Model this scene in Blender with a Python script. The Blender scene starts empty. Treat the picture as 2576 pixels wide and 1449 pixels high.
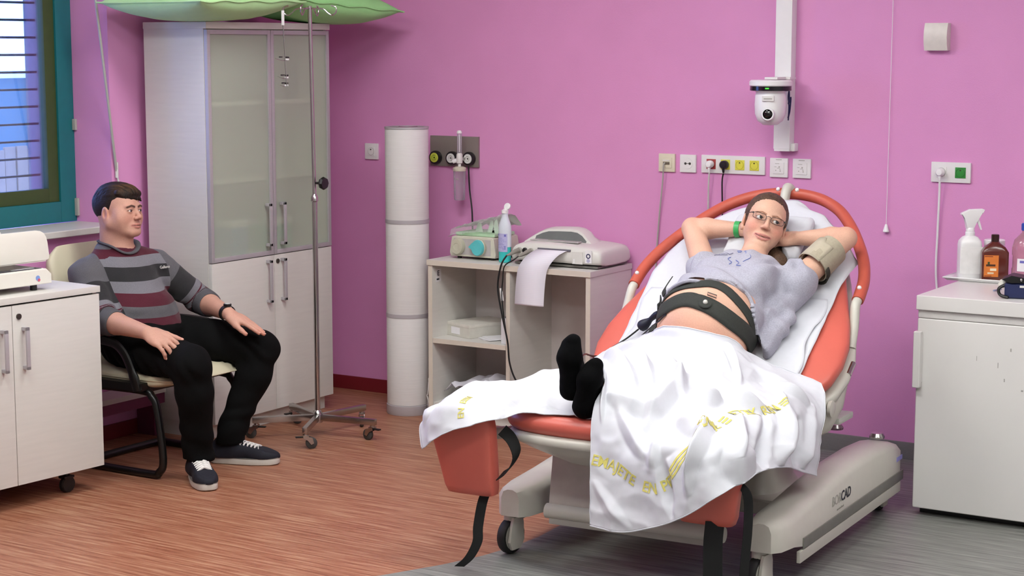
import bpy, bmesh, math, random
import numpy as np
from mathutils import Vector, Matrix, Euler, noise as mnoise

# ------------------------------------------------------------------ camera, world, light, exposure
scene = bpy.context.scene
COL = scene.collection
R = math.radians
CAM_H = 1.78
cam_data = bpy.data.cameras.new('camera')
cam_data.sensor_width = 36.0
cam_data.lens = 36.0 * 4500.0 / 2576.0
cam_data.clip_start = 0.05
cam = bpy.data.objects.new('camera', cam_data)
COL.objects.link(cam)
cam.location = (0, 0, CAM_H)
cam.rotation_euler = (R(90 - 7.713), 0, R(32.06))
scene.camera = cam

world = bpy.data.worlds.new('world')
scene.world = world
world.use_nodes = True
wbg = world.node_tree.nodes['Background']
wbg.inputs['Color'].default_value = (0.24, 0.37, 1.0, 1)
wbg.inputs['Strength'].default_value = 9.0

scene.view_settings.view_transform = 'Standard'
scene.view_settings.look = 'None'
scene.view_settings.gamma = 1.0
scene.view_settings.use_curve_mapping = False
scene.view_settings.exposure = 0.0
LAMP = 33.5          # emission of the ceiling panels

# ------------------------------------------------------------------ helpers
def lin(c):
    if isinstance(c, str):
        c = c.lstrip('#'); c = [int(c[i:i+2], 16) / 255 for i in (0, 2, 4)]
    return tuple((x / 12.92 if x <= .04045 else ((x + .055) / 1.055) ** 2.4) for x in c[:3]) + (1.0,)

MATS = {}
def mat(name, col, rough=.5, metal=0.0, var=.05, scale=30.0, bump=0.0, bscale=None, spec=.5, coat=0.0, stretch=None,
        trans=0.0, alpha=1.0, emit=None, estr=0.0, sheen=0.0, attr=None, sss=0.0):
    """procedural principled material: base colour with a fine noise variation"""
    if name in MATS: return MATS[name]
    m = bpy.data.materials.new(name); m.use_nodes = True
    nt = m.node_tree; N = nt.nodes; L = nt.links
    b = N['Principled BSDF']
    b.inputs['Roughness'].default_value = rough
    b.inputs['Metallic'].default_value = metal
    b.inputs['Specular IOR Level'].default_value = spec
    b.inputs['Coat Weight'].default_value = coat
    b.inputs['Transmission Weight'].default_value = trans
    b.inputs['Alpha'].default_value = alpha
    b.inputs['Sheen Weight'].default_value = sheen
    if sss:
        b.inputs['Subsurface Weight'].default_value = sss
        b.inputs['Subsurface Radius'].default_value = (.012, .005, .003)
        b.inputs['Subsurface Scale'].default_value = 1.0
    tc = N.new('ShaderNodeTexCoord'); mp = N.new('ShaderNodeMapping')
    L.new(tc.outputs['Object'], mp.inputs['Vector'])
    if stretch: mp.inputs['Scale'].default_value = stretch
    nz = N.new('ShaderNodeTexNoise'); nz.inputs['Scale'].default_value = scale; nz.inputs['Detail'].default_value = 4
    L.new(mp.outputs['Vector'], nz.inputs['Vector'])
    mx = N.new('ShaderNodeMix'); mx.data_type = 'RGBA'; mx.blend_type = 'MULTIPLY'
    mx.inputs['Factor'].default_value = 1.0
    rp = N.new('ShaderNodeMapRange'); rp.inputs['From Min'].default_value = .3; rp.inputs['From Max'].default_value = .7
    rp.inputs['To Min'].default_value = 1 - var; rp.inputs['To Max'].default_value = 1 + var
    L.new(nz.outputs['Fac'], rp.inputs['Value']); L.new(rp.outputs['Result'], mx.inputs['B'])
    if attr:
        at = N.new('ShaderNodeAttribute'); at.attribute_name = attr
        L.new(at.outputs['Color'], mx.inputs['A'])
    else:
        mx.inputs['A'].default_value = lin(col)
    L.new(mx.outputs['Result'], b.inputs['Base Color'])
    if bump:
        nb = N.new('ShaderNodeTexNoise'); nb.inputs['Scale'].default_value = bscale or scale * 3; nb.inputs['Detail'].default_value = 5
        L.new(mp.outputs['Vector'], nb.inputs['Vector'])
        bp = N.new('ShaderNodeBump'); bp.inputs['Strength'].default_value = bump; bp.inputs['Distance'].default_value = .002
        L.new(nb.outputs['Fac'], bp.inputs['Height']); L.new(bp.outputs['Normal'], b.inputs['Normal'])
    if emit:
        b.inputs['Emission Color'].default_value = lin(emit); b.inputs['Emission Strength'].default_value = estr
    MATS[name] = m
    return m

def clear_mat(name, col, mixin=.12, rough=.05, milky=True):
    """clear plastic / thin glass: see-through with a glossy skin"""
    m = bpy.data.materials.new(name); m.use_nodes = True
    nt = m.node_tree; N = nt.nodes; L = nt.links
    N.remove(N['Principled BSDF']); out = N['Material Output']
    tr = N.new('ShaderNodeBsdfTransparent'); tr.inputs['Color'].default_value = lin(col)
    gl = N.new('ShaderNodeBsdfPrincipled' if milky else 'ShaderNodeBsdfGlossy'); gl.inputs['Roughness'].default_value = rough
    if milky: gl.inputs['Base Color'].default_value = lin(col)
    fr = N.new('ShaderNodeFresnel'); fr.inputs['IOR'].default_value = 1.45
    nz = N.new('ShaderNodeTexNoise'); nz.inputs['Scale'].default_value = 25
    md = N.new('ShaderNodeMath'); md.operation = 'MULTIPLY_ADD'; md.inputs[1].default_value = mixin * .3; md.inputs[2].default_value = mixin
    L.new(nz.outputs['Fac'], md.inputs[0])
    ad = N.new('ShaderNodeMath'); ad.operation = 'ADD'; ad.use_clamp = True
    L.new(fr.outputs['Fac'], ad.inputs[0]); L.new(md.outputs[0], ad.inputs[1])
    ms = N.new('ShaderNodeMixShader'); L.new(ad.outputs[0], ms.inputs['Fac'])
    L.new(tr.outputs[0], ms.inputs[1]); L.new(gl.outputs[0], ms.inputs[2]); L.new(ms.outputs[0], out.inputs['Surface'])
    MATS[name] = m
    return m

def V(*a): return Vector(a)

class MB:
    """collects shapes into one mesh"""
    def __init__(s): s.bm = bmesh.new()
    def _bev(s, verts, bev, seg=2):
        es = set(e for v in verts for e in v.link_edges)
        if bev > 0: bmesh.ops.bevel(s.bm, geom=list(es), offset=bev, segments=seg, profile=.7, affect='EDGES', clamp_overlap=True)
    def box(s, x0, x1, y0, y1, z0, z1, bev=0, seg=2, mtx=None):
        m = Matrix.Translation(((x0+x1)/2, (y0+y1)/2, (z0+z1)/2)) @ Matrix.Diagonal((x1-x0, y1-y0, z1-z0, 1))
        if mtx is not None: m = mtx @ m
        r = bmesh.ops.create_cube(s.bm, size=1.0, matrix=m)
        s._bev(r['verts'], bev, seg); return s
    def prism(s, poly, a, b, mtx=None, bev=0, seg=2):
        """polygon (u,v) extruded from a to b along w; mtx maps (u,v,w)"""
        mtx = mtx or Matrix.Identity(4)
        v0 = [s.bm.verts.new(mtx @ V(u, v, a)) for u, v in poly]
        v1 = [s.bm.verts.new(mtx @ V(u, v, b)) for u, v in poly]
        n = len(poly)
        f = [s.bm.faces.new(v0[::-1]), s.bm.faces.new(v1)]
        for i in range(n): f.append(s.bm.faces.new((v0[i], v0[(i+1) % n], v1[(i+1) % n], v1[i])))
        if bev: bmesh.ops.bevel(s.bm, geom=list(set(f[0].edges) | set(f[1].edges)), offset=bev, segments=seg, profile=.7, affect='EDGES', clamp_overlap=True)
        return s
    def ring(s, c, u, v, r, n, r2=None):
        return [s.bm.verts.new(c + u * (r * math.cos(2*math.pi*i/n)) + v * ((r2 or r) * math.sin(2*math.pi*i/n))) for i in range(n)]
    def bridge(s, a, b):
        n = len(a)
        for i in range(n): s.bm.faces.new((a[i], a[(i+1) % n], b[(i+1) % n], b[i]))
    def cyl(s, p0, p1, r0, r1=None, n=20, caps=True):
        return s.tube([p0, p1], [r0, r0 if r1 is None else r1], n, caps=caps)
    def tube(s, path, r, n=12, caps=True, closed=False, flat=None):
        path = [Vector(p) for p in path]; m = len(path)
        rs = r if isinstance(r, (list, tuple)) else [r] * m
        rings = []; up = None
        for i, p in enumerate(path):
            if closed: t = (path[(i+1) % m] - path[i-1])
            else: t = path[min(i+1, m-1)] - path[max(i-1, 0)]
            t.normalize()
            if up is None:
                up = V(0, 0, 1) if abs(t.z) < .9 else V(1, 0, 0)
            u = up - t * up.dot(t)
            if u.length < 1e-5: u = t.orthogonal()
            u.normalize(); up = u; w = t.cross(u)
            rings.append(s.ring(p, u, w, rs[i], n, rs[i] * flat if flat else None))
        for i in range(m - 1): s.bridge(rings[i], rings[i+1])
        if closed: s.bridge(rings[-1], rings[0])
        elif caps:
            s.bm.faces.new(rings[0][::-1]); s.bm.faces.new(rings[-1])
        return s
    def lathe(s, prof, n=32, o=(0, 0, 0), mtx=None):
        """profile [(r,z)...] spun about z at o"""
        o = Vector(o); mtx = mtx or Matrix.Identity(4)
        rings = []
        for r, z in prof:
            if r < 1e-6: rings.append([s.bm.verts.new(mtx @ (o + V(0, 0, z)))])
            else: rings.append([s.bm.verts.new(mtx @ (o + V(r*math.cos(2*math.pi*i/n), r*math.sin(2*math.pi*i/n), z))) for i in range(n)])
        for a, b in zip(rings, rings[1:]):
            if len(a) == 1 and len(b) == 1: continue
            for i in range(n):
                if len(a) == 1: s.bm.faces.new((a[0], b[(i+1) % n], b[i]))
                elif len(b) == 1: s.bm.faces.new((a[i], a[(i+1) % n], b[0]))
                else: s.bm.faces.new((a[i], a[(i+1) % n], b[(i+1) % n], b[i]))
        return s
    def loft(s, secs, caps=True, closed=True):
        rings = [[s.bm.verts.new(Vector(p)) for p in sec] for sec in secs]
        for a, b in zip(rings, rings[1:]):
            n = len(a)
            for i in range(n if closed else n - 1): s.bm.faces.new((a[i], a[(i+1) % n], b[(i+1) % n], b[i]))
        if caps and closed:
            s.bm.faces.new(rings[0][::-1]); s.bm.faces.new(rings[-1])
        return s
    def grid(s, P, closed_u=False):
        """P: array [nu][nv] of points, an open sheet"""
        g = [[s.bm.verts.new(Vector(p)) for p in row] for row in P]
        for i in range(len(g) - 1):
            for j in range(len(g[0]) - 1): s.bm.faces.new((g[i][j], g[i+1][j], g[i+1][j+1], g[i][j+1]))
        return s
    def sphere(s, c, r, n=16, sc=(1, 1, 1), mtx=None):
        m = Matrix.Translation(c) @ (mtx or Matrix.Identity(4)) @ Matrix.Diagonal((r*sc[0], r*sc[1], r*sc[2], 1))
        bmesh.ops.create_uvsphere(s.bm, u_segments=n, v_segments=max(6, n // 2), radius=1, matrix=m); return s
    def strip(s, path, side, thick=.002):
        """flat strap: centre path with half-width vectors"""
        a, b = [], []
        for p, d in zip(path, side):
            p = Vector(p); d = Vector(d); a.append(p + d); b.append(p - d)
        secs = []
        for i, p in enumerate(path):
            t = Vector(path[min(i+1, len(path)-1)]) - Vector(path[max(i-1, 0)])
            nn = t.cross(Vector(side[i])).normalized() * thick / 2
            secs.append([a[i] + nn, b[i] + nn, b[i] - nn, a[i] - nn])
        return s.loft(secs)
    def xf(s, m):
        bmesh.ops.transform(s.bm, matrix=m, verts=s.bm.verts); return s
    def build(s, name, material, parent=None, ang=38, subsurf=0, solid=0, normals=True):
        if normals: bmesh.ops.recalc_face_normals(s.bm, faces=s.bm.faces)
        me = bpy.data.meshes.new(name); s.bm.to_mesh(me); s.bm.free()
        me.shade_smooth(); me.set_sharp_from_angle(angle=R(ang))
        o = bpy.data.objects.new(name, me); COL.objects.link(o)
        if material: me.materials.append(material)
        if parent: o.parent = parent
        if solid:
            md = o.modifiers.new('thickness', 'SOLIDIFY'); md.thickness = solid; md.offset = 0
        if subsurf:
            md = o.modifiers.new('smooth', 'SUBSURF'); md.levels = subsurf; md.render_levels = subsurf
        return o

def tag(o, label=None, cat=None, group=None, kind=None):
    if label: o['label'] = label
    if cat: o['category'] = cat
    if group: o['group'] = group
    if kind: o['kind'] = kind
    return o
def thing(name, label, cat, loc=(0, 0, 0), rotz=0, group=None):
    o = bpy.data.objects.new(name, None); COL.objects.link(o); o.empty_display_size = .1
    o.location = loc; o.rotation_euler = (0, 0, rotz)
    return tag(o, label, cat, group)
def dup(o, parent, loc=None, rot=None):
    c = o.copy(); COL.objects.link(c); c.parent = parent
    if loc is not None: c.location = loc
    if rot is not None: c.rotation_euler = rot
    for ch in list(o.children): dup(ch, c)
    return c
def dup_thing(o, loc, rotz=None, label=None):
    c = o.copy(); COL.objects.link(c); c.location = loc
    if rotz is not None: c.rotation_euler = (0, 0, rotz)
    if label: c['label'] = label
    for ch in list(o.children): dup(ch, c)
    return c
def spline(pts, n=8, closed=False):
    """Catmull-Rom through points"""
    P = [Vector(p) for p in pts]; m = len(P); out = []
    for i in range(m if closed else m - 1):
        if closed: a, b, c, d = P[i-1], P[i], P[(i+1) % m], P[(i+2) % m]
        else: a, b, c, d = P[max(i-1, 0)], P[i], P[i+1], P[min(i+2, m-1)]
        for k in range(n):
            t = k / n
            out.append(.5 * ((2*b) + (c-a)*t + (2*a-5*b+4*c-d)*t*t + (3*b-a-3*c+d)*t*t*t))
    if not closed: out.append(P[-1])
    return out
def text_mesh(txt, size, extrude=.0004, bold=False, align='CENTER'):
    cu = bpy.data.curves.new('lettering', 'FONT'); cu.body = txt; cu.size = size; cu.extrude = extrude
    cu.align_x = align; cu.align_y = 'CENTER'; cu.resolution_u = 3
    if bold: cu.offset = size * .02
    o = bpy.data.objects.new('lettering', cu); COL.objects.link(o)
    dg = bpy.context.evaluated_depsgraph_get(); me = bpy.data.meshes.new_from_object(o.evaluated_get(dg))
    bpy.data.objects.remove(o); bpy.data.curves.remove(cu)
    return me
def lettering(txt, size, mtx, material, parent, name='lettering', extrude=.0004, bold=False, align='CENTER'):
    me = text_mesh(txt, size, extrude, bold, align); me.transform(mtx); me.materials.append(material); me.name = name
    o = bpy.data.objects.new(name, me); COL.objects.link(o); o.parent = parent
    return o
def wall_face(x, y, z):      # frame for something on the back wall: u right, v up, w out of the wall
    return Matrix(((1, 0, 0, x), (0, 0, -1, y), (0, 1, 0, z), (0, 0, 0, 1)))

# ------------------------------------------------------------------ materials
WALL = mat('pink_paint', '#DC94C7', .6, var=.03, scale=3, bump=.25, bscale=260)
WHITEP = mat('white_paint', '#E4E2DC', .6, var=.02, scale=4)
LAM = mat('white_laminate', '#D5D1CC', .42, var=.025, scale=6, stretch=(1, 1, 12))
LAMEDGE = mat('cream_edge_band', '#D6CBBE', .5, var=.02)
PLAST = mat('white_plastic', '#DEDBD8', .35, var=.015)
PLASTW = mat('bright_white_plastic', '#EDECEC', .3, var=.01)
BEIGE = mat('beige_plastic', '#D3CDB9', .42, var=.02)
GREYPL = mat('grey_plastic', '#A9A69E', .45, var=.02)
BLACK = mat('black_plastic', '#121213', .4, var=.05)
RUBBER = mat('black_rubber', '#1A1A1B', .65, var=.08)
CHROME = mat('chrome_steel', '#B9B6B4', .22, metal=1, var=.03)
ALU = mat('brushed_aluminium', '#B5AFB4', .45, metal=.25, var=.04, stretch=(1, 1, 30))
STEEL = mat('brushed_steel_plate', '#8E857F', .38, metal=.35, var=.08, scale=60, stretch=(40, 1, 1))
REDV = mat('coral_red_vinyl', '#CC6254', .38, var=.03, scale=9, bump=.12, bscale=400)
BEDW = mat('ivory_enamel', '#C6C2B8', .36, var=.015)
STRAP = mat('black_webbing', '#0C0C0D', .8, var=.1, scale=200)
SHEET = mat('white_cotton', '#CDCDD4', .85, var=.015, scale=60, bump=.06, bscale=500)
FRIDGE = mat('white_enamel', '#DCD8D6', .36, var=.012, scale=5)
PAPER = mat('white_paper', '#E9E6EA', .8, var=.015)
NAVY = mat('navy_nylon', '#16204E', .6, var=.08)

def floor_mat(name, c1, c2, c3):
    m = bpy.data.materials.new(name); m.use_nodes = True
    nt = m.node_tree; N = nt.nodes; L = nt.links; b = N['Principled BSDF']
    tc = N.new('ShaderNodeTexCoord'); mp = N.new('ShaderNodeMapping'); mp.inputs['Scale'].default_value = (1.6, 34, 1); mp.inputs['Rotation'].default_value = (0, 0, .03)
    L.new(tc.outputs['Object'], mp.inputs['Vector'])
    n1 = N.new('ShaderNodeTexNoise'); n1.inputs['Scale'].default_value = 2.2; n1.inputs['Detail'].default_value = 6; n1.inputs['Roughness'].default_value = .62
    L.new(mp.outputs['Vector'], n1.inputs['Vector'])
    cr = N.new('ShaderNodeValToRGB'); e = cr.color_ramp.elements
    e[0].position = .36; e[0].color = lin(c1); e[1].position = .68; e[1].color = lin(c3)
    x = cr.color_ramp.elements.new(.5); x.color = lin(c2)
    L.new(n1.outputs['Fac'], cr.inputs['Fac'])
    n2 = N.new('ShaderNodeTexNoise'); n2.inputs['Scale'].default_value = 1.1; L.new(tc.outputs['Object'], n2.inputs['Vector'])
    mr = N.new('ShaderNodeMapRange'); mr.inputs['To Min'].default_value = .9; mr.inputs['To Max'].default_value = 1.1; L.new(n2.outputs['Fac'], mr.inputs['Value'])
    mx = N.new('ShaderNodeMix'); mx.data_type = 'RGBA'; mx.blend_type = 'MULTIPLY'; mx.inputs['Factor'].default_value = 1
    L.new(cr.outputs['Color'], mx.inputs['A']); L.new(mr.outputs['Result'], mx.inputs['B']); L.new(mx.outputs['Result'], b.inputs['Base Color'])
    b.inputs['Roughness'].default_value = .42; b.inputs['Specular IOR Level'].default_value = .35
    return m
FLOORR = floor_mat('red_wood_linoleum', '#814D38', '#9B664E', '#B48C70')
FLOORG = floor_mat('grey_wood_linoleum', '#646461', '#7D7D79', '#989792')
SKIRTR = mat('dark_red_skirting', '#7C1F28', .45, var=.06, stretch=(3, 1, 30))
SKIRTG = mat('grey_skirting', '#7D7B79', .45, var=.08, stretch=(3, 1, 30))

# ------------------------------------------------------------------ the room
XL, XR, YB, YF, ZC = -5.80, 1.7, 7.36, -1.7, 2.95
def struct(name, mb, m, parent=None):
    o = mb.build(name, m, parent)
    if parent is None: o['kind'] = 'structure'
    return o
edge = [(-4.95, 3.4), (-4.35, 3.95), (-3.9, 4.3), (-3.66, 4.53), (-3.497, 4.751), (-3.394, 4.965), (-3.335, 5.13), (-3.303, 5.298), (-3.295, 5.45), (-3.307, 5.605), (-3.32, 5.9), (-3.33, 6.4), (-3.33, YB)]
fb = MB(); fb.bm.faces.new([fb.bm.verts.new((x, y, 0)) for x, y in ([(XL - .5, YF), (-4.95, YF)] + edge + [(XL - .5, YB)])])
floor = struct('floor', fb, FLOORR)
fg = MB(); fg.bm.faces.new([fg.bm.verts.new((x, y, 0)) for x, y in ([(-4.95, YF), (XR, YF), (XR, YB)] + edge[::-1])])
struct('floor_grey', fg, FLOORG)
tag(bpy.data.objects['floor'], 'red-brown streaked linoleum floor under chair and drip stand'); tag(bpy.data.objects['floor_grey'], 'grey streaked linoleum floor under the delivery bed')
struct('wall_back', MB().box(XL - .45, XR + .1, YB, YB + .12, 0, ZC), WALL)
struct('wall_right', MB().box(XR, XR + .1, YF, YB, 0, ZC), WHITEP)
struct('wall_front', MB().box(XL - .45, XR + .1, YF - .1, YF, 0, ZC), WHITEP)
struct('ceiling', MB().box(XL - .5, XR + .1, YF - .1, YB + .12, ZC, ZC + .1), WHITEP)
W0, W1, WZ0, WZ1 = 4.35, 5.865, .985, 2.30
wl = MB()
wl.box(XL - .45, XL, YF, W0, 0, ZC); wl.box(XL - .45, XL, W1, YB, 0, ZC)
wl.box(XL - .45, XL, W0, W1, 0, WZ0 - .03); wl.box(XL - .45, XL, W0, W1, WZ1, ZC)
struct('wall_left', wl, WALL)
struct('baseboard_back', MB().box(XL, -3.33, YB - .012, YB, 0, .07, .003), SKIRTR)
struct('baseboard_right', MB().box(-3.33, XR, YB - .012, YB, 0, .075, .003), SKIRTG)
struct('baseboard_left', MB().box(XL, XL + .012, YF, YB - .012, 0, .07, .003), SKIRTR)
# window sill and window
SILL = mat('white_window_sill', '#C9C4BE', .35, var=.02)
struct('trim_1', MB().box(XL - .22, XL + .06, W0 - .05, W1 - .002, WZ0 - .03, WZ0, .008, 3), SILL)
tag(bpy.data.objects['trim_1'], 'white window sill board behind the seated visitor')
TEAL = mat('teal_window_frame', '#126A70', .4, var=.04); OLIVE = mat('dark_olive_sash', '#3B4A22', .5, var=.05)
win = bpy.data.objects.new('window_1', None); COL.objects.link(win); win['kind'] = 'structure'
win['label'] = 'teal framed window with bars outside'
def frame_rect(mb, xa, xb, y0, y1, z0, z1, w, bev=.004):
    mb.box(xa, xb, y0, y0 + w, z0, z1, bev); mb.box(xa, xb, y1 - w, y1, z0, z1, bev)
    mb.box(xa, xb, y0 + w, y1 - w, z0, z0 + w, bev); mb.box(xa, xb, y0 + w, y1 - w, z1 - w, z1, bev)
    return mb
frame_rect(MB(), XL - .29, XL - .225, W0, W1, WZ0, WZ1, .095).build('window_frame', TEAL, win)
frame_rect(MB(), XL - .275, XL - .235, W0 + .095, W1 - .095, WZ0 + .095, WZ1 - .095, .062).build('sash', OLIVE, win)
PANE = clear_mat('window_glass', '#F2F6FA', .03, .02, False)
MB().box(XL - .258, XL - .252, W0 + .15, W1 - .15, WZ0 + .15, WZ1 - .15).build('pane', PANE, win)
hg = MB()
MB().box(XL - .225, XL - .205, W1 - .014, W1 - .001, 1.40, 1.45, .003).build('hinge', GREYPL, win)
MB().box(XL - .225, XL - .205, W1 - .014, W1 - .001, 1.01, 1.09, .003).build('hinge', GREYPL, win)
BAR = mat('blue_grey_steel_bar', '#26263A', .45, var=.05)
for i in range(15):
    z = WZ0 + .13 + i * .078
    b0 = MB().cyl((XL - .40, W0 - .0, z), (XL - .40, W1 - .02, z), .0055, n=8).build('window_bar', BAR, win)
for y in (4.55, 4.95, 5.35, 5.56):
    MB().cyl((XL - .41, y, WZ0 + .02), (XL - .41, y, WZ1), .008, n=8).build('upright_bar', BAR, win)
struct('trim_2', MB().box(XL - .47, XL - .34, W1 - .055, W1 - .002, WZ0, WZ1, .004), mat('outside_jamb', '#655A5D', .6))
tag(bpy.data.objects['trim_2'], 'pale outside jamb of the window')
# what the window looks out on
BLUEB = mat('blue_facade', '#46696C', .7, var=.06, scale=2); BROWNB = mat('grey_plank_fence', '#8A785E', .8, var=.12, scale=6)
ob = thing('neighbouring_building', 'blue painted building seen through the barred window', 'building', (-15.5, 13.0, 0))
MB().box(-.6, 0, -6, 6, -6, 1.42).build('facade', BLUEB, ob)
MB().box(-.65, .06, -6, 6, 1.42, 1.50, .01).build('roof_edge', mat('pale_roof_edge', '#DDE4F0', .6), ob)
for i in range(12):
    MB().box(.0, .05, -5.6 + i, -5.52 + i, -6, 1.42).build('pilaster', mat('blue_pilaster', '#3C5C60', .7), ob)
of = thing('plank_fence', 'weathered grey plank fence beyond the window', 'fence', (-12.0, 10.6, 0))
pl0 = None
for i in range(40):
    h = .93 + .02 * math.sin(i * 2.3)
    if pl0 is None: pl0 = MB().box(-.012, .012, -.06, .06, -4, .9, .004).build('plank', BROWNB, of); pl0.location = (0, -2.6, 0)
    else:
        o = dup(pl0, of, (0.01 * (i % 2), -2.6 + i * .132, .02 * math.sin(i * 2.3)))
for z in (.2, .75): MB().box(-.06, -.02, -2.7, 2.7, z - .04, z + .04, .004).build('rail', BROWNB, of)

# ceiling luminaires (the room's light)
DIFF = mat('lamp_diffuser', '#FFF9F2', .5, emit='#F8FCF8', estr=LAMP)
def luminaire(x, y, lab, rz=0):
    t = thing('ceiling_light', lab, 'ceiling light', (x, y, ZC - .07), rz, 'ceiling lights')
    MB().box(-.64, .64, -.17, .17, .012, .07, .01).build('housing', PLASTW, t)
    MB().box(-.61, .61, -.145, .145, 0, .012, .004).build('diffuser', DIFF, t)
luminaire(-3.9, 5.3, 'white ceiling luminaire above the floor lamp'); luminaire(-4.4, 3.6, 'white ceiling luminaire above the red floor')
luminaire(-2.3, 4.6, 'white ceiling luminaire above the delivery bed'); luminaire(-2.2, 2.9, 'white ceiling luminaire before the bed')
luminaire(-.4, 5.0, 'white ceiling luminaire beyond the fridge'); luminaire(-.2, 2.2, 'white ceiling luminaire over the doorway side')
# ------------------------------------------------------------------ furniture on the left
def bow_handle(h=.16, d=.026, r=.006, material=None, parent=None, loc=(0, 0, 0), name='handle'):
    """flat bar pull handle standing off a door whose face looks along +x"""
    mb = MB()
    mb.box(d - .008, d, -.008, .008, -h/2, h/2, .002)
    mb.box(0, d, -.008, .008, h/2 - .014, h/2, .002); mb.box(0, d, -.008, .008, -h/2, -h/2 + .014, .002)
    o = mb.build(name, material or ALU, parent); o.location = loc
    return o
# tall cabinet: front looks along +x
CX0, CX1, CY0, CY1, CZ = XL + .06, -5.385, 6.03, 6.905, 1.885
tc_ = thing('tall_cabinet', 'tall white cabinet with frosted glass upper doors in the corner', 'cabinet', (CX0, CY0, 0))
D, Wd = CX1 - CX0, CY1 - CY0
b = MB()
b.box(0, D, 0, .02, .07, CZ - .03); b.box(0, D, Wd - .02, Wd, .07, CZ - .03); b.box(0, .012, .02, Wd - .02, .07, CZ - .03)
b.box(.012, D, .02, Wd - .02, .07, .09); b.box(.012, D, .02, Wd - .02, .79, .81)
b.build('body', LAM, tc_)
MB().box(-.0, D + .022, -.004, Wd + .004, CZ - .03, CZ, .002).build('top_panel', LAM, tc_)
MB().box(.02, D - .03, .01, Wd - .01, 0, .07).build('plinth', LAM, tc_)
for z in (1.16, 1.51): MB().box(.014, D - .02, .021, Wd - .021, z, z + .018, .001).build('shelf', LAM, tc_)
FROST = bpy.data.materials.new('frosted_glass'); FROST.use_nodes = True
_n = FROST.node_tree.nodes; _l = FROST.node_tree.links; _b = _n['Principled BSDF']
_tl = _n.new('ShaderNodeBsdfTranslucent'); _tl.inputs['Color'].default_value = lin('#A9B0A0')
_tr = _n.new('ShaderNodeBsdfTransparent'); _tr.inputs['Color'].default_value = lin('#F2F6EE')
_nz = _n.new('ShaderNodeTexNoise'); _nz.inputs['Scale'].default_value = 500
_mp = _n.new('ShaderNodeMapRange'); _mp.inputs['To Min'].default_value = .28; _mp.inputs['To Max'].default_value = .36; _l.new(_nz.outputs['Fac'], _mp.inputs['Value']); _l.new(_mp.outputs['Result'], _b.inputs['Roughness'])
_b.inputs['Base Color'].default_value = lin('#DDE1D6'); _b.inputs['Roughness'].default_value = .3
_m1 = _n.new('ShaderNodeMixShader'); _m1.inputs['Fac'].default_value = .36; _l.new(_tr.outputs[0], _m1.inputs[1]); _l.new(_b.outputs[0], _m1.inputs[2])
_l.new(_m1.outputs[0], _n['Material Output'].inputs['Surface'])
hw = Wd / 2
for k in (0, 1):
    y0, y1 = (.002, hw - .0015) if k == 0 else (hw + .0015, Wd - .002)
    z0, z1 = .812, CZ - .034
    dr = bpy.data.objects.new('glass_door', None); COL.objects.link(dr); dr.parent = tc_
    f = MB(); x0, x1 = D + .001, D + .021; w = .02
    f.box(x0, x1, y0, y0 + w, z0, z1, .0015); f.box(x0, x1, y1 - w, y1, z0, z1, .0015)
    f.box(x0, x1, y0 + w, y1 - w, z0, z0 + w, .0015); f.box(x0, x1, y0 + w, y1 - w, z1 - w, z1, .0015)
    f.build('door_frame', ALU, dr)
    MB().box(D + .009, D + .013, y0 + w, y1 - w, z0 + w, z1 - w).build('frosted_pane', FROST, dr)
    yh = hw - .052 if k == 0 else hw + .052
    bow_handle(.20, .03, material=ALU, parent=dr, loc=(D + .021, yh, .955))
    d2 = MB().box(D + .001, D + .019, y0, y1, .074, .808, .0015).build('lower_door', LAM, tc_)
    bow_handle(.20, .03, material=ALU, parent=d2, loc=(D + .019, yh, .69))
    if k == 1: MB().cyl((D + .019, y0 + .022, .778), (D + .024, y0 + .022, .778), .011, n=20).build('lock', mat('dark_lock', '#5A554F', .35, metal=.8), d2)
# things standing inside behind the frosted doors
for (y, z, w, h, d, c, nm, lab) in ((.33, .812, .11, .16, .12, '#5F8FC0', 'supply_box', 'blue box blurred behind the frosted door, bottom shelf'),
                             (.62, .812, .16, .15, .14, '#5FB79A', 'supply_box', 'green box blurred behind the frosted door, bottom shelf'),
                             (.76, 1.53, .07, .17, .1, '#4B5048', 'supply_box', 'dark box blurred behind the frosted door, top shelf')):
    t = MB().box(-d/2, d/2, -w/2, w/2, 0, h, .006).build(nm, mat('box_' + c, c, .6), None)
    t.location = (CX0 + .2, CY0 + y, z); tag(t, lab, 'box', 'boxes in the tall cabinet')
    if z < 1.5: MB().box(-d/2 - .002, d/2 + .002, -w/2 - .002, w/2 + .002, h - .03, h + .003, .003).build('lid', PLASTW, t)

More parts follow.
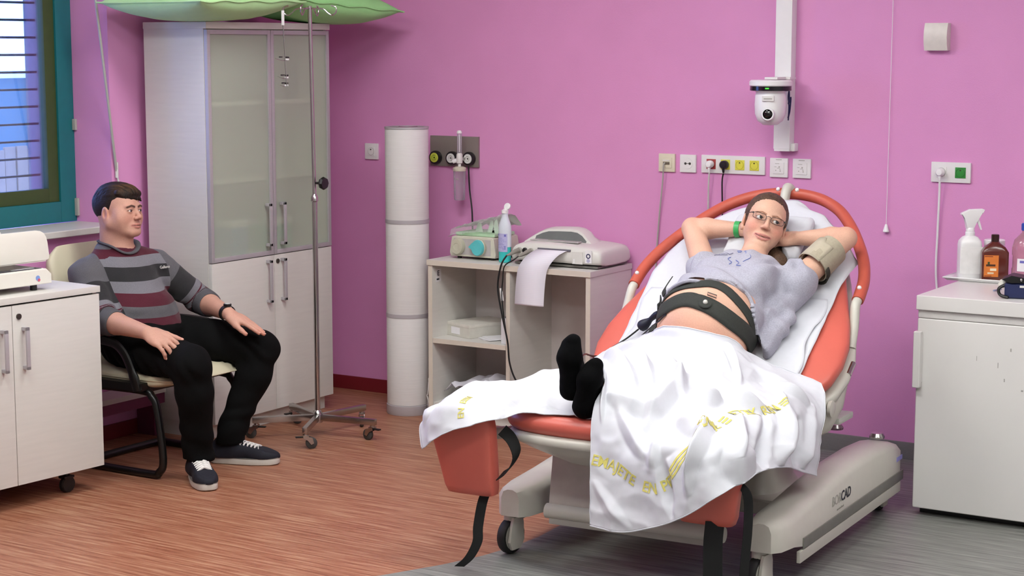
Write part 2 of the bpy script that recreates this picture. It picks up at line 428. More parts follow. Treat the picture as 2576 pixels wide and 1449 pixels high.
# green pillows on top of the cabinet
PILG = mat('pale_green_cotton', '#B4DDA0', .85, var=.03, scale=20, bump=.15, bscale=300)
PILG2 = mat('bright_green_cotton', '#9FDC92', .85, var=.03, scale=20, bump=.15, bscale=300)
def pillow(name, lab, cx, cy, cz, lx, ly, h, rz, m, tilt=(0, 0), seed=1):
    t = thing(name, lab, 'pillow', (cx, cy, cz + .002), rz, 'green pillows on the cabinet')
    nu, nv = 34, 26; P0 = []; P1 = []
    for i in range(nu):
        a = []; c = []
        for j in range(nv):
            u = 2*i/(nu-1)-1; v = 2*j/(nv-1)-1
            prof = max(0, (1-abs(u)**2.6))**.55 * max(0, (1-abs(v)**2.6))**.55
            pin = 1 - .07*(abs(u)**2)*(1-abs(v)**2) ; pin2 = 1 - .09*(abs(v)**2)*(1-abs(u)**2)
            x = u*lx/2*(1 - .08*(1-abs(v)**2)*0 ) * (1-.06*(1-v*v)*(abs(u)**4)); y = v*ly/2*(1-.06*(1-u*u)*(abs(v)**4))
            wr = .010*mnoise.noise((u*3+seed, v*5, seed)) + .012*mnoise.noise((u*7+seed, v*1.5, 3+seed))*(abs(u)+abs(v))*.6
            zz = h*prof
            tl = tilt[0]*x + tilt[1]*y
            a.append((x, y, h*.50 + zz*.50 + wr*prof**.3 + tl + .004*math.sin(v*11+seed)*(abs(u)**6)))
            c.append((x, y, max(0 if abs(y + cy - 6.46) < .44 and x > -.25 and x < .1 else -.06, h*.50 - zz*.50 + wr*.4*prof + tl + .004*math.sin(v*11+seed)*(abs(u)**6))))
        P0.append(a); P1.append(c)
    mb = MB().grid(P0); mb.grid([r[::-1] for r in P1]); bmesh.ops.remove_doubles(mb.bm, verts=mb.bm.verts, dist=.0008)
    cs = mb.build('cover', m, t, ang=80, subsurf=1)
    pip = [P0[i][0] for i in range(nu)] + [P0[-1][j] for j in range(1, nv)] + [P0[i][-1] for i in range(nu-2, -1, -1)] + [P0[0][j] for j in range(nv-2, 0, -1)]
    MB().tube(pip, .0035, 6, closed=True).build('piping', m, t)
    return t

# drip stand
iv = thing('drip_stand', 'chrome drip stand on a five-armed wheeled base before the cabinet', 'drip stand', (-5.048, 6.375, 0))
MB().cyl((0, 0, .085), (0, 0, 1.10), .0125, n=16).cyl((-.0, 0, 1.10), (-.012, 0, 1.955), .009, n=16).build('pole', CHROME, iv)
MB().lathe([(0, .06), (.022, .062), (.024, .1), (.017, .115), (.0128, .12)], 20).build('hub', CHROME, iv)
MB().lathe([(.0127, 1.08), (.017, 1.083), (.017, 1.10), (.0095, 1.115)], 16).build('collar', CHROME, iv)
kn = MB().cyl((.012, 0, 1.165), (.04, 0.002, 1.165), .006, n=10)
kn.lathe([(0, 0), (.026, .002), (.030, .012), (.026, .022), (0, .024)], 8, mtx=Matrix.Translation((.04, 0, 1.165)) @ Matrix.Rotation(R(90), 4, 'Y'))
kn.build('clamp_knob', BLACK, iv)
c0 = None
for k in range(5):
    a = R(-63 + 72 * k)
    ca, sa = math.cos(a), math.sin(a)
    m = Matrix.Rotation(a, 4, 'Z')
    arm = MB().box(.02, .30, -.011, .011, .072, .10, .002, mtx=m).build('base_arm', CHROME, iv)
    cs = bpy.data.objects.new('caster', None); COL.objects.link(cs); cs.parent = iv; cs.location = (.282*ca, .282*sa, 0); cs.rotation_euler = (0, 0, a + 1.9 + k)
    MB().cyl((0, 0, .058), (0, 0, .072), .012, n=12).prism([(-.012, .066), (.03, .05), (.036, .026), (.024, .02), (.008, .04), (-.012, .05)], -.014, -.011, Matrix(((1,0,0,0),(0,0,1,0),(0,1,0,0),(0,0,0,1)))).prism([(-.012, .066), (.03, .05), (.036, .026), (.024, .02), (.008, .04), (-.012, .05)], .011, .014, Matrix(((1,0,0,0),(0,0,1,0),(0,1,0,0),(0,0,0,1)))).box(-.012,.014,-.013,.013,.055,.064,.002).build('fork', CHROME, cs)
    MB().lathe([(0, -.009), (.022, -.009), (.026, -.006), (.026, .006), (.022, .009), (0, .009)], 24, mtx=Matrix.Translation((.026, 0, .026)) @ Matrix.Rotation(R(90), 4, 'X')).build('wheel', mat('grey_tyre', '#3B3938', .6), cs)
    MB().box(-.045, -.008, -.009, .009, .052, .058, .002).build('brake_lever', BLACK, cs)
hk = []
for k in range(4):
    a = R(20 + 90 * k); ca, sa = math.cos(a), math.sin(a)
    p = spline([(0, 0, 1.945), (.06*ca, .06*sa, 1.943), (.085*ca, .085*sa, 1.925), (.105*ca, .105*sa, 1.915), (.122*ca, .122*sa, 1.928), (.122*ca, .122*sa, 1.95), (.10*ca, .10*sa, 1.958)], 6)
    MB().tube([q + V(-.012, 0, 0) for q in p], .0032, 8).build('hook', CHROME, iv)
# drip hanger wire carrying clips, hanging from a hook of the stand
wt = thing('wire_clip_hanger', 'thin wire hanger with small clips hanging off the drip stand hook', 'hanger', (-5.12, 6.26, 1.60))
MB().tube([(.0, .0, .335), (.0, 0, .27), (.002, .003, .2), (.006, .01, .02), (.008, .012, 0)], .002, 6).build('wire', CHROME, wt)
MB().box(-.004, .004, -.006, .006, .27, .335, .002).build('white_sleeve', PLASTW, wt)
for (z, L, sg) in ((.12, .045, 1), (.04, .03, 1), (.005, .022, -1)):
    MB().tube(spline([(-.01, -L, z + .004), (.002, 0, z - .006), (-.004, L, z + .006), (-.012, .4*L, z + .012)], 5), .0014, 6).build('clip_arm', CHROME, wt)
    MB().box(-.004, .004, L*.35, L*.35 + .018, z + .006, z + .012, .001).build('clip', BLACK, wt); MB().box(-.004, .004, -L*.6, -L*.6 + .016, z + .008, z + .013, .001).build('clip', BLACK, wt)
    MB().box(-.004, .004, L*.35, L*.35 + .018, z - .004, z + .003, .001).build('clip_tab', PLASTW, wt)

# blind crank rod leaning in the window reveal
rod = thing('blind_rod', 'slim white blind crank rod hanging beside the window', 'rod', (XL + .012, 5.885, 1.19))
MB().tube([(0, 0, .02), (.03, -.13, .80), (.035, -.17, 1.08)], .0058, 10).build('shaft', GREYPL, rod)
MB().tube([(0, 0, 0), (0, 0, .07)], .0075, 10).tube([(0, .004, 0), (.002, .012, -.03)], .004, 8).build('grip', PLAST, rod)

# low ledge (pipe boxing) along the window wall
led = thing('pipe_ledge', 'low white pipe ledge along the wall behind the chair', 'ledge', (XL, 5.2, 0))
MB().box(.002, .15, 0, .82, .20, .225, .003).build('ledge_top', LAM, led)
MB().box(.002, .14, 0, .82, .15, .20).build('ledge_front', mat('dark_pink_paint', '#7A3558', .6), led)
for y_ in (.02, .77): MB().box(.012, .12, y_, y_ + .03, 0, .15).build('bracket', mat('dark_pink_paint', '#7A3558', .6), led)

# mobile low cabinet
lc = thing('mobile_cabinet', 'low white two-door cabinet on castors carrying the baby scale', 'cabinet', (-5.178, 5.128, 0), R(-94))
# local: x runs along the front towards the camera side, y into the cabinet back (-y is the front face)
LW, LD, LH = .86, .47, .83
m_ = Matrix.Identity(4)
b = MB(); b.box(0, .018, -LD, 0, .095, LH - .025); b.box(LW - .018, LW, -LD, 0, .095, LH - .025); b.box(.018, LW - .018, -LD, 0, .095, .113); b.box(.018, LW - .018, -LD, -LD + .01, .113, LH - .025)
b.build('body', LAM, lc)
MB().box(-.004, LW + .004, -LD - .004, .022, LH - .025, LH, .0015).build('worktop', LAM, lc)
for k in (0, 1):
    x0, x1 = (0.0, LW/2 - .0015) if k == 0 else (LW/2 + .0015, LW)
    d_ = MB().box(x0, x1, .001, .019, .098, LH - .032, .0015).build('door', LAM, lc)
    h = bow_handle(.165, .03, material=ALU, parent=d_, loc=(LW/2 - .05 if k == 0 else LW/2 + .05, .019, .63)); h.rotation_euler = (0, 0, R(90))
    if k == 0: MB().cyl((LW/2 - .03, .019, LH - .075), (LW/2 - .03, .025, LH - .075), .011, n=18).build('lock', MATS['dark_lock'], d_)
for x in (.13, LW - .08):
    for y in (-.06, -LD + .06):
        cs = bpy.data.objects.new('caster', None); COL.objects.link(cs); cs.parent = lc; cs.location = (x, y, 0)
        MB().lathe([(0, -.013), (.026, -.013), (.032, -.008), (.032, .008), (.026, .013), (0, .013)], 24, mtx=Matrix.Translation((0, 0, .032)) @ Matrix.Rotation(R(90), 4, 'X')).build('wheel', RUBBER, cs)
        MB().lathe([(0, .0), (.03, .0), (.034, .006), (.03, .012), (0, .012)], 20, mtx=Matrix.Translation((0, .016, .034)) @ Matrix.Rotation(R(90), 4, 'X')).cyl((0.0, 0, .06), (0, 0, .095), .012, n=12).box(-.026, .026, -.02, .02, .058, .07, .006).build('hood', BLACK, cs)

# baby scale on the mobile cabinet
bs = thing('baby_scale', 'white baby weighing scale with curved tray and display', 'scale', (-5.33, 5.06, LH), R(-94))
SC = mat('ivory_scale_plastic', '#E6E2D8', .35, var=.01)
sp = [(.10, .025), (.10, .062), (.125, .085), (.45, .085), (.45, .025)]
MB().prism([(x, z) for x, z in sp], -.15, .10, Matrix(((1,0,0,0),(0,0,1,0),(0,1,0,0),(0,0,0,1))), bev=.008, seg=3).build('base', SC, bs)
MB().box(.135, .44, .035, .082, .0845, .0868, .0008).build('display', mat('dark_display', '#3C3E46', .2), bs)
MB().box(.15, .26, .05, .058, .0868, .0872).build('display_strip', PLASTW, bs)
MB().cyl((.17, .1008, .052), (.17, .1018, .052), .010, n=16).build('blue_logo_dot', mat('logo_blue', '#7F9BD6', .5), bs)
MB().cyl((.165, .1012, .044), (.165, .1024, .044), .006, n=16).build('red_logo_dot', mat('logo_red', '#C9576E', .5), bs)
for x in (.16, .40):
    for y in (-.11, .06): MB().cyl((x, y, 0), (x, y, .027), .014, n=14).build('foot', BLACK, bs)
# weighing tray above the base: its long rounded side wall faces the room
prof = [(.60, .110), (.60, .232), (.135, .232), (.112, .229), (.094, .219), (.083, .203), (.078, .182), (.074, .150), (.070, .128), (.072, .116), (.082, .112), (.12, .112)]
XZ0 = Matrix(((1, 0, 0, 0), (0, 0, 1, 0), (0, 1, 0, 0), (0, 0, 0, 1)))
MB().prism(prof, .045, .053, XZ0, bev=.003).build('tray_side', SC, bs)
MB().prism(prof, -.235, -.227, XZ0, bev=.003).build('tray_side', SC, bs)
MB().box(.085, .60, -.23, .05, .106, .114, .003).build('tray_floor', SC, bs)
MB().box(.20, .45, -.12, .0, .084, .108, .004).build('weighing_post', SC, bs)

# visitor chair: sits facing +x
ch = thing('visitor_chair', 'cream leather cantilever chair with black frame under the seated man', 'chair', (-5.3, 5.60, 0), 0)
LEA = mat('cream_leather', '#C9C0A6', .42, var=.04, scale=12, bump=.25, bscale=120)
FRM = mat('black_enamel_tube', '#0B0B0C', .35, var=.05)
w = .245
for s in (-1, 1):
    pts = [(-.20, s*w, .018), (.17, s*w, .018), (.225, s*w, .032), (.248, s*w, .09), (.222, s*w, .29), (.195, s*w, .345), (.13, s*w, .366), (-.24, s*w, .36)]
    MB().tube(spline(pts, 6), .0165, 12).build('side_frame', FRM, ch)
MB().tube(spline([(-.20, -w, .018), (-.23, -w + .03, .018), (-.23, w - .03, .018), (-.20, w, .018)], 6), .0165, 12).build('floor_bar', FRM, ch)
MB().box(-.2, .15, -w, w, .355, .375, .004).build('seat_pan', FRM, ch)
def cushion(pts_y, nx, prof_top, prof_bot): pass
st = MB(); S_ = []
for i in range(37):
    u = i/36; x = -.25 + .55*u
    zt = .455 - .012*math.sin(math.pi*u) - .05*max(0, (u-.8)/.2)**2; zb = .375 + .028*max(0, (u-.8)/.2)**1.5
    hwid = .255*(1 - .12*max(0, (u-.75)/.25)**2)
    sec = []
    for k in range(88):
        a = 2*math.pi*k/88; ca, sa = math.cos(a), math.sin(a)
        yy = math.copysign(abs(ca)**.35, ca)*hwid; zz = (zt+zb)/2 + math.copysign(abs(sa)**.5, sa)*(zt-zb)/2
        sec.append((x, yy, zz))
    S_.append(sec)
seat_obj = st.loft(S_).build('seat_cushion', LEA, ch, ang=60)
MB().tube([(-.25 + .55*u, -.256*(1 - .12*max(0, (u-.75)/.25)**2), .415 + .0*u) for u in [i/12 for i in range(13)]], .004, 6).build('seat_piping', LEA, ch)
bk = []
for i in range(22):
    u = i/21; z = .40 + .525*u; xc = -.27 - .11*u; th = .035*(1-.55*u**6); hwid = .268 * (1 if u < .86 else math.sqrt(max(.0, 1-((u-.86)/.14)**2*.40)))
    sec = []
    for k in range(28):
        a = 2*math.pi*k/28; ca, sa = math.cos(a), math.sin(a)
        sec.append((xc + math.copysign(abs(sa)**.6, sa)*th, math.copysign(abs(ca)**.4, ca)*hwid, z + .012*math.copysign(abs(sa)**.6, sa)))
    bk.append(sec)
MB().loft(bk).build('back_cushion', LEA, ch, ang=60)
for s in (-1, 1):
    a = spline([(.16, s*(w+.045), .375), (.14, s*(w+.055), .45), (.10, s*(w+.06), .53), (.03, s*(w+.06), .568), (-.12, s*(w+.06), .576), (-.25, s*(w+.05), .568), (-.31, s*(w+.02), .555)], 5)
    MB().tube(a, [.020 if i > 4 else .024 for i in range(len(a))], 10, flat=.62).build('armrest', FRM, ch)
    MB().box(-.16, .18, s*(w+.028) - .026, s*(w+.028) + .026, .372, .405, .003).build('arm_mount', FRM, ch)
pillow('pillow', 'large pale green pillow overhanging the cabinet side', -5.44, 6.10, CZ, .58, .74, .17, R(2), PILG, (0, .02), 1)
pillow('pillow', 'bright green pillow lying by the drip stand hooks', -5.45, 6.85, CZ, .60, .72, .18, R(-6), PILG2, (-.04, -.06), 5)
# ------------------------------------------------------------------ on and along the back wall
# paper floor lamp
LAMPP = mat('ribbed_white_lamp_paper', '#DAD6D6', .8, var=.035, scale=8, stretch=(1, 1, 40), bump=.2, bscale=20)
fl = thing('floor_lamp', 'tall white cylindrical paper floor lamp with thin metal rings', 'floor lamp', (-5.0, 7.03, 0))
RL = .104
def shade(z0, z1): MB().lathe([(RL, z0), (RL + .0008, z0 + .003), (RL + .0008, z1 - .003), (RL, z1)], 48).build('paper_shade', LAMPP, fl)
shade(.05, .478); shade(.496, .934); shade(.952, 1.385)
for z in (.478, .934): MB().lathe([(RL - .001, z), (RL + .003, z), (RL + .003, z + .018), (RL - .001, z + .018)], 48).build('metal_ring', ALU, fl)
MB().lathe([(RL - .016, 1.386), (RL + .003, 1.386), (RL + .003, 1.396), (RL - .016, 1.396), (RL - .016, 1.386)], 48).build('top_ring', ALU, fl)
for k in range(3):
    a = R(30 + 60*k); MB().cyl((-RL*.9*math.cos(a), -RL*.9*math.sin(a), 1.392), (RL*.9*math.cos(a), RL*.9*math.sin(a), 1.392), .003, n=6).build('spider_wire', CHROME, fl)
MB().lathe([(0, .0), (RL + .002, 0), (RL + .004, .004), (RL + .004, .046), (RL - .002, .05), (0, .05)], 48).build('base', ALU, fl)
cb = thing('lamp_cable', 'looped white power cable beside the floor lamp foot', 'cable', (-4.885, 7.0, .01))
MB().tube(spline([(.0, .1, .0), (.012, .02, .02), (.022, 0, .07), (.008, .01, .09), (.02, 0, .10), (.026, 0, .16), (.010, .03, .175), (.0, .12, .2), (0, .3, .24)], 6), .003, 6).build('cord', PLASTW, cb)

SOCKW = mat('socket_white', '#E6E3E2', .3, var=.01)
def wall_unit(name, lab, x, z, cat='socket', group='wall sockets'):
    t = thing(name, lab, cat, (x, YB, z), 0, group); return t
WM = Matrix(((1, 0, 0, 0), (0, 0, -1, 0), (0, 1, 0, 0), (0, 0, 0, 1)))     # u right, v up, w out of the wall
def disc(u, v, r, w0, w1, n=28): return MB().lathe([(0, w0), (r, w0), (r, w1), (0, w1)], n, mtx=WM @ Matrix.Translation((u, v, 0)))
def plate(t, w, h, d=.011, m=SOCKW, bev=.003, nm='frame'):
    return MB().box(-w/2, w/2, -d, 0, -h/2, h/2, bev).build(nm, m, t)
def french(t, u=0, m=SOCKW, dark=True, name='socket_insert'):
    """insert with a round well, earth pin and two holes"""
    i = MB().box(u - .0225, u + .0225, -.0135, -.010, -.0225, .0225, .001).build(name, m, t)
    mm = mat('well_' + m.name, {'red_socket': '#7A2626', 'yellow_socket': '#B3AA2C', 'green_socket': '#1C6424'}.get(m.name, '#B5B1AE'), .4)
    MB().lathe([(.0195, .0138), (.0185, .0143), (.0175, .0138), (.0172, .011), (0, .011)], 28, mtx=WM @ Matrix.Translation((u, 0, 0))).build('socket_well', mm, i)
    for du in (-.0095, .0095): disc(u + du, -.001, .0036, .011, .0118, 12).build('pin_hole', BLACK, i)
    MB().cyl((u, -.0115, .0105), (u, -.017, .0105), .0028, n=10).build('earth_pin', mat('dark_brass', '#4A4238', .4, metal=.5), i)
    return i
# socket left of the lamp
t = wall_unit('wall_socket', 'white wall socket half hidden behind the floor lamp', -5.449, 1.247); plate(t, .081, .081); french(t)
# gas outlet panel
gp = wall_unit('gas_outlet_panel', 'brushed steel wall panel with three round gas outlets', -4.939, 1.263, 'gas panel', None); gp.pop('group', None) if 'group' in gp else None
MB().box(-.143, .143, -.014, 0, -.075, .075, .002).build('plate', STEEL, gp)
for u, c, nm in ((-.104, '#C5D24A', 'yellow_green_ring'), (-.005, '#D9D9D6', 'white_ring'), (.095, '#D9D9D6', 'white_ring')):
    h = MB().lathe([(.033, .014), (.034, .03), (.031, .036), (.024, .037), (.024, .03), (.0, .03)], 28, mtx=WM @ Matrix.Translation((u, -.033, 0))).build('outlet', BLACK, gp)
    MB().lathe([(.024, .037), (.0225, .040), (.013, .040), (.012, .034)], 28, mtx=WM @ Matrix.Translation((u, -.033, 0))).build(nm, mat('ring_' + c, c, .35), h)
    MB().lathe([(.011, .031), (.0105, .039), (.006, .039), (.005, .031)], 20, mtx=WM @ Matrix.Translation((u, -.033, 0))).build('nozzle', mat('ring_' + c, c, .35) if c[1] == 'C' else PLAST, h)
CLEAR = clear_mat('clear_plastic', '#F6F2F8', .10, .12)
fm = thing('oxygen_flowmeter', 'clear oxygen flowmeter with humidifier bottle on the gas panel', 'flowmeter', (-4.866, YB - .075, 1.23), 0)
MB().cyl((0.0, .035, .0), (0, -.0, 0), .011, n=16).build('connector', CHROME, fm)
MB().lathe([(0, -.022), (.014, -.02), (.016, .0), (.015, .022), (.011, .03)], 20).build('valve_body', PLAST, fm)
MB().cyl((-.012, 0, -.006), (-.034, -.006, -.012), .011, n=14).build('valve_knob', PLASTW, fm)
MB().lathe([(.0105, .03), (.0115, .04), (.0115, .125), (.009, .13), (0, .132)], 20).build('flow_tube', CLEAR, fm)
MB().lathe([(0, .125), (.0125, .126), (.0125, .134), (.008, .14), (0, .141)], 20).build('tube_cap', PLASTW, fm)
MB().cyl((0, 0, .035), (0, 0, .12), .003, n=8).build('float_rod', PLASTW, fm)
for k in range(7): MB().box(.0112, .0124, -.004, .004, .045 + k*.011, .0462 + k*.011).build('scale_mark', GREYPL, fm)
MB().cyl((0, 0, -.022), (0, 0, -.042), .008, n=14).build('stem', PLAST, fm)
bt = MB().lathe([(0, -.20), (.024, -.20), (.027, -.195), (.030, -.07), (.031, -.055)], 28).build('humidifier_bottle', CLEAR, fm)
MB().lathe([(.0315, -.058), (.033, -.056), (.033, -.042), (.02, -.036), (0, -.036)], 28).build('bottle_lid', BEIGE, fm)
lettering('II.ml', .017, Matrix.Translation((0, -.0312, -.095)) @ WM, GREYPL, fm, 'bottle_print')
for k in range(4): MB().box(-.02, -.008 + .004*(k % 2), -.0282, -.0278, -.125 - k*.016, -.124 - k*.016).build('bottle_mark', GREYPL, fm)
hs = thing('gas_hose', 'thin black hose hanging from the gas panel', 'hose', (-4.83, YB - .03, .98), 0)
MB().tube(spline([(-.005, -.012, .215), (.0, -.01, .1), (.02, -.02, .0), (.03, -.03, -.12), (.03, -.03, -.19)], 6), .004, 8).build('tube', BLACK, hs)

# sockets over the bed
t = wall_unit('data_socket', 'cream network socket with a grey cable, end of the socket row', -3.764, 1.247)
CREAM = mat('cream_socket', '#DDD5BE', .35, var=.01)
plate(t, .083, .083, m=CREAM); MB().box(-.027, .027, -.014, -.01, -.024, .024, .002).build('insert', CREAM, t)
MB().box(-.016, .016, -.0165, -.0135, -.008, .004, .0005).build('jack_slot', mat('dark_slot', '#6A5F50', .5), t); MB().box(-.018, .016, -.016, -.0135, .008, .013).build('label_strip', PLAST, t)
t = wall_unit('equipotential_socket', 'white wall socket with two round pin holes', -3.656, 1.247)
plate(t, .081, .081); MB().lathe([(.024, .0108), (.0235, .0128), (0, .0128)], 32, mtx=WM).build('round_insert', SOCKW, t)
for u in (-.011, .011): disc(u, 0, .0058, .0128, .0142, 16).build('contact', mat('dark_contact', '#37342F', .4), t)
MB().box(-.005, .005, -.0134, -.0126, -.001, .001).build('contact_bar', MATS['dark_contact'], t)
RED = mat('red_socket', '#A83A3A', .4); YEL = mat('yellow_socket', '#DBD54A', .4); GRN = mat('green_socket', '#2E8A35', .4)
t = wall_unit('socket_strip', 'white four-gang socket strip with red and yellow inserts', -3.4315, 1.249)
plate(t, .313, .081)
for u, m in ((-.1065, RED), (-.0355, YEL), (.0355, YEL), (.1065, YEL)): french(t, u, m)
for x, i in ((-3.208, 0), (-3.099, 1)):
    t = wall_unit('terminal_socket', ('white data outlet under the cable trunking' if i == 0 else 'white data outlet ending the socket row over the bed'), x, 1.244)
    plate(t, .085, .085); MB().box(-.026, .026, -.014, -.01, -.027, .024, .006).build('insert', SOCKW, t)
    for (u, v, w_, h_) in ((-.006, .018, .02, .002), (-.014, .004, .010, .002), (.004, .004, .006, .006), (.008, -.006, .005, .003), (-.012, -.012, .004, .004), (.009, -.014, .004, .006), (0, -.002, .012, .002)):
        MB().box(u - w_/2, u + w_/2, -.0146, -.0138, v - h_/2, v + h_/2).build('print_mark', GREYPL, t)
    MB().box(-.014, .014, -.0115, -.0105, .034, .037).build('label_strip', GREYPL, t)
t = wall_unit('double_socket', 'white double socket with green insert above the fridge', -2.427, 1.252)
plate(t, .170, .085); french(t, -.040, SOCKW); french(t, .042, GRN)

def plug(name, lab, x, z, m, size=1.0):
    p = thing(name, lab, 'plug', (x, YB - .0142, z), 0)
    MB().lathe([(0, 0), (.0165, 0), (.0175, .006), (.0165, .024), (.012, .03), (0, .031)], 24, mtx=WM @ Matrix.Diagonal((size, size, 1, 1))).build('plug_body', m, p)
    MB().tube([(0, -.018, -.006), (0, -.019, -.022), (0, -.017, -.036)], [.008, .0065, .0045], 12).build('cable_boot', m, p)
    return p
plug('white_plug', 'white plug in the red socket of the strip', -3.538, 1.249, PLASTW)
plug('black_plug', 'black plug in the yellow socket of the strip', -3.467, 1.249, BLACK, 1.12)
plug('fridge_plug', 'white plug in the double socket above the fridge', -2.467, 1.252, PLASTW)
def cable(name, lab, pts, r, m, n=7):
    p0 = Vector(pts[0]); o = MB().tube([q - p0 for q in spline(pts, n)], r, 8).build(name, m, None); o.location = p0
    return tag(o, lab, 'cable')
cable('network_cable', 'grey network cable running down from the cream socket', [(-3.768, YB - .02, 1.246), (-3.772, YB - .026, 1.235), (-3.78, YB - .02, 1.15), (-3.80, YB - .012, .98), (-3.815, YB - .01, .75), (-3.81, YB - .02, .4), (-3.80, YB - .03, .09)], .0036, GREYPL)
cable('white_power_cable', 'pale power cable from the red socket', [(-3.538, YB - .03, 1.21), (-3.543, YB - .025, 1.15), (-3.55, YB - .012, 1.02), (-3.555, YB - .01, .8), (-3.54, YB - .02, .3)], .0040, mat('pale_cable', '#C6C2BE', .45))
cable('black_power_cable', 'black power cable from the yellow socket', [(-3.467, YB - .03, 1.21), (-3.476, YB - .024, 1.17), (-3.478, YB - .012, 1.02), (-3.478, YB - .01, .8), (-3.47, YB - .02, .3)], .0036, BLACK)
cable('fridge_cable', 'white power cable running down behind the fridge', [(-2.467, YB - .03, 1.213), (-2.470, YB - .02, 1.15), (-2.475, YB - .012, 1.0), (-2.475, YB - .012, .8), (-2.44, YB - .02, .6)], .0048, PLASTW)

# cable trunking, bracket and dome camera
tk = thing('cable_trunking', 'white vertical cable trunking with an end cap above the bed', 'trunking', (-3.177, YB, 1.32))
MB().box(-.036, .036, -.055, 0, 0, ZC - 1.325, .003).build('channel', PLASTW, tk)
MB().box(-.038, .038, -.057, -.05, .01, ZC - 1.33, .002).build('cover', PLASTW, tk)
MB().box(.036, .056, -.04, 0, .0, .035, .005).build('end_cap', PLASTW, tk)
pc = thing('dome_camera', 'white ceiling style pan tilt camera with black band', 'camera', (-3.165, YB - .21, 1.44))
MB().box(-.035, .05, .09, .156, .195, .205, .002).box(-.03, .03, .0, .12, .196, .206, .002).build('mount_arm', PLAST, pc)
MB().lathe([(0, .194), (.085, .194), (.092, .188), (.092, .172), (.088, .168)], 40).build('top_housing', PLASTW, pc)
MB().lathe([(.0885, .168), (.0895, .150), (.085, .148)], 40).build('black_band', mat('gloss_black', '#141018', .15), pc)
bd = [(0, .0), (.03, .002), (.055, .02), (.066, .05), (.068, .09), (.066, .13), (.062, .14), (.07, .148), (.085, .1485)]
MB().lathe(bd, 40).build('body', PLASTW, pc)
cd = Vector((.55, -.83, 0)).normalized(); cd = Vector((.26, -.966, 0))
mf = Matrix.Translation((0, 0, 0)) @ Matrix.Rotation(math.atan2(cd.y, cd.x) + R(90), 4, 'Z') @ WM
MB().lathe([(.030, .058), (.030, .068), (.026, .074), (.021, .074)], 28, mtx=mf @ Matrix.Translation((0, .05, 0))).build('lens_shroud', PLASTW, pc)
MB().lathe([(.021, .074), (.019, .068), (.010, .072), (0, .073)], 28, mtx=mf @ Matrix.Translation((0, .05, 0))).build('lens', mat('lens_glass', '#060608', .08, coat=.5), pc)
MB().box(-.026, .026, .105, .128, .060, .074, .003, mtx=mf).build('front_plate', PLAST, pc)
MB().box(-.010, .006, -.002, .003, .0885, .0915, .001, mtx=mf @ Matrix.Translation((0, .159, 0))).build('green_indicator', mat('green_led', '#35C832', .4, emit='#45E038', estr=1.5), pc)
MB().box(-.018, .018, .113, .118, .074, .0745, mtx=mf).build('name_plate', GREYPL, pc)
MB().tube(spline([(.058, .06, .16), (.065, .05, .12), (.062, .05, .09), (.068, .06, .12), (.06, .07, .06), (.04, .10, .03)], 5), .0035, 7).tube(spline([(.066, .045, .15), (.058, .055, .12), (.06, .06, .08), (.045, .09, .02)], 5), .003, 7).build('camera_lead', mat('dark_blue_cable', '#1B2050', .5), pc)

# pull cord and ventilation box
pu = thing('pull_cord', 'thin white emergency pull cord with a small bell grip', 'pull cord', (-2.703, YB - .012, .985))
MB().cyl((0, 0, .03), (.006, 0, ZC - .99), .0013, n=6).build('cord', PLASTW, pu)
MB().lathe([(0, 0), (.012, 0), (.0135, .003), (.006, .03), (.004, .034), (0, .035)], 16).build('grip', PLASTW, pu)
wb = thing('wall_speaker', 'cream square box high on the wall over the fridge', 'wall box', (-2.5, YB, 1.817))
MB().prism([(-.0, -.057), (-.036, -.057), (-.046, -.03), (-.05, 0), (-.046, .03), (-.036, .057), (0, .057)], -.05, .05, Matrix(((0, 0, 1, 0), (1, 0, 0, 0), (0, 1, 0, 0), (0, 0, 0, 1))), bev=.002).build('cover', mat('cream_box', '#DDD6CE', .4), wb)
MB().box(-.047, .047, -.006, 0, -.053, .053).build('back_plate', GREYPL, wb)

# ------------------------------------------------------------------ open shelf unit
SX0, SX1, SY0, SY1, SZ = -4.835, -3.945, 6.965, YB - .006, .77
su = thing('open_shelf_unit', 'white open shelf unit with cream edges against the pink wall', 'shelf unit', (SX0, SY0, 0))
sw, sd = SX1 - SX0, SY1 - SY0
MB().box(-.004, sw + .004, -.006, sd, SZ - .026, SZ, .0012).build('top_panel', LAM, su)
MB().box(0, .024, 0, sd, 0, SZ - .026, .001).build('side_panel', LAM, su); MB().box(sw - .024, sw, 0, sd, 0, SZ - .026, .001).build('side_panel', LAM, su)
dv = .438
MB().box(dv, dv + .022, .002, sd - .008, .06, SZ - .026, .001).build('divider', LAM, su)
MB().box(.024, dv, .004, sd - .008, .37, .392, .001).build('shelf', LAM, su); MB().box(.024, sw - .024, .004, sd - .008, .06, .08, .001).build('bottom_panel', LAM, su)
MB().box(.024, sw - .024, .03, .045, 0, .06).build('plinth', LAM, su); MB().box(.02, sw - .02, sd - .008, sd, .05, SZ - .026).build('back_panel', mat('grey_back_board', '#CFC6C4', .55, var=.02), su)
for (x0, x1, z0, z1) in ((0, .024, 0, SZ - .026), (sw - .024, sw, 0, SZ - .026), (dv, dv + .022, .08, SZ - .027), (.025, dv - .001, .37, .392)):
    MB().box(x0 + .0005, x1 - .0005, -.0012 if x0 in (0, sw - .024) else .0008, .0008 if x0 in (0, sw - .024) else .0042, z0, z1).build('edge_band', LAMEDGE, su)
MB().box(-.0035, sw + .0035, -.0074, -.0058, SZ - .0255, SZ - .0006).build('edge_band', LAMEDGE, su)
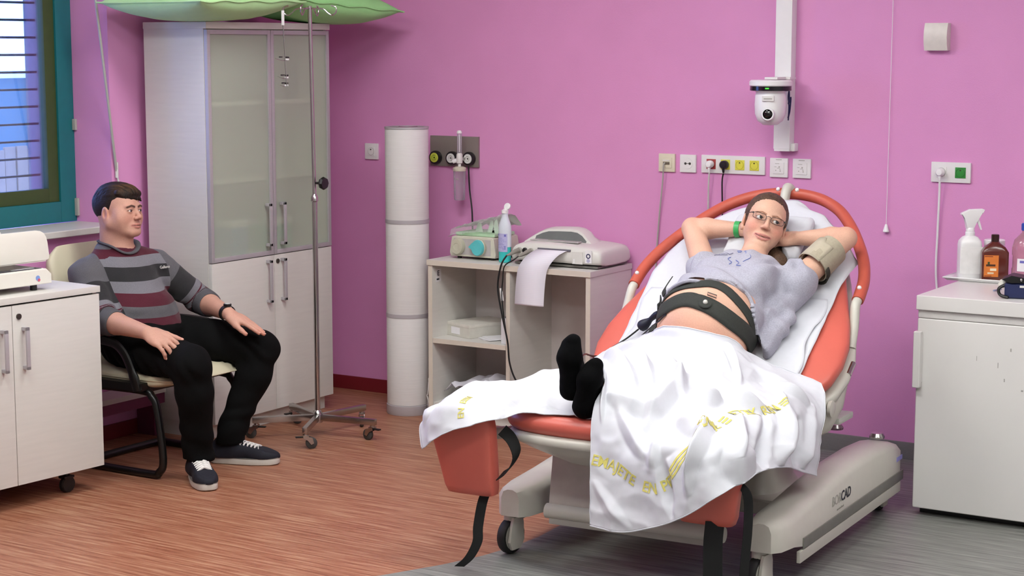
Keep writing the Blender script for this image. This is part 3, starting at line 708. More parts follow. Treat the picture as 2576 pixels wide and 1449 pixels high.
# sticker with the letter E inside
st = MB().box(.0242, .0246, .03, .075, .66, .72).build('sticker', PAPER, su)
lettering('E', .034, Matrix(((0, 0, 1, .0249), (1, 0, 0, .05), (0, 1, 0, .70), (0, 0, 0, 1))), mat('dark_print', '#2B2D38', .6), st, bold=True)
MB().box(.0246, .0249, .036, .058, .668, .676).build('print_line', MATS['dark_print'], st)

bxp = thing('paper_carton', 'flat white carton lying on the middle shelf', 'box', (-4.690, 7.188, .3925), R(-20))
MB().box(-.095, .095, -.13, .13, 0, .062, .003).build('carton', mat('white_carton', '#CFCBC2', .7), bxp); MB().box(-.096, .096, -.131, .131, .05, .066, .002).build('lid', mat('white_carton_lid', '#D8D3CA', .7), bxp)
MB().box(-.05, .02, -.1315, -.1312, .012, .045).build('carton_label', PAPER, bxp)
for i, (x, y, a) in enumerate(((-4.532, 7.145, -35), (-4.518, 7.135, -28), (-4.512, 7.15, -38))):
    o = MB().box(-.05, .05, -.105, .105, 0, .0025).build('leaflet', PAPER, None); o.location = (x, y, .3925 + i*.0028); o.rotation_euler = (0, 0, R(a)); tag(o, ('lowest', 'middle', 'topmost')[i] + ' thin white leaflet of the pile beside the carton', 'leaflet', 'leaflets on the shelf')
fld = thing('binder', 'white upright folder against the shelf divider', 'folder', (-4.425, 7.12, .3925))
MB().box(-.02, .012, -.12, .14, 0, .12, .002).build('cover', PAPER, fld); MB().box(-.009, .003, -.1, -.08, .12, .128).build('black_tab', BLACK, fld)
bg = thing('document_pouch', 'crumpled white plastic pouch of papers on the bottom shelf', 'pouch', (-4.64, 7.135, .081), R(-12))
P = []
for i in range(13):
    row = []
    for j in range(13):
        u = i/12*2-1; v = j/12*2-1
        row.append((u*.13 + .02*mnoise.noise((u*2, v*2, 5)), v*.13, .06 + .075*(1-u*u)*(1-v*v)*.3 + .05*(u*.5+.5) + .035*mnoise.noise((u*2.3, v*2.1, 9))))
    P.append(row)
MB().grid(P).build('top_sheet', mat('white_film', '#D9D6E0', .3, var=.04), bg, ang=30, solid=.002)
P2 = [[(p[0]*.95 - .01, p[1]*.97, max(.006, p[2]*.45 - .012)) for p in r] for r in P]
MB().grid(P2).build('lower_sheet', mat('grey_film', '#A9A6AC', .35, var=.04), bg, ang=30, solid=.002)
MB().box(-.10, .09, -.10, .10, 0, .014, .003).build('paper_stack', PAPER, bg)

# ------------------------------------------------------------------ on top of the shelf unit
dv_ = thing('suction_unit', 'beige medical unit with grey and turquoise dials under clear film', 'medical device', (-4.652, 7.175, SZ), R(0)); dv_.scale = (.86, 1, .98)
bp = [(-.148, .012), (-.155, .03), (-.140, .105), (-.12, .112), (.12, .112), (.135, .105), (.150, .03), (.145, .012)]
BG2 = mat('warm_grey_plastic', '#CFCBBB', .4)
MB().prism(bp, .0, .10, Matrix(((1, 0, 0, 0), (0, 0, -1, .0), (0, 1, 0, 0), (0, 0, 0, 1))), bev=.006, seg=3).prism(bp, -.12, .0, Matrix(((1, 0, 0, 0), (0, 0, -1, .0), (0, 1, 0, 0), (0, 0, 0, 1))), bev=.006).build('case', BG2, dv_)
fr_ = Matrix(((1, 0, 0, 0), (0, 0, -1, -.1), (0, 1, 0, 0), (0, 0, 0, 1)))
MB().box(-.125, .118, .022, .1, .0, .0015, mtx=fr_).build('front_panel', mat('mauve_grey_panel', '#B5AFAE', .4), dv_)
MB().lathe([(.040, 0), (.040, .022), (.036, .028), (.018, .029), (.016, .027), (0, .027)], 36, mtx=fr_ @ Matrix.Translation((-.088, .062, 0))).build('grey_dial', mat('stone_dial', '#BDB9A6', .4), dv_)
MB().lathe([(.039, 0), (.039, .03), (.035, .036), (0, .036)], 36, mtx=fr_ @ Matrix.Translation((.052, .062, 0))).prism([(.0, .034), (-.03, .022), (-.056, -.0), (-.034, -.012), (-.02, -.02)], .002, .032, fr_ @ Matrix.Translation((.05, .064, 0))).build('turquoise_dial', mat('turquoise_plastic', '#5DC0C4', .35), dv_)
MB().lathe([(.041, 0), (.042, .018), (.039, .02)], 36, mtx=fr_ @ Matrix.Translation((.052, .062, 0))).build('dial_collar', mat('stone_dial', '#BDB9A6', .4), dv_)
for x in (-.11, .11):
    for y in (-.07, .09): MB().cyl((x, y, 0), (x, y, .013), .012, n=12).build('foot', BLACK, dv_)
MB().box(-.13, .13, -.08, .10, .1125, .128, .006).build('green_cloth', mat('mint_cloth', '#BFE0BE', .8), dv_)
# crumpled clear bag over it
PB = []
for i in range(25):
    row = []
    for j in range(15):
        u = i/24; v = j/14
        x = -.165 + .33*u
        ridge = .128 + .085*(u**.8)*(1 - ((v-.45)/.62)**2) + .01
        z = ridge + .010*mnoise.noise((u*9, v*6, 2)) + .006*abs(mnoise.noise((u*20, v*12, 7)))
        if v < .08: z -= .03
        row.append((x + .006*mnoise.noise((u*8, v*7, 3)), -.105 + .22*v, z))
    PB.append(row)
MB().grid(PB).build('clear_bag', clear_mat('bag_film', '#F0F6F0', .14, .12), dv_, ang=25)
for (u0, h) in ((-.02, .055), (.06, .062), (.09, .07)):
    MB().prism([(-.022, 0), (.026, .0), (.012, h), (-.004, h*.8)], -.002, .002, Matrix(((1, 0, 0, u0), (0, 0, 1, -.02), (0, 1, 0, .128), (0, 0, 0, 1)))).build('packet', mat('pale_packet', '#DDEADD', .3), dv_)

gb = thing('gel_bottle', 'clear squeeze bottle of turquoise gel with open flip cap', 'bottle', (-4.464, 7.065, SZ))
def oval(prof, ex, n=32): return [[(r*ex*math.cos(2*math.pi*k/n), r*math.sin(2*math.pi*k/n), z) for k in range(n)] for r, z in prof]
MB().loft(oval([(.0225, .001), (.025, .004), (.025, .074)], 1.25)).build('turquoise_gel', mat('turquoise_gel', '#3FC0BE', .12, var=.02), gb)
GB = mat('translucent_bottle', '#D6DCE6', .3, var=.01)
MB().loft(oval([(.0255, .0745), (.0258, .16), (.024, .178), (.014, .212), (.0125, .22), (.0125, .233)], 1.25)).build('bottle_body', GB, gb)
MB().lathe([(.0165, .232), (.0165, .246), (.012, .248), (.006, .252), (.005, .258), (0, .258)], 24).build('cap', PLASTW, gb)
MB().lathe([(0, 0), (.0165, 0), (.0165, .007), (.013, .009), (0, .009)], 24, mtx=Matrix.Translation((.008, .012, .262)) @ Matrix.Rotation(R(68), 4, 'X')).build('flip_lid', PLASTW, gb)
lb = []
for i in range(13):
    a = R(198 + 120*i/12); lb.append([(.0264*1.25*math.cos(a), .0264*math.sin(a), z) for z in (.052, .138)])
LABL = mat('lilac_label', '#B7B4DC', .5)
MB().grid(lb).build('label', LABL, gb)
for k, (a0, a1, z, h) in enumerate([(202, 236, .128, .006)] + [(204, 205 + 70 + 15*(k % 3), .115 - k*.0075, .0014) for k in range(7)] + [(292, 300, .062, .018), (278, 282, .06, .014), (288, 306, .124, .010)]):
    q = []
    for i in range(6):
        a = R(a0 + (a1-a0)*i/5); q.append([(.0267*1.25*math.cos(a), .0267*math.sin(a), zz) for zz in (z, z + h)])
    MB().grid(q).build('print', mat('violet_print', '#6F6CB8', .5), gb)

ctg = thing('fetal_monitor', 'white fetal heart monitor with handle and paper printer slot', 'monitor', (-4.185, 7.18, SZ), 0)
MON = mat('monitor_white', '#DAD8D2', .38, var=.01)
secs = []
for x, hh, yf, yb in ((-.235, .062, -.125, .13), (-.225, .085, -.145, .15), (-.20, .098, -.152, .158), (-.15, .112, -.155, .16), (-.05, .112, -.155, .16), (.1, .108, -.155, .16), (.19, .10, -.155, .16), (.235, .094, -.15, .155), (.25, .08, -.142, .148), (.254, .05, -.135, .14)):
    secs.append([(x, yf + .006, .012), (x, yf, .03), (x, yf, hh*.72), (x, yf + .012, hh*.93), (x, yf + .03, hh), (x, yb - .03, hh + .005), (x, yb - .008, hh - .01), (x, yb, .03), (x, yb - .006, .012)])
MB().loft(secs).build('case', MON, ctg, ang=50, subsurf=1)
MB().box(-.21, .235, -.140, .14, .004, .014, .003).build('bottom_pan', mat('dark_pan', '#6C6A64', .5), ctg)
# carrying hood with a slanted display
hh = [(-.215, .098), (-.19, .118), (-.16, .140), (-.13, .156), (-.10, .165), (-.05, .168), (.02, .170), (.055, .166), (.085, .152), (.115, .128), (.145, .106), (.165, .098)]
def hood(x, h, front=0.0):
    d = h - .095; return [(x, -.045 - .0*d, .095), (x, -.045 + .55*d, .095 + .9*d), (x, -.030 + .62*d, .095 + d), (x, .012 + .62*d, .095 + d), (x, .03 + .62*d, .095 + .92*d), (x, .09, .095)]
MB().loft([hood(x, h) for x, h in hh]).build('carry_hood', MON, ctg, ang=35)
ds = [(x, h) for x, h in hh[2:10]]
q0 = [(x, -.045 + .55*(.012) - .0012, .095 + .9*.012 + .0008) for x, h in ds]; q1 = [(x, -.045 + .55*(h - .095 - .012) - .0012, .095 + .9*(h - .095 - .012) + .0008) for x, h in ds]
MB().loft([[a_, b_, (b_[0], b_[1] + .004, b_[2] - .003), (a_[0], a_[1] + .004, a_[2] - .003)] for a_, b_ in zip(q0, q1)]).build('display', mat('smoked_display', '#7E8482', .12, metal=.3), ctg)
MB().prism([(-.15, -.10), (.11, -.10), (.10, -.052), (-.14, -.052)], .1105, .1150).build('control_panel', mat('grey_panel', '#B9B6B4', .4), ctg)
MB().box(-.065, -.045, -.08, -.07, .1155, .1175).build('button', GREYPL, ctg)
MB().box(-.075, .10, -.1565, -.150, .076, .086, .001).build('printer_slot', mat('slot_shadow_grey', '#6B6872', .5), ctg)
MB().box(.11, .165, -.1575, -.1535, .022, .078, .001).build('side_flap', MON, ctg); MB().box(.118, .124, -.159, -.157, .025, .045).build('flap_latch', PLASTW, ctg)
bdg = MB().box(.178, .212, -.1568, -.1542, .030, .088).build('badge', PLASTW, ctg)
MB().lathe([(.0065, 0), (.0115, 0), (.0115, .0006), (.0065, .0006)], 24, mtx=Matrix(((1, 0, 0, .195), (0, 0, -1, -.157), (0, 1, 0, .062), (0, 0, 0, 1)))).build('badge_ring', mat('dark_blue_print', '#3A3C5A', .5), bdg)
MB().lathe([(0, 0), (.009, 0), (.009, .0004), (0, .0004)], 24, mtx=Matrix(((1, 0, 0, .195), (0, 0, -1, -.157), (0, 1, 0, .041), (0, 0, 0, 1)))).build('badge_disc', mat('pale_violet_print', '#B9B7CE', .5), bdg)
for u in (-.175, -.145, -.112):
    MB().lathe([(.0135, 0), (.0135, .006), (.010, .008), (0, .008)], 20, mtx=Matrix(((1, 0, 0, u), (0, 0, -1, -.151), (0, 1, 0, .068), (0, 0, 0, 1)))).build('port', GREYPL if u != -.145 else BLACK, ctg)
for u in (-.175, -.112):
    MB().tube([(u, -.157, .068), (u - .008, -.175, .064), (u - .02, -.205, .052), (u - .028, -.22, .048)], [.012, .011, .007, .004], 12).build('connector', mat('mid_grey_rubber', '#8E8A82', .5), ctg)
# paper strip: comes out of the slot, lies over the top edge and hangs down
cy = -.168; path = [(.006, -.157, .079), (.0, -.17, .076), (-.02, -.20, .058), (-.04, -.225, .026), (-.055, -.235, -.01), (-.062, -.238, -.06), (-.067, -.239, -.12), (-.07, -.239, -.175)]
pp = spline(path, 5); rows = [[(p.x - .078, p.y, p.z), (p.x, p.y - .0015, p.z), (p.x + .078, p.y, p.z)] for p in pp]
ps = thing('printer_paper', 'white recorder paper strip hanging out of the monitor', 'paper strip', (-4.185, 7.18, SZ), 0)
PGRID = bpy.data.materials.new('recorder_paper'); PGRID.use_nodes = True
_n = PGRID.node_tree.nodes; _l = PGRID.node_tree.links; _b = _n['Principled BSDF']; _b.inputs['Roughness'].default_value = .8
_tc = _n.new('ShaderNodeTexCoord'); _br = _n.new('ShaderNodeTexBrick'); _br.offset = 0; _br.inputs['Scale'].default_value = 60; _br.inputs['Mortar Size'].default_value = .04; _br.inputs['Brick Width'].default_value = .5; _br.inputs['Row Height'].default_value = .5
for q in ('Color1', 'Color2'): _br.inputs[q].default_value = lin('#EAE6F0')
_br.inputs['Mortar'].default_value = lin('#E3DEEB')
_sx = _n.new('ShaderNodeSeparateXYZ'); _cx = _n.new('ShaderNodeCombineXYZ'); _l.new(_tc.outputs['Object'], _sx.inputs[0]); _l.new(_sx.outputs['X'], _cx.inputs['X']); _l.new(_sx.outputs['Z'], _cx.inputs['Y'])
_l.new(_cx.outputs[0], _br.inputs['Vector']); _l.new(_br.outputs['Color'], _b.inputs['Base Color'])
MB().grid(rows).build('paper', PGRID, ps, ang=60, solid=.0006)
cable('probe_cable', 'black probe cable hanging from the monitor past the shelf divider', [(-4.388, 6.96, SZ + .048), (-4.41, 6.945, SZ + .0), (-4.425, 6.94, SZ - .1), (-4.40, 6.935, SZ - .22), (-4.365, 6.93, SZ - .35), (-4.35, 6.925, SZ - .45), (-4.31, 6.92, SZ - .53), (-4.22, 6.9, SZ - .6)], .0042, BLACK)
cable('thin_probe_cable', 'thin dark probe cable dropping behind the shelf top', [(-4.325, 6.96, SZ + .048), (-4.345, 6.95, SZ + .03), (-4.39, 6.945, SZ + .0), (-4.40, 6.945, SZ - .06), (-4.405, 6.946, SZ - .16), (-4.375, 6.94, SZ - .34)], .003, BLACK)
o = MB().box(-.007, .007, -.0015, .0015, -.03, .03, .001, mtx=Matrix.Rotation(R(-8), 4, 'Y')).build('cable_tag', PLASTW, None); o.location = (-4.408, 6.9475, SZ - .135); tag(o, 'small white tag wrapped on the black probe cable', 'tag')

# ------------------------------------------------------------------ fridge and what stands on it
FX0, FY0 = -2.245, 6.47
fg_ = thing('small_fridge', 'white under-counter fridge with scuffed door by the bed', 'fridge', (FX0, FY0, 0))
MB().box(.0, .60, .055, .645, .02, .795, .006).build('body', FRIDGE, fg_)
MB().box(-.004, .604, -.012, .665, .795, .85, .005, 3).build('worktop', FRIDGE, fg_)
MB().box(.0, .60, -.002, .048, .03, .762, .008, 3).build('door', FRIDGE, fg_)
MB().box(.0, .60, .0, .05, .763, .797, .008, 3).build('door_top_trim', mat('grey_white_trim', '#CFCBC9', .4), fg_)
MB().box(-.004, .024, -.034, -.006, .50, .715, .006, 3).box(.0, .024, -.01, .0, .52, .70).build('handle', FRIDGE, fg_)
MB().box(.01, .59, .06, .5, .0, .02).build('foot', BLACK, fg_)
SCUFF = mat('scuff_grey', '#A29D9A', .6)
for x, z, h, w_ in ((.31, .60, .020, .003), (.355, .665, .012, .005), (.42, .65, .006, .008), (.335, .55, .012, .004), (.455, .53, .02, .003), (.40, .52, .006, .008), (.23, .62, .018, .002)):
    MB().box(x, x + w_, -.0025, -.0019, z, z + h).build('scuff', SCUFF, fg_)
FZ = .85
ty = thing('plastic_tray', 'shallow white tray under the bottles on the fridge', 'tray', (-2.07, 7.03, FZ + .001))
MB().loft([[(-.235, -.098, .012), (.235, -.098, .012), (.235, .098, .012), (-.235, .098, .012)], [(-.222, -.086, .002), (.222, -.086, .002), (.222, .086, .002), (-.222, .086, .002)]], caps=False).loft([[(-.238, -.101, .012), (.238, -.101, .012), (.238, .101, .012), (-.238, .101, .012)], [(-.224, -.088, 0), (.224, -.088, 0), (.224, .088, 0), (-.224, .088, 0)]], caps=False).box(-.223, .223, -.087, .087, 0, .0025).build('dish', PLASTW, ty)
MB().tube([(-.237, -.100, .012), (.237, -.100, .012), (.237, .100, .012), (-.237, .100, .012)], .0025, 6, closed=True).build('rim', PLASTW, ty)
TZ = FZ + .0045
def rrect(w, d, z, r=.3, n=32):
    out = []
    for k in range(n):
        a = 2*math.pi*k/n; ca, sa = math.cos(a), math.sin(a)
        out.append((math.copysign(abs(ca)**r, ca)*w/2, math.copysign(abs(sa)**r, sa)*d/2, z))
    return out
sb = thing('spray_bottle', 'white trigger spray bottle on the tray', 'spray bottle', (-2.232, 7.025, TZ), R(32))
MB().loft([rrect(.084, .062, .0), rrect(.088, .066, .004), rrect(.088, .066, .135), rrect(.084, .062, .150, .35), rrect(.06, .045, .166, .6), rrect(.036, .036, .172, 1)]).build('bottle', PLASTW, sb)
MB().box(-.0445, .0445, -.0335, -.0328, .020, .128, .0).build('label', mat('white_label', '#F0EFEE', .6), sb)
MB().lathe([(.019, .17), (.019, .185), (.017, .187), (.017, .20), (.014, .204)], 24).build('collar', PLASTW, sb)
XZ = Matrix(((1, 0, 0, 0), (0, 0, 1, 0), (0, 1, 0, 0), (0, 0, 0, 1)))
MB().prism([(-.017, .20), (.014, .20), (.018, .225), (.03, .245), (.048, .262), (.054, .275), (.046, .279), (-.005, .277), (-.038, .262), (-.04, .256), (-.022, .245)], -.012, .012, XZ, bev=.004, seg=3).build('trigger_head', PLASTW, sb)
MB().prism([(.020, .24), (.03, .248), (.040, .215), (.046, .195), (.040, .194), (.032, .212)], -.006, .006, XZ, bev=.002).build('trigger', PLASTW, sb)
br = thing('brown_bottle', 'brown plastic disinfectant bottle with orange label', 'bottle', (-2.122, 7.0, TZ), R(24))
BRN = mat('brown_plastic', '#5A2218', .25, var=.03, coat=.2)
MB().loft([rrect(.098, .062, .0, .2), rrect(.104, .068, .005, .2), rrect(.104, .068, .115, .2), rrect(.08, .06, .135, .4), rrect(.04, .04, .150, .9), rrect(.030, .030, .156, 1)]).build('bottle', BRN, br)
MB().lathe([(.0155, .155), (.0155, .182), (.0135, .184), (0, .184)], 24).build('cap', mat('dark_brown_cap', '#2E120E', .35), br)
lbx = MB().box(-.044, .012, -.0352, -.0342, .018, .104).build('label', mat('orange_label', '#D8792F', .5), br)
for (x0, x1, z0, z1, c) in ((-.042, -.010, .098, .1005, '#6B1F10'), (-.036, .0, .06, .068, '#4A2A12'), (-.03, -.022, .068, .078, '#3E4A1E'), (-.02, .004, .042, .052, '#F0E0C0'), (-.03, -.006, .03, .036, '#EBD9B8'), (-.042, -.014, .02, .0225, '#6B1F10')):
    MB().box(x0, x1, -.0356, -.0351, z0, z1).build('print', mat('lbl' + c, c, .5), lbx)
jb = thing('jar', 'white jar with wide lid behind the spray bottle', 'jar', (-2.15, 7.085, TZ))
MB().lathe([(0, 0), (.038, 0), (.04, .004), (.04, .12), (.036, .128), (.034, .13)], 28).build('jar_body', PLASTW, jb); MB().lathe([(.040, .128), (.0415, .131), (.0415, .152), (.038, .155), (0, .155)], 28).build('lid', PLASTW, jb)
cb_ = thing('clear_bottle', 'clear plastic bottle with pink tint and blue cap', 'bottle', (-2.008, 7.035, TZ))
CLP = mat('pink_clear_plastic', '#D9A5B4', .15, var=.02, trans=.6, alpha=.85)
MB().lathe([(0, 0), (.050, 0), (.054, .005), (.054, .05), (.051, .058), (.051, .10), (.054, .108), (.054, .135), (.046, .165), (.024, .188), (.018, .195), (.018, .205)], 36).build('bottle', CLP, cb_)
MB().lathe([(.0205, .203), (.0215, .207), (.0215, .228), (.018, .232), (0, .232)], 28).build('cap', mat('blue_cap', '#2E4FB0', .35), cb_)
q = []
for i in range(9):
    a = R(250 + 75*i/8); q.append([(.0545*math.cos(a), .0545*math.sin(a), z) for z in (.045, .095)])
MB().grid(q).build('label', PAPER, cb_)
q = []
for i in range(6):
    a = R(262 + 45*i/5); q.append([(.0549*math.cos(a), .0549*math.sin(a), z) for z in (.078, .088)])
MB().grid(q).build('blue_print', mat('violet_print', '#6F6CB8', .5), cb_)
bpm = thing('blood_pressure_gauge', 'navy blue blood pressure case with dial on the fridge', 'blood pressure kit', (-1.878, 6.60, FZ + .001), R(12))
MB().box(-.075, .11, -.045, .045, 0, .058, .012, 3).build('case', NAVY, bpm)
MB().box(-.07, .115, -.05, .05, .059, .075, .007, 3).prism([(-.085, .07), (-.05, .058), (.02, .066), (.0, .078), (-.05, .086)], -.05, .05, XZ).build('black_strap', BLACK, bpm)
MB().tube(spline([(-.07, -.03, .05), (-.095, -.035, .035), (-.09, -.04, .012), (-.06, -.05, .004)], 6), .006, 8).build('tube', BLACK, bpm)
MB().lathe([(.028, 0), (.028, .010), (.022, .012), (0, .012)], 28, mtx=Matrix(((1, 0, 0, .03), (0, 0, -1, -.045), (0, 1, 0, .03), (0, 0, 0, 1)))).build('dial', mat('dial_silver', '#9FB0C8', .3, metal=.4), bpm)
MB().sphere((-.015, -.052, .072), .006, 10).build('stud', CHROME, bpm); MB().box(-.02, .0, -.0465, -.0445, .042, .05).build('buckle', PLAST, bpm)
MB().prism([(.0, .076), (.05, .09), (.11, .085), (.11, .076)], -.03, .03, XZ).build('red_pouch', mat('dark_red_pouch', '#8C1F34', .5), bpm)
MB().lathe([(0, 0), (.016, .002), (.02, .012), (.012, .03), (.004, .034)], 16, mtx=Matrix.Translation((-.085, .02, .03))).build('bulb', mat('pale_bulb', '#D8D6CC', .4), bpm)
pn = MB().cyl((0, 0, .004), (.012, .055, .004), .0035, n=8).build('pen_cap', mat('grey_blue_pen', '#8E96AE', .4), None); pn.location = (-2.03, 6.70, FZ + .001); tag(pn, 'short grey-blue pen piece lying on the fridge top', 'pen')
# ------------------------------------------------------------------ the delivery bed
BED_LOC, BED_ROT = (-2.78, 5.31, 0), R(3.1)
bed = thing('delivery_bed', 'red upholstered delivery bed on an ivory wheeled base', 'bed', BED_LOC, BED_ROT)
INC = R(35); CI, SI = math.cos(INC), math.sin(INC)
def BP(x, s, n): return V(x, .45 + s*CI - n*SI, .60 + s*SI + n*CI)       # a point on the inclined back section
def interp(tab, t):
    for (a, va), (b, vb) in zip(tab, tab[1:]):
        if t <= b: return va + (vb - va) * max(0, (t - a)) / (b - a)
    return tab[-1][1]
BW = [(-.03, .40), (0, .435), (.06, .468), (.15, .485), (.25, .480), (.35, .455), (.45, .42), (.55, .385), (.65, .35), (.75, .31), (.85, .25), (.92, .17), (.96, .08)]
def superring(hw, top, bot, y_s, f, n=44, e=.42):
    out = []
    for k in range(n):
        a = 2*math.pi*k/n; ca, sa = math.cos(a), math.sin(a)
        x = math.copysign(abs(ca)**e, ca)*hw; nn = (top+bot)/2 + math.copysign(abs(sa)**.62, sa)*(top-bot)/2
        out.append(f(x, y_s, nn))
    return out
secs = []
ss = [-.03, -.015, 0, .03, .06, .1, .15, .2, .25, .3, .35, .4, .45, .5, .55, .6, .65, .7, .75, .8, .85, .89, .92, .945, .96]
for s in ss:
    w = interp(BW, s); th = .09 if .0 <= s <= .93 else .055
    secs.append(superring(w, 0, -th, s, lambda x, y, n: BP(x, y, n)))
MB().loft(secs).build('back_cushion', REDV, bed, ang=60)
secs = []
for s in ss[1:]:
    w = interp(BW, s) + .012
    secs.append(superring(w, -.075, -.15 + .04*max(0, s - .5), s, lambda x, y, n: BP(x, y, n), e=.5))
bsh = MB().loft(secs).build('back_shell', BEDW, bed, ang=60)
# deep lower shell behind the hinge
low = []
for s, w, t_, b_ in ((-.10, .36, -.16, -.24), (0, .46, -.1, -.27), (.1, .475, -.1, -.26), (.25, .46, -.1, -.23), (.45, .36, -.1, -.19), (.6, .2, -.1, -.16)):
    low.append(superring(w, t_, b_, s, lambda x, y, n: BP(x, y, n), e=.5))
MB().loft(low).build('lower_shell', BEDW, bed, ang=60)
for sx in (-1, 1):
    MB().tube([BP(sx*.488, .17, -.105), BP(sx*.490, .23, -.105)], .011, 12).build('side_stud', CHROME, bed)
    MB().lathe([(0, 0), (.03, 0), (.03, .012), (.02, .016), (0, .016)], 24, mtx=Matrix.Translation(BP(sx*.458, .02, -.13)) @ Matrix.Rotation(R(90*sx), 4, 'Y')).build('hinge_cap', BEDW, bed)
MB().box(.40, .47, .62, .78, .43, .455, .01).build('grip_lever', mat('pale_grey_lever', '#B9BAB2', .4), bed)
# tucked red flap at the right hinge corner
MB().loft([superring(.06, .0, -.05, 0, lambda x, y, n: BP(.37 + x, -.03 + n*.1, n)), superring(.05, -.01, -.06, 0, lambda x, y, n: BP(.37 + x, -.07, n - .02))]).build('seat_fold', REDV, bed)
# hoop grip round the head end
hpts = [(.452, .47), (.452, .50), (.444, .585), (.412, .69), (.352, .81), (.292, .905), (.23, .978), (.155, 1.03), (.08, 1.056), (.0, 1.064)]
hoop = [(x, s) for x, s in hpts] + [(-x, s) for x, s in hpts[-2::-1]]
hp3 = spline([BP(x, s, -.02) for x, s in hoop], 6)
hg_ = MB().tube(hp3, .0225, 16).build('hoop_grip', mat('orange_red_grip', '#BE5744', .45, var=.03), bed)
for sx in (-1, 1):
    MB().tube(spline([BP(sx*.452, .475, -.02), BP(sx*.452, .44, -.022), BP(sx*.458, .38, -.06), BP(sx*.462, .30, -.10)], 5), [.0175]*16, 14).build('hoop_bracket', BEDW, bed)
    MB().sphere(BP(sx*.040, 1.06, .004), .0085, 12).build('button', PLASTW, hg_)
    MB().sphere(BP(sx*.450, .515, .003), .0085, 12).build('button', PLASTW, hg_)
MB().tube(spline([BP(0, 1.075, -.015), BP(0, 1.06, .01), BP(0, 1.02, -.005), BP(.0, .95, -.06), BP(0, .85, -.11)], 5), [.026, .027, .026, .024, .022, .021] + [.02]*15, 14).build('hoop_clamp', BEDW, bed)
# seat and foot sections
def plan_loft(hx, y0, y1, z0, z1, e=.45, ex=.3, n=44, rows=9, fn=None):
    secs = []
    for i in range(rows):
        t = i/(rows-1); a = math.pi*(t-.5); sc = math.cos(a)**ex if abs(t-.5) < .499 else .55
        z = z0 + (z1-z0)*t; sec = []
        inset = (1-sc)*.05
        for k in range(n):
            b_ = 2*math.pi*k/n; cb, sb_ = math.cos(b_), math.sin(b_)
            x = math.copysign(abs(cb)**e, cb)*(hx-inset); y = (y0+y1)/2 + math.copysign(abs(sb_)**e, sb_)*((y1-y0)/2-inset)
            sec.append((x, y, z))
        secs.append(sec)
    return secs
MB().loft(plan_loft(.43, .06, .47, .51, .595)).build('seat_cushion', REDV, bed, ang=60)
MB().loft(plan_loft(.425, .05, .50, .40, .515, ex=.5)).build('seat_shell', BEDW, bed, ang=60)
MB().loft(plan_loft(.445, -.30, .055, .488, .556, e=.62)).build('foot_cushion', REDV, bed, ang=60)
MB().loft(plan_loft(.448, -.305, .07, .452, .49, e=.62, ex=.12)).build('foot_shell', BEDW, bed, ang=60)
bl_ = [[(x*f, (y+.115)*f2 - .115 + dy, z) for x, y, z in plan_loft(.44, -.30, .07, 0, 1, e=.62, rows=2)[0]] for f, f2, dy, z in ((1.03, 1.02, 0, 0), (.9, .85, .02, 0), (.6, .55, .03, 0))]
zz = (.453, .42, .375)
MB().loft([[(p[0], p[1], z) for p in s_] for s_, z in zip(bl_, zz)]).build('foot_underside', BEDW, bed, ang=50)
MB().sphere((-.02, -.20, .425), .012, 10).build('bolt', CHROME, bed)
# front plate, foot bar
MB().prism([(-.07, .425), (-.05, .43), (-.085, .215), (-.105, .21)], -.325, .325, Matrix(((0, 0, 1, 0), (1, 0, 0, 0), (0, 1, 0, 0), (0, 0, 0, 1))), bev=.004).build('front_plate', mat('warm_grey_enamel', '#B7B0A8', .4), bed)
MB().tube([(-.33, -.11, .185), (.33, -.11, .185)], .026, 18).build('foot_bar', BEDW, bed)
MB().box(-.315, .315, -.125, -.085, .142, .165, .006).build('foot_bar_base', GREYPL, bed)
MB().box(-.13, -.10, -.115, -.095, .27, .31, .003).build('latch', mat('dark_latch', '#4B4843', .4), bed)
MB().tube(spline([(-.28, -.05, .41), (-.285, -.06, .36), (-.27, -.05, .29), (-.24, -.03, .275), (-.22, -.02, .30)], 6), .003, 8).build('loose_wire', GREYPL, bed)
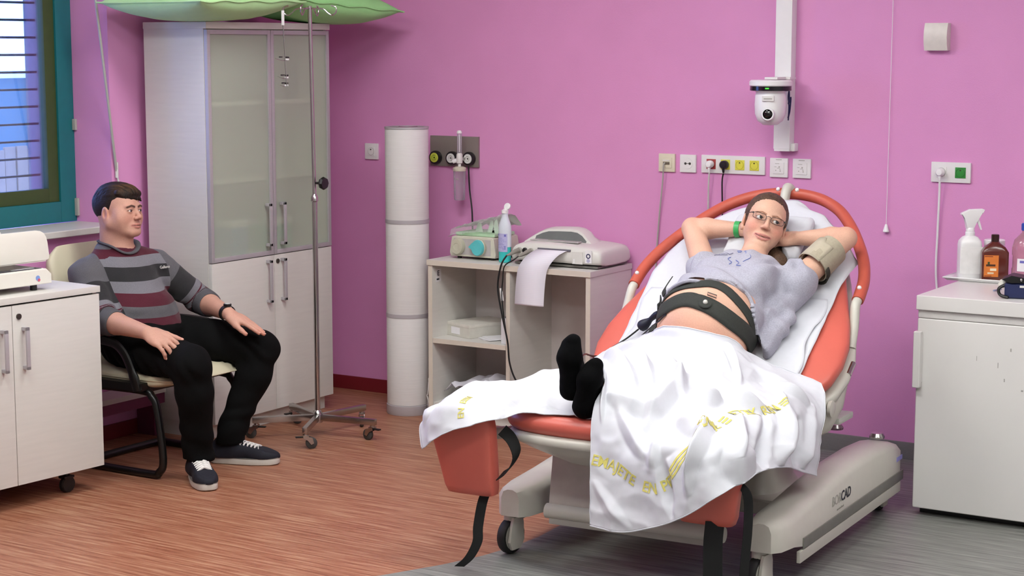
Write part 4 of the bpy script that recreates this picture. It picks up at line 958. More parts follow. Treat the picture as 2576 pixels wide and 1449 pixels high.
# base
def beam(sx):
    bm_ = bpy.data.objects.new('side_beam', None); COL.objects.link(bm_); bm_.parent = bed
    prof = [(-.13, .195, .135, .245), (-.10, .15, .13, .25), (-.02, .135, .125, .256), (.15, .13, .12, .268), (.35, .13, .115, .287), (.6, .13, .115, .302), (.85, .13, .115, .304), (1.05, .13, .115, .292), (1.15, .13, .12, .27), (1.2, .14, .13, .235)]
    secs = []
    for y, b0, b1, t_ in prof:
        hw = .075 if y > -.09 else (.06 if y > -.12 else .035); r = .03
        if y > 1.18: hw = .06
        z0 = .15 if y < .0 else .115; x = sx*.465
        secs.append([(x - hw, y, z0 + .0), (x - hw, y, t_ - r), (x - hw*.75, y, t_ - r*.25), (x - hw*.3, y, t_), (x + hw*.3, y, t_), (x + hw*.75, y, t_ - r*.25), (x + hw, y, t_ - r), (x + hw, y, z0), ])
    MB().loft(secs).build('beam_cover', BEDW, bm_, ang=40)
    xo = sx*(.465 + .0755)
    MB().box(min(xo, xo + sx*.004), max(xo, xo + sx*.004), .06, 1.18, .125, .162, .001).build('grey_stripe', mat('stripe_grey', '#77756F', .45), bm_)
    MB().box(min(xo - sx*.01, xo + sx*.003), max(xo - sx*.01, xo + sx*.003), .03, 1.15, .083, .122, .002).build('lower_rail', BEDW, bm_)
    if sx > 0:
        # maker's lettering on the flank
        for txt, y, size, m, bold in (('BOR', .40, .07, GREYPL, False), ('CAD', .50, .07, MATS['dark_print'], True)):
            lettering(txt, size*.72, Matrix(((0, 0, 1, xo + .0006), (1, 0, 0, y), (0, 1, 0, .215), (0, 0, 0, 1))), m, bm_, bold=bold)
        lettering('medical beds', .014, Matrix(((0, 0, 1, xo + .0006), (1, 0, 0, .44), (0, 1, 0, .18), (0, 0, 0, 1))), GREYPL, bm_)
        MB().box(xo - .001, xo + .001, 1.10, 1.17, .205, .222).build('blue_sticker', mat('sticker_violet', '#9C9ADB', .5), bm_)
    return bm_
beam(-1); beam(1)
def bed_caster(x, y, rz):
    c = bpy.data.objects.new('caster', None); COL.objects.link(c); c.parent = bed; c.location = (x, y, 0); c.rotation_euler = (0, 0, rz)
    RY = Matrix.Translation((0, 0, .064)) @ Matrix.Rotation(R(90), 4, 'Y')
    MB().lathe([(.05, -.017), (.06, -.016), (.064, -.008), (.064, .008), (.06, .016), (.05, .017), (.046, .0), (.05, -.017)], 36, mtx=RY).build('tyre', RUBBER, c)
    MB().lathe([(0, -.017), (.051, -.017), (.051, .017), (0, .017)], 30, mtx=RY).build('wheel_disc', GREYPL, c)
    MB().prism([(-.03, .02), (-.045, .05), (-.03, .11), (-.02, .135), (.03, .135), (.035, .11), (.04, .05), (.02, .02)], .019, .032, Matrix(((0, 0, 1, 0), (1, 0, 0, 0), (0, 1, 0, 0), (0, 0, 0, 1))), bev=.004).cyl((.0, 0, .11), (.0, 0, .15), .025, n=18).build('caster_fork', BEDW, c)
bed_caster(-.495, -.07, R(-8)); bed_caster(.445, -.09, R(-8)); bed_caster(-.47, 1.14, 0); bed_caster(.46, 1.14, 0)
MB().box(-.40, .40, .38, .98, .13, .185, .02, 3).build('base_cover', BEDW, bed)
MB().loft([rrect(.46, .40, .18, .5), rrect(.42, .36, .21, .5), rrect(.40, .34, .40, .5)]).xf(Matrix.Translation((.06, .62, 0))).build('column_cover', BEDW, bed)
MB().lathe([(0, .13), (.085, .13), (.095, .2), (.085, .30), (.07, .40)], 32, o=(.03, .34, 0)).build('lift_column', BEDW, bed)
MB().box(.02, .12, .26, .34, .395, .425, .006).build('column_bracket', GREYPL, bed)
# brake pedals at the rear
for sx, y in ((.40, 1.20), (.47, 1.12)):
    MB().lathe([(.0, .0), (.028, .0), (.03, .008), (.022, .02), (.0, .022)], 20, o=(sx - .12 if y > 1.15 else sx, y - .05, .297)).build('pedal', CHROME, bed)
MB().tube(spline([(.25, 1.1, .30), (.2, 1.2, .31), (.16, 1.26, .30)], 6), .012, 10).build('pedal_lever', mat('dark_lever', '#6A6863', .4), bed)
# leg supports hanging at both sides of the foot section
def leg_support(sx):
    g = bpy.data.objects.new('leg_support', None); COL.objects.link(g); g.parent = bed
    x0, y0, zt = (-.50, -.34, .562) if sx < 0 else (.345, -.315, .53)
    secs = []
    for z, wl_, wr_, th in ((.27, .07, .07, .02), (.275, .092, .085, .034), (.30, .102, .09, .038), (.36, .112, .094, .040), (.45, .13, .098, .040), (.51, .135, .10, .04), (zt - .008, .13, .098, .034), (zt, .115, .09, .02)):
        sec = []
        for k in range(36):
            a = 2*math.pi*k/36; ca, sa = math.cos(a), math.sin(a)
            wx = wl_ if ca*sx > 0 else wr_
            sec.append((x0 + math.copysign(abs(ca)**.35, ca)*wx, y0 + math.copysign(abs(sa)**.5, sa)*th - (z-.4)*.18, z))
        secs.append(sec)
    MB().loft(secs).build('support_pad', REDV, g, ang=55)
    MB().tube(spline([(sx*.30, -.02, .44), (sx*.36, -.14, .46), (x0*.92, -.24, .47), (x0, y0 + .02, .46)], 5), .022, 12).build('support_arm', BEDW, g)
    if sx < 0:
        MB().strip(spline([(-.455, -.31, .285), (-.465, -.325, .24), (-.475, -.335, .16), (-.475, -.34, .11), (-.50, -.35, .055), (-.535, -.36, .02)], 5), [(.016, .006, 0)]*26, .003).build('hanging_strap', STRAP, g)
        MB().strip(spline([(-.395, -.31, .50), (-.365, -.30, .47), (-.345, -.30, .42), (-.365, -.315, .37), (-.395, -.325, .345)], 5), [(.004, .02, .012)]*21, .003).build('strap_loop', STRAP, g)
    else:
        MB().strip(spline([(.385, -.325, .29), (.385, -.34, .22), (.39, -.35, .12), (.395, -.365, .02), (.38, -.41, .006), (.35, -.49, .004)], 5), [(.028, .012, 0)]*26, .004).build('hanging_strap', STRAP, g)
        MB().strip(spline([(.455, -.31, .42), (.485, -.305, .38), (.49, -.31, .28), (.485, -.32, .16), (.485, -.335, .04), (.485, -.37, .005)], 5), [(.012, .008, 0)]*26, .003).build('side_strap', STRAP, g)
leg_support(-1); leg_support(1)
# ------------------------------------------------------------------ smooth-blended solid modelling for people and cloth
def axis(ranges):
    """ranges [(a, b, step)...] joined into one coordinate array"""
    out = []
    for a, b, h in ranges:
        n = max(1, int(round((b-a)/h))); out += list(a + (b-a)*np.arange(n)/n)
    out.append(ranges[-1][1]); return np.array(out, np.float32)
def uni(lo, hi, h): return [axis([(a, b, h)]) for a, b in zip(lo, hi)]
class Field:
    def __init__(s, axes):
        s.ax = axes; s.F = np.full([len(a) for a in axes], 1.0, np.float32)
    def win(s, lo, hi):
        sl = []
        for a, l, h in zip(s.ax, lo, hi):
            i = max(0, int(np.searchsorted(a, l)) - 1); j = min(len(a), int(np.searchsorted(a, h)) + 1)
            if j <= i: return None, None
            sl.append(slice(i, j))
        return tuple(sl), np.meshgrid(*[a[q] for a, q in zip(s.ax, sl)], indexing='ij', sparse=True)
    def put(s, d, sl, k, op):
        F = s.F[sl]
        if op == 'sub': d = -d
        if op == 'add':
            h = np.clip(.5 + .5*(F-d)/max(k, 1e-6), 0, 1); s.F[sl] = F + (d-F)*h - k*h*(1-h)
        else:
            h = np.clip(.5 - .5*(F-d)/max(k, 1e-6), 0, 1); s.F[sl] = F + (d-F)*h + k*h*(1-h)
    def cone(s, a, b, ra, rb=None, k=.015, op='add', m=.03):
        a = np.array(a, float); b = np.array(b, float); rb = ra if rb is None else rb
        R_ = max(ra, rb) + k + m
        sl, g = s.win(np.minimum(a, b) - R_, np.maximum(a, b) + R_)
        if sl is None: return s
        ab = b - a; L2 = max(float(ab @ ab), 1e-9)
        p = [g[i] - a[i] for i in range(3)]
        t = np.clip((p[0]*ab[0] + p[1]*ab[1] + p[2]*ab[2])/L2, 0, 1)
        d = np.sqrt((p[0]-t*ab[0])**2 + (p[1]-t*ab[1])**2 + (p[2]-t*ab[2])**2) - (ra + (rb-ra)*t)
        s.put(d.astype(np.float32), sl, k, op); return s
    def chain(s, pts, rs, k=.015, op='add'):
        for i in range(len(pts)-1): s.cone(pts[i], pts[i+1], rs[i], rs[i+1], k, op)
        return s
    def ell(s, c, r, k=.02, op='add', M=None, m=.03):
        """ellipsoid; M: 3x3 whose columns are its axes"""
        c = np.array(c, float); r = np.array(r, float); M = np.eye(3) if M is None else np.array(M, float)
        ext = np.sqrt(((M*r)**2).sum(1)) + k + m
        sl, g = s.win(c - ext, c + ext)
        if sl is None: return s
        p = [g[i] - c[i] for i in range(3)]
        q = [p[0]*M[0, j] + p[1]*M[1, j] + p[2]*M[2, j] for j in range(3)]
        k0 = np.sqrt((q[0]/r[0])**2 + (q[1]/r[1])**2 + (q[2]/r[2])**2)
        k1 = np.sqrt((q[0]/r[0]**2)**2 + (q[1]/r[1]**2)**2 + (q[2]/r[2]**2)**2) + 1e-9
        s.put((k0*(k0-1)/k1).astype(np.float32), sl, k, op); return s
    def rbox(s, c, h, r, k=.0, op='add', m=.04):
        c = np.array(c, float); h = np.array(h, float)
        sl, g = s.win(c - h - k - m, c + h + k + m)
        if sl is None: return s
        q = [np.abs(g[i]-c[i]) - (h[i]-r) for i in range(3)]
        d = np.sqrt(np.maximum(q[0], 0)**2 + np.maximum(q[1], 0)**2 + np.maximum(q[2], 0)**2) + np.minimum(np.maximum(np.maximum(q[0], q[1]), q[2]), 0) - r
        s.put(d.astype(np.float32), sl, k, op); return s
    def plane(s, p, n, k=.004):
        """cut away what lies on the side n points to"""
        p = np.array(p, float); n = np.array(n, float); n /= np.linalg.norm(n)
        g = np.meshgrid(*s.ax, indexing='ij', sparse=True)
        d = -((g[0]-p[0])*n[0] + (g[1]-p[1])*n[1] + (g[2]-p[2])*n[2])
        s.put(d.astype(np.float32), (slice(None),)*3, k, 'sub'); return s
    def plane_local(s, p, n, rad, k=.004):
        """cut with a disc-limited plane: removes what lies beyond p along n within rad"""
        p = np.array(p, float); n = np.array(n, float); n /= np.linalg.norm(n); sl, g = s.win(p - rad, p + rad)
        d = [g[i]-p[i] for i in range(3)]; h = d[0]*n[0] + d[1]*n[1] + d[2]*n[2]; r = np.sqrt(d[0]**2 + d[1]**2 + d[2]**2)
        s.put(np.maximum(-h, r - rad*.98).astype(np.float32), sl, k, 'sub'); return s
    def sample(s, P):
        """trilinear value of the field at points"""
        P = np.asarray(P, float); idx = []; fr = []
        for i in range(3):
            a = s.ax[i]; j = np.clip(np.searchsorted(a, P[:, i]) - 1, 0, len(a)-2); idx.append(j); fr.append(np.clip((P[:, i]-a[j])/(a[j+1]-a[j]), 0, 1))
        v = 0
        for dx in (0, 1):
            for dy in (0, 1):
                for dz in (0, 1):
                    w = (fr[0] if dx else 1-fr[0])*(fr[1] if dy else 1-fr[1])*(fr[2] if dz else 1-fr[2])
                    v = v + w*s.F[idx[0]+dx, idx[1]+dy, idx[2]+dz]
        return v
    def mesh(s):
        F = s.F; ins = F < 0; n = F.shape
        cs = lambda A, d: A[d[0]:n[0]-1+d[0], d[1]:n[1]-1+d[1], d[2]:n[2]-1+d[2]]
        D = [(i, j, k) for i in (0, 1) for j in (0, 1) for k in (0, 1)]
        cnt = np.zeros([q-1 for q in n], np.uint8)
        for d in D: cnt += cs(ins, d)
        act = (cnt > 0) & (cnt < 8); I, J, K = np.nonzero(act)
        vid = np.full(act.shape, -1, np.int64); vid[I, J, K] = np.arange(len(I))
        base = np.stack([I, J, K], 1); acc = np.zeros((len(I), 3)); num = np.zeros(len(I))
        ca = [a.astype(np.float64) for a in s.ax]
        for d in D:
            for axn in range(3):
                if d[axn]: continue
                e = list(d); e[axn] = 1
                p = base + np.array(d); q = base + np.array(e)
                fp = F[p[:, 0], p[:, 1], p[:, 2]].astype(float); fq = F[q[:, 0], q[:, 1], q[:, 2]].astype(float)
                m = (fp < 0) != (fq < 0); t = np.where(m, fp/np.where(m, fp-fq, 1), 0)
                for c in range(3):
                    a0 = ca[c][p[:, c]]; a1 = ca[c][q[:, c]]; acc[:, c] += np.where(m, a0 + (a1-a0)*t, 0)
                num += m
        Vt = acc/num[:, None]; faces = []
        for axn in range(3):
            u, v = [(1, 2), (2, 0), (0, 1)][axn]
            lo = [slice(None)]*3; hi = [slice(None)]*3; lo[axn] = slice(0, -1); hi[axn] = slice(1, None)
            for q in (u, v): lo[q] = slice(1, -1); hi[q] = slice(1, -1)
            a = ins[tuple(lo)]; b = ins[tuple(hi)]
            for flip in (False, True):
                m = (a & ~b) if not flip else (~a & b)
                P = np.stack(np.nonzero(m), 1)
                if not len(P): continue
                P[:, u] += 1; P[:, v] += 1
                off = [(0, 0), (-1, 0), (-1, -1), (0, -1)]; ids = []
                for du, dv in off:
                    Q = P.copy(); Q[:, u] += du; Q[:, v] += dv; ids.append(vid[Q[:, 0], Q[:, 1], Q[:, 2]])
                f = np.stack(ids, 1); faces.append(f if not flip else f[:, ::-1])
        Fc = np.concatenate(faces); Fc = Fc[(Fc >= 0).all(1)]
        return Vt, Fc
def vnormals(Vt, Fc):
    a = Vt[Fc[:, 2]] - Vt[Fc[:, 0]]; b = Vt[Fc[:, 3]] - Vt[Fc[:, 1]]; n = np.cross(a, b); N = np.zeros_like(Vt)
    for i in range(4): np.add.at(N, Fc[:, i], n)
    return N/(np.linalg.norm(N, axis=1, keepdims=True) + 1e-12)
def relax(Vt, Fc, it=1, lam=.5):
    for _ in range(it):
        S = np.zeros_like(Vt); c = np.zeros(len(Vt))
        for i in range(4):
            a, b = Fc[:, i], Fc[:, (i+1) % 4]
            np.add.at(S, a, Vt[b]); np.add.at(S, b, Vt[a]); np.add.at(c, a, 1); np.add.at(c, b, 1)
        Vt = Vt + lam*(S/np.maximum(c, 1)[:, None] - Vt)
    return Vt
_rng = np.random.RandomState(7); _tab = _rng.rand(64, 64, 64).astype(np.float32)
def vnoise(P, f=1.0, seed=0):
    """smooth value noise in -1..1 at points"""
    Q = np.asarray(P, float)*f + seed*17.31; i = np.floor(Q).astype(int); t = Q - i; t = t*t*(3-2*t); v = 0
    for dx in (0, 1):
        for dy in (0, 1):
            for dz in (0, 1):
                w = (t[:, 0] if dx else 1-t[:, 0])*(t[:, 1] if dy else 1-t[:, 1])*(t[:, 2] if dz else 1-t[:, 2])
                v = v + w*_tab[(i[:, 0]+dx) % 64, (i[:, 1]+dy) % 64, (i[:, 2]+dz) % 64]
    return 2*v - 1
def to_object(name, Vt, Fc, material, parent, col=None, attr=None):
    me = bpy.data.meshes.new(name)
    me.vertices.add(len(Vt)); me.vertices.foreach_set('co', np.ascontiguousarray(Vt, np.float32).ravel())
    nf, w = Fc.shape
    me.loops.add(nf*w); me.loops.foreach_set('vertex_index', Fc.astype(np.int32).ravel())
    me.polygons.add(nf); me.polygons.foreach_set('loop_start', np.arange(0, nf*w, w, dtype=np.int32)); me.polygons.foreach_set('loop_total', np.full(nf, w, np.int32))
    me.update(calc_edges=True); me.validate()
    if col is not None:
        at = me.color_attributes.new('Col', 'FLOAT_COLOR', 'POINT')
        at.data.foreach_set('color', np.concatenate([col, np.ones((len(col), 1))], 1).astype(np.float32).ravel())
    if attr:
        for k_, v_ in attr.items():
            at = me.attributes.new(k_, 'FLOAT', 'POINT'); at.data.foreach_set('value', np.asarray(v_, np.float32))
    me.shade_smooth()
    o = bpy.data.objects.new(name, me); COL.objects.link(o); me.materials.append(material)
    if parent: o.parent = parent
    return o
def L3(c): return np.array(lin(c)[:3])
def seg_dist(P, pts):
    """distance of points to a polyline"""
    best = np.full(len(P), 9.0); pts = [np.array(p, float) for p in pts]
    for a, b in zip(pts, pts[1:]):
        ab = b-a; t = np.clip(((P-a) @ ab)/max(ab @ ab, 1e-12), 0, 1); best = np.minimum(best, np.linalg.norm(P-a-t[:, None]*ab, axis=1))
    return best
def ss(x, a, b): t = np.clip((x-a)/(b-a), 0, 1); return t*t*(3-2*t)
def frame(o, fwd, up):
    """4x4 with local x = the person's left, y = forward (face), z = up"""
    f = np.array(fwd, float); f /= np.linalg.norm(f); u = np.array(up, float); u -= f*(u @ f); u /= np.linalg.norm(u)
    x = np.cross(f, u); M = np.eye(4); M[:3, 0] = -x if False else x; M[:3, 1] = f; M[:3, 2] = u; M[:3, 3] = o
    return M
# note: cross(forward, up) is the person's RIGHT; local x therefore points to the person's right
def head(F, T, sc=1.0, fat=0.0, jaw=1.0, opening=.0046, mouth=1.0, gap=.0016, vs=1.0, smile=.0, fem=0.0, jw=.050):
    """vs: height of the lower face; smile: lift of the mouth corners; fem: softer brow"""
    R3 = T[:3, :3]; zf = lambda p: np.array((p[0], p[1], p[2]*vs if p[2] < 0 else p[2])); tp = lambda p: T[:3, :3] @ (zf(p)*sc) + T[:3, 3]
    E = lambda c, r, k=.02, op='add', M=None: F.ell(tp(c), np.array(r)*sc, k, op, R3 if M is None else R3 @ M)
    Cn = lambda a, b, ra, rb, k=.015, op='add': F.cone(tp(a), tp(b), ra*sc, rb*sc, k, op)
    E((0, -.020, .032), (.0750, .096, .082), .0)                       # skull
    E((0, .028, .030), (.058, .058, .052), .03)                        # forehead
    E((0, .030, -.028), (.058+fat*.6, .057, .080*vs), .03)             # face mass
    for s in (-1, 1):
        E((s*.043, .046, -.036), (.024+fat, .030, .030+fat), .028)      # cheeks
        Cn((s*(jw+fat*.9), .000, -.054), (s*.018, .068, -.100), .021+fat*.5, .016, .028)   # jaw line
        E((s*.027, .078, .017), (.024, .0115*(1-.25*fem), .009), .014)  # brow ridge
    E((0, .073, -.1), (.022*jaw, .017, .016), .02)                     # chin
    Cn((0, .084, .008), (0, .102, -.028), .0078, .0086, .010)          # nose ridge
    E((0, .1035, -.0335), (.0105, .0095, .0088), .007)
    for s in (-1, 1):
        E((s*.0120, .0950, -.0375), (.0072, .0092, .0068), .006)
        E((s*.0062, .1020, -.0465), (.0040, .0058, .0042), .003, 'sub')  # nostril
        E((s*.031, .101, -.002), (.0190, .017, .0115), .012, 'sub')      # eye socket
        E((s*.031, .0755, -.001), (.0152, .0150, .0148), .005)           # lids
        E((s*.0315, .0930, -.0015), (.0138, .0130, opening), .0015, 'sub') # lid opening
        Me = np.array(Matrix.Rotation(R(-14*s), 3, 'Z') @ Matrix.Rotation(R(-8), 3, 'X'))
        E((s*.0760, -.014, -.014), (.0085, .0190, .033), .006, 'add', Me)  # ear
        E((s*.0840, -.008, -.008), (.0060, .0105, .0190), .004, 'sub', Me)
        E((s*.0750, .000, -.040), (.006, .009, .010), .006)
    E((0, .0775, -.070), (.031, .0135, .019), .013)                    # muzzle
    zc = -.0710 + smile; cx = .0265*mouth
    lipu = [(-cx, .0790, zc), (-.012*mouth, .0915, -.0672 + smile*.3), (-.004, .0945, -.0660), (0, .0945, -.0670), (.004, .0945, -.0660), (.012*mouth, .0915, -.0672 + smile*.3), (cx, .0790, zc)]
    lipl = [(-cx, .0790, zc - .001), (-.012*mouth, .0905, -.0765 - gap), (0, .0935, -.0785 - gap), (.012*mouth, .0905, -.0765 - gap), (cx, .0790, zc - .001)]
    for l, r in ((lipu, .0034), (lipl, .0044)):
        for a, b in zip(l, l[1:]): Cn(a, b, r, r, .004)
    zm = -.0715 - gap*.5
    for s in (-1, 1): Cn((s*cx*.86, .0850, zc - .0005), (s*.010*mouth, .0975, zm), gap*.45, gap, .0012, 'sub'); Cn((s*.010*mouth, .0975, zm), (0, .1000, zm), gap, gap, .0012, 'sub')
    return lipu, lipl, [(-cx, 0, zc), (-.010*mouth, 0, zm), (.010*mouth, 0, zm), (cx, 0, zc)]
def head_paint(Pl, col, sc, lips, lipc, browc, brow_w=.0042, blush=.45, vs=1.0):
    """skin tints of the face, with the shade of nostrils and mouth gap painted in; head coordinates"""
    P = Pl/sc; P = P.copy(); P[:, 2] = np.where(P[:, 2] < 0, P[:, 2]/vs, P[:, 2]); out = col.copy()
    Q = P*np.array((1, 0, 1)); flat = lambda l: [(a, 0, c) for a, b, c in l]; front = P[:, 1] > .055
    def mixin(w, c):
        nonlocal out; out = out*(1-w[:, None]) + np.array(c)*w[:, None]
    red = L3('#C97A6C')
    for s in (-1, 1):
        mixin(blush*np.exp(-((P - (s*.042, .070, -.036))**2).sum(1)/(2*.018**2)), red)
        mixin(.40*np.exp(-((P - (s*.080, -.01, -.014))**2).sum(1)/(2*.014**2)), red)
        mixin(.28*np.exp(-((Q - (s*.031, 0, -.002))**2).sum(1)/(2*.010**2))*front, L3('#9A6250'))
        br = [(s*.012, 0, .0150), (s*.028, 0, .0200), (s*.047, 0, .0145)]
        mixin(.9*ss(-seg_dist(Q, br), -brow_w*1.15, -brow_w*.5)*(P[:, 1] > .045), browc)
        mixin(.85*ss(-seg_dist(Q, [(s*.0185, 0, .0005), (s*.031, 0, .0048), (s*.0455, 0, -.0005)]), -.0024, -.0008)*front, L3('#3A2620'))
    mixin(.35*np.exp(-((P - (0, .106, -.036))**2).sum(1)/(2*.011**2)), red)
    for l, r in zip(lips[:2], (.0056, .0064)): mixin(.85*ss(-seg_dist(Q, flat(l)), -r, -r*.6)*front, lipc)
    mixin(.9*ss(-seg_dist(Q, lips[2]), -.0020, -.0008)*front, L3('#4A2222'))  # shade between the lips, painted as a dark line
    for s in (-1, 1): mixin(.8*ss(-seg_dist(P, [(s*.0062, .100, -.0465), (s*.0062, .104, -.0465)]), -.0050, -.003), L3('#6A3A30'))  # shade inside the nostrils, painted into the skin colour
    return out
def eyes(parent, T, sc, look, irisc, lids=None):
    for s in (-1, 1):
        c = T[:3, :3] @ (np.array((s*.031, .0758, -.001))*sc) + T[:3, 3]
        e = MB().sphere(Vector(c), .0139*sc, 20).build('eyeball', mat('eye_white', '#D9D4CE', .15, coat=.3), parent)
        d = np.array(look, float); d /= np.linalg.norm(d); d = T[:3, :3] @ d
        z = Vector(d); q = z.to_track_quat('Z', 'Y').to_matrix().to_4x4()
        MB().lathe([(.0074*sc, .0119*sc), (.006*sc, .0128*sc), (0, .0143*sc)], 20, mtx=Matrix.Translation(Vector(c)) @ q).build('iris', irisc, e)
def hand(F, wrist, d, n, side, curl=(.25, .3, .3, .35), thumb=(.5, .4), sc=1.0, spread=.05, k=.006):
    """wrist point, d: direction of the fingers, n: back-of-hand normal, side: +1 puts the thumb on cross(n, d)"""
    w = np.array(wrist, float); d = np.array(d, float); d /= np.linalg.norm(d); n = np.array(n, float); n -= d*(n @ d); n /= np.linalg.norm(n)
    t = np.cross(n, d)*side
    P = lambda a, b, c: w + (d*a + t*b + n*c)*sc
    M = np.stack([d, t, n], 1)
    F.ell(P(.048, .002, -.002), np.array((.052, .040, .0155))*sc, .014, M=M)
    F.cone(P(.0, .0, 0), P(.06, .024, -.001), .019*sc, .013*sc, .012); F.cone(P(.0, -.004, 0), P(.06, -.024, -.003), .019*sc, .011*sc, .012)
    tips = []
    for i, (b, L, r) in enumerate(((.029, .072, .0088), (.0095, .080, .0092), (-.0105, .074, .0088), (-.0285, .058, .0078))):
        base = P(.086 - .006*abs(i-1), b, .001 - .003*(i == 3)); ang = curl[i]; dirv = d*math.cos(.12) - n*math.sin(.12) + t*spread*(1.2-i)*1.0
        dirv /= np.linalg.norm(dirv); p = base
        F.cone(P(.045, b*.75, .002), base, .011*sc, r*1.05*sc, k)
        for j, fr in enumerate((.45, .30, .25)):
            a = ang*(.7 if j == 0 else 1.0); ca, sa = math.cos(a), math.sin(a)
            fw = dirv; dn = -(n - fw*(n @ fw)); dn /= np.linalg.norm(dn); dirv = fw*ca + dn*sa
            n_ = n; q = p + dirv*L*fr*sc
            F.cone(p, q, r*sc*(1-.06*j), r*sc*(1-.06*(j+1)), k*.6); p = q
            n = n - dirv*(n @ dirv); n /= np.linalg.norm(n)
        tips.append((p, dirv.copy(), n.copy(), r*sc*.82)); n = np.cross(d, t)*(-side) if False else M[:, 2].copy()
    p0 = P(.018, .026, -.006); v = d*math.cos(thumb[0]) + t*math.sin(thumb[0]) - n*.25; v /= np.linalg.norm(v); p1 = p0 + v*.042*sc
    v2 = d*math.cos(thumb[1]) + t*math.sin(thumb[1]) - n*.2; v2 /= np.linalg.norm(v2); p2 = p1 + v2*.033*sc; p3 = p2 + v2*.024*sc
    F.cone(p0, p1, .0165*sc, .0115*sc, .012); F.cone(p1, p2, .0112*sc, .0098*sc, k); F.cone(p2, p3, .0098*sc, .008*sc, k*.6)
    tips.append((p3, v2, n, .008*sc))
    return tips
def nails(parent, tips):
    for p, dv, n, r in tips:
        q = Matrix([list(np.cross(n, dv)) + [0], list(dv) + [0], list(n) + [0], [0, 0, 0, 1]]).transposed()
        c = p + n*r*.78 + dv*r*.25; q.translation = Vector(c)
        MB().sphere((0, 0, 0), r*.62, 10, (1.0, 1.25, .35)).xf(q).build('fingernail', mat('fingernail', '#D8A08E', .3), parent)
SKIN = mat('skin', '#D0987F', .52, var=.05, scale=220, attr='Col', spec=.28, sss=.06, bump=.08, bscale=600)
HAIRM = mat('cropped_hair', '#3A2A1E', .6, var=.35, scale=420, attr='Col', bump=.6, bscale=520, stretch=(.12, 1, .7), spec=.25)
HAIRW = mat('long_hair', '#3A2A1E', .55, var=.35, scale=420, attr='Col', bump=.6, bscale=520, stretch=(1, .14, .5), spec=.3)
def lift_off(G, F, gap=.006, it=6):
    """keep the cloth outside a solid"""
    for _ in range(it):
        P = G.reshape(-1, 3); inside = np.all([(P[:, i] > F.ax[i][0]) & (P[:, i] < F.ax[i][-1]) for i in range(3)], axis=0)
        v = np.where(inside, F.sample(P), 1.0); bad = v < gap
        if not bad.any(): break
        h = .004; g = np.stack([F.sample(P[bad] + np.eye(3)[i]*h) - F.sample(P[bad] - np.eye(3)[i]*h) for i in range(3)], 1); g /= np.linalg.norm(g, axis=1, keepdims=True) + 1e-9
        P[bad] += g*(gap - v[bad])[:, None]; G = P.reshape(G.shape)
    return G
# ------------------------------------------------------------------ the seated visitor
MAN_O = np.array((-5.4, 5.62, 0.0))
man = thing('person', 'man in striped sweater and black trousers sitting on the visitor chair', 'person', tuple(MAN_O))
MT = frame((-.025, -.098, 1.084), (.985, .10, .09), (-.02, .05, 1))
shR, elR, wrR = (-.07, -.255, .822), (.075, -.310, .655), (.345, -.338, .628)
shL, elL, wrL = (.02, .068, .835), (.13, .235, .672), (.392, .108, .652)
hipR, knR, anR = (.05, -.155, .535), (.52, -.275, .508), (.465, -.185, .10)
hipL, knL, anL = (.06, .04, .535), (.45, .245, .495), (.375, .125, .10)
Fm = Field([axis([(-.30, -.165, .005), (-.165, .125, .0022), (.125, .33, .005), (.33, .55, .0034), (.55, .62, .006)]), axis([(-.46, -.39, .005), (-.39, -.29, .0034), (-.29, -.19, .004), (-.19, .0, .0022), (.0, .08, .004), (.08, .23, .0034), (.23, .34, .005)]), axis([(.04, .50, .010), (.50, .72, .0034), (.72, .92, .006), (.92, 1.235, .0022)])])
MVS = .88
lipsM = head(Fm, MT, 1.02, .009, 1.25, .0029, 1.05, .0011, MVS, .0015)
hp = lambda p: MT[:3, :3] @ (np.array(p)*1.02) + MT[:3, 3]
Fm.cone(hp((0, -.030, -.050)), (-.045, -.105, .925), .060, .066, .03).cone(hp((0, .010, -.068)), (-.01, -.10, .93), .036, .048, .03)      # neck and throat
Fm.ell(hp((0, .030, -.078)), (.046, .042, .022), .022, M=MT[:3, :3])
Fm.cone((-.04, -.10, .885), shR, .045, .042, .02).cone((-.04, -.10, .885), shL, .045, .042, .02)
YW = np.array(Matrix.Rotation(R(-15), 3, 'Z'))
Fm.ell((-.03, -.09, .78), (.11, .17, .16), .03, M=YW).ell((.03, -.075, .62), (.12, .16, .14), .04, M=YW)
for s_, e_, w_ in ((shR, elR, wrR), (shL, elL, wrL)):
    Fm.cone(s_, e_, .052, .044, .02); e = np.array(e_); w = np.array(w_); mid = e + (w-e)*.32
    Fm.cone(e, mid, .043, .045, .012).cone(mid, w, .045, .0285, .012)
for h_, k_, a_ in ((hipR, knR, anR), (hipL, knL, anL)):
    Fm.cone(h_, k_, .075, .05, .02).cone(k_, a_, .048, .034, .02)
dR = np.array((.82, .10, -.30)); tipsR = hand(Fm, wrR, dR, (.32, -.40, .86), 1, (.36, .42, .44, .46), (.60, .35), 1.12, .045)
dL = np.array((.80, .30, -.34)); tipsL = hand(Fm, wrL, dL, (.32, .05, .94), -1, (.04, .05, .07, .10), (.45, .25), 1.08, .02)
Vm, Fq = Fm.mesh(); Vm = relax(Vm, Fq, 1, .35)
skin_man = L3('#C69684')
col = np.tile(skin_man, (len(Vm), 1)); loc = (Vm - MT[:3, 3]) @ MT[:3, :3]
near = np.linalg.norm(loc, axis=1) < .19
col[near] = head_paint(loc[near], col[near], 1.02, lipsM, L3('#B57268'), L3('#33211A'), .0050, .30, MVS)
for tp_ in (tipsR, tipsL):
    for p, dv, n, r in tp_: 
        w = np.exp(-((Vm-p)**2).sum(1)/(2*.016**2))[:, None]*.3; col = col*(1-w) + L3('#C8705F')*w
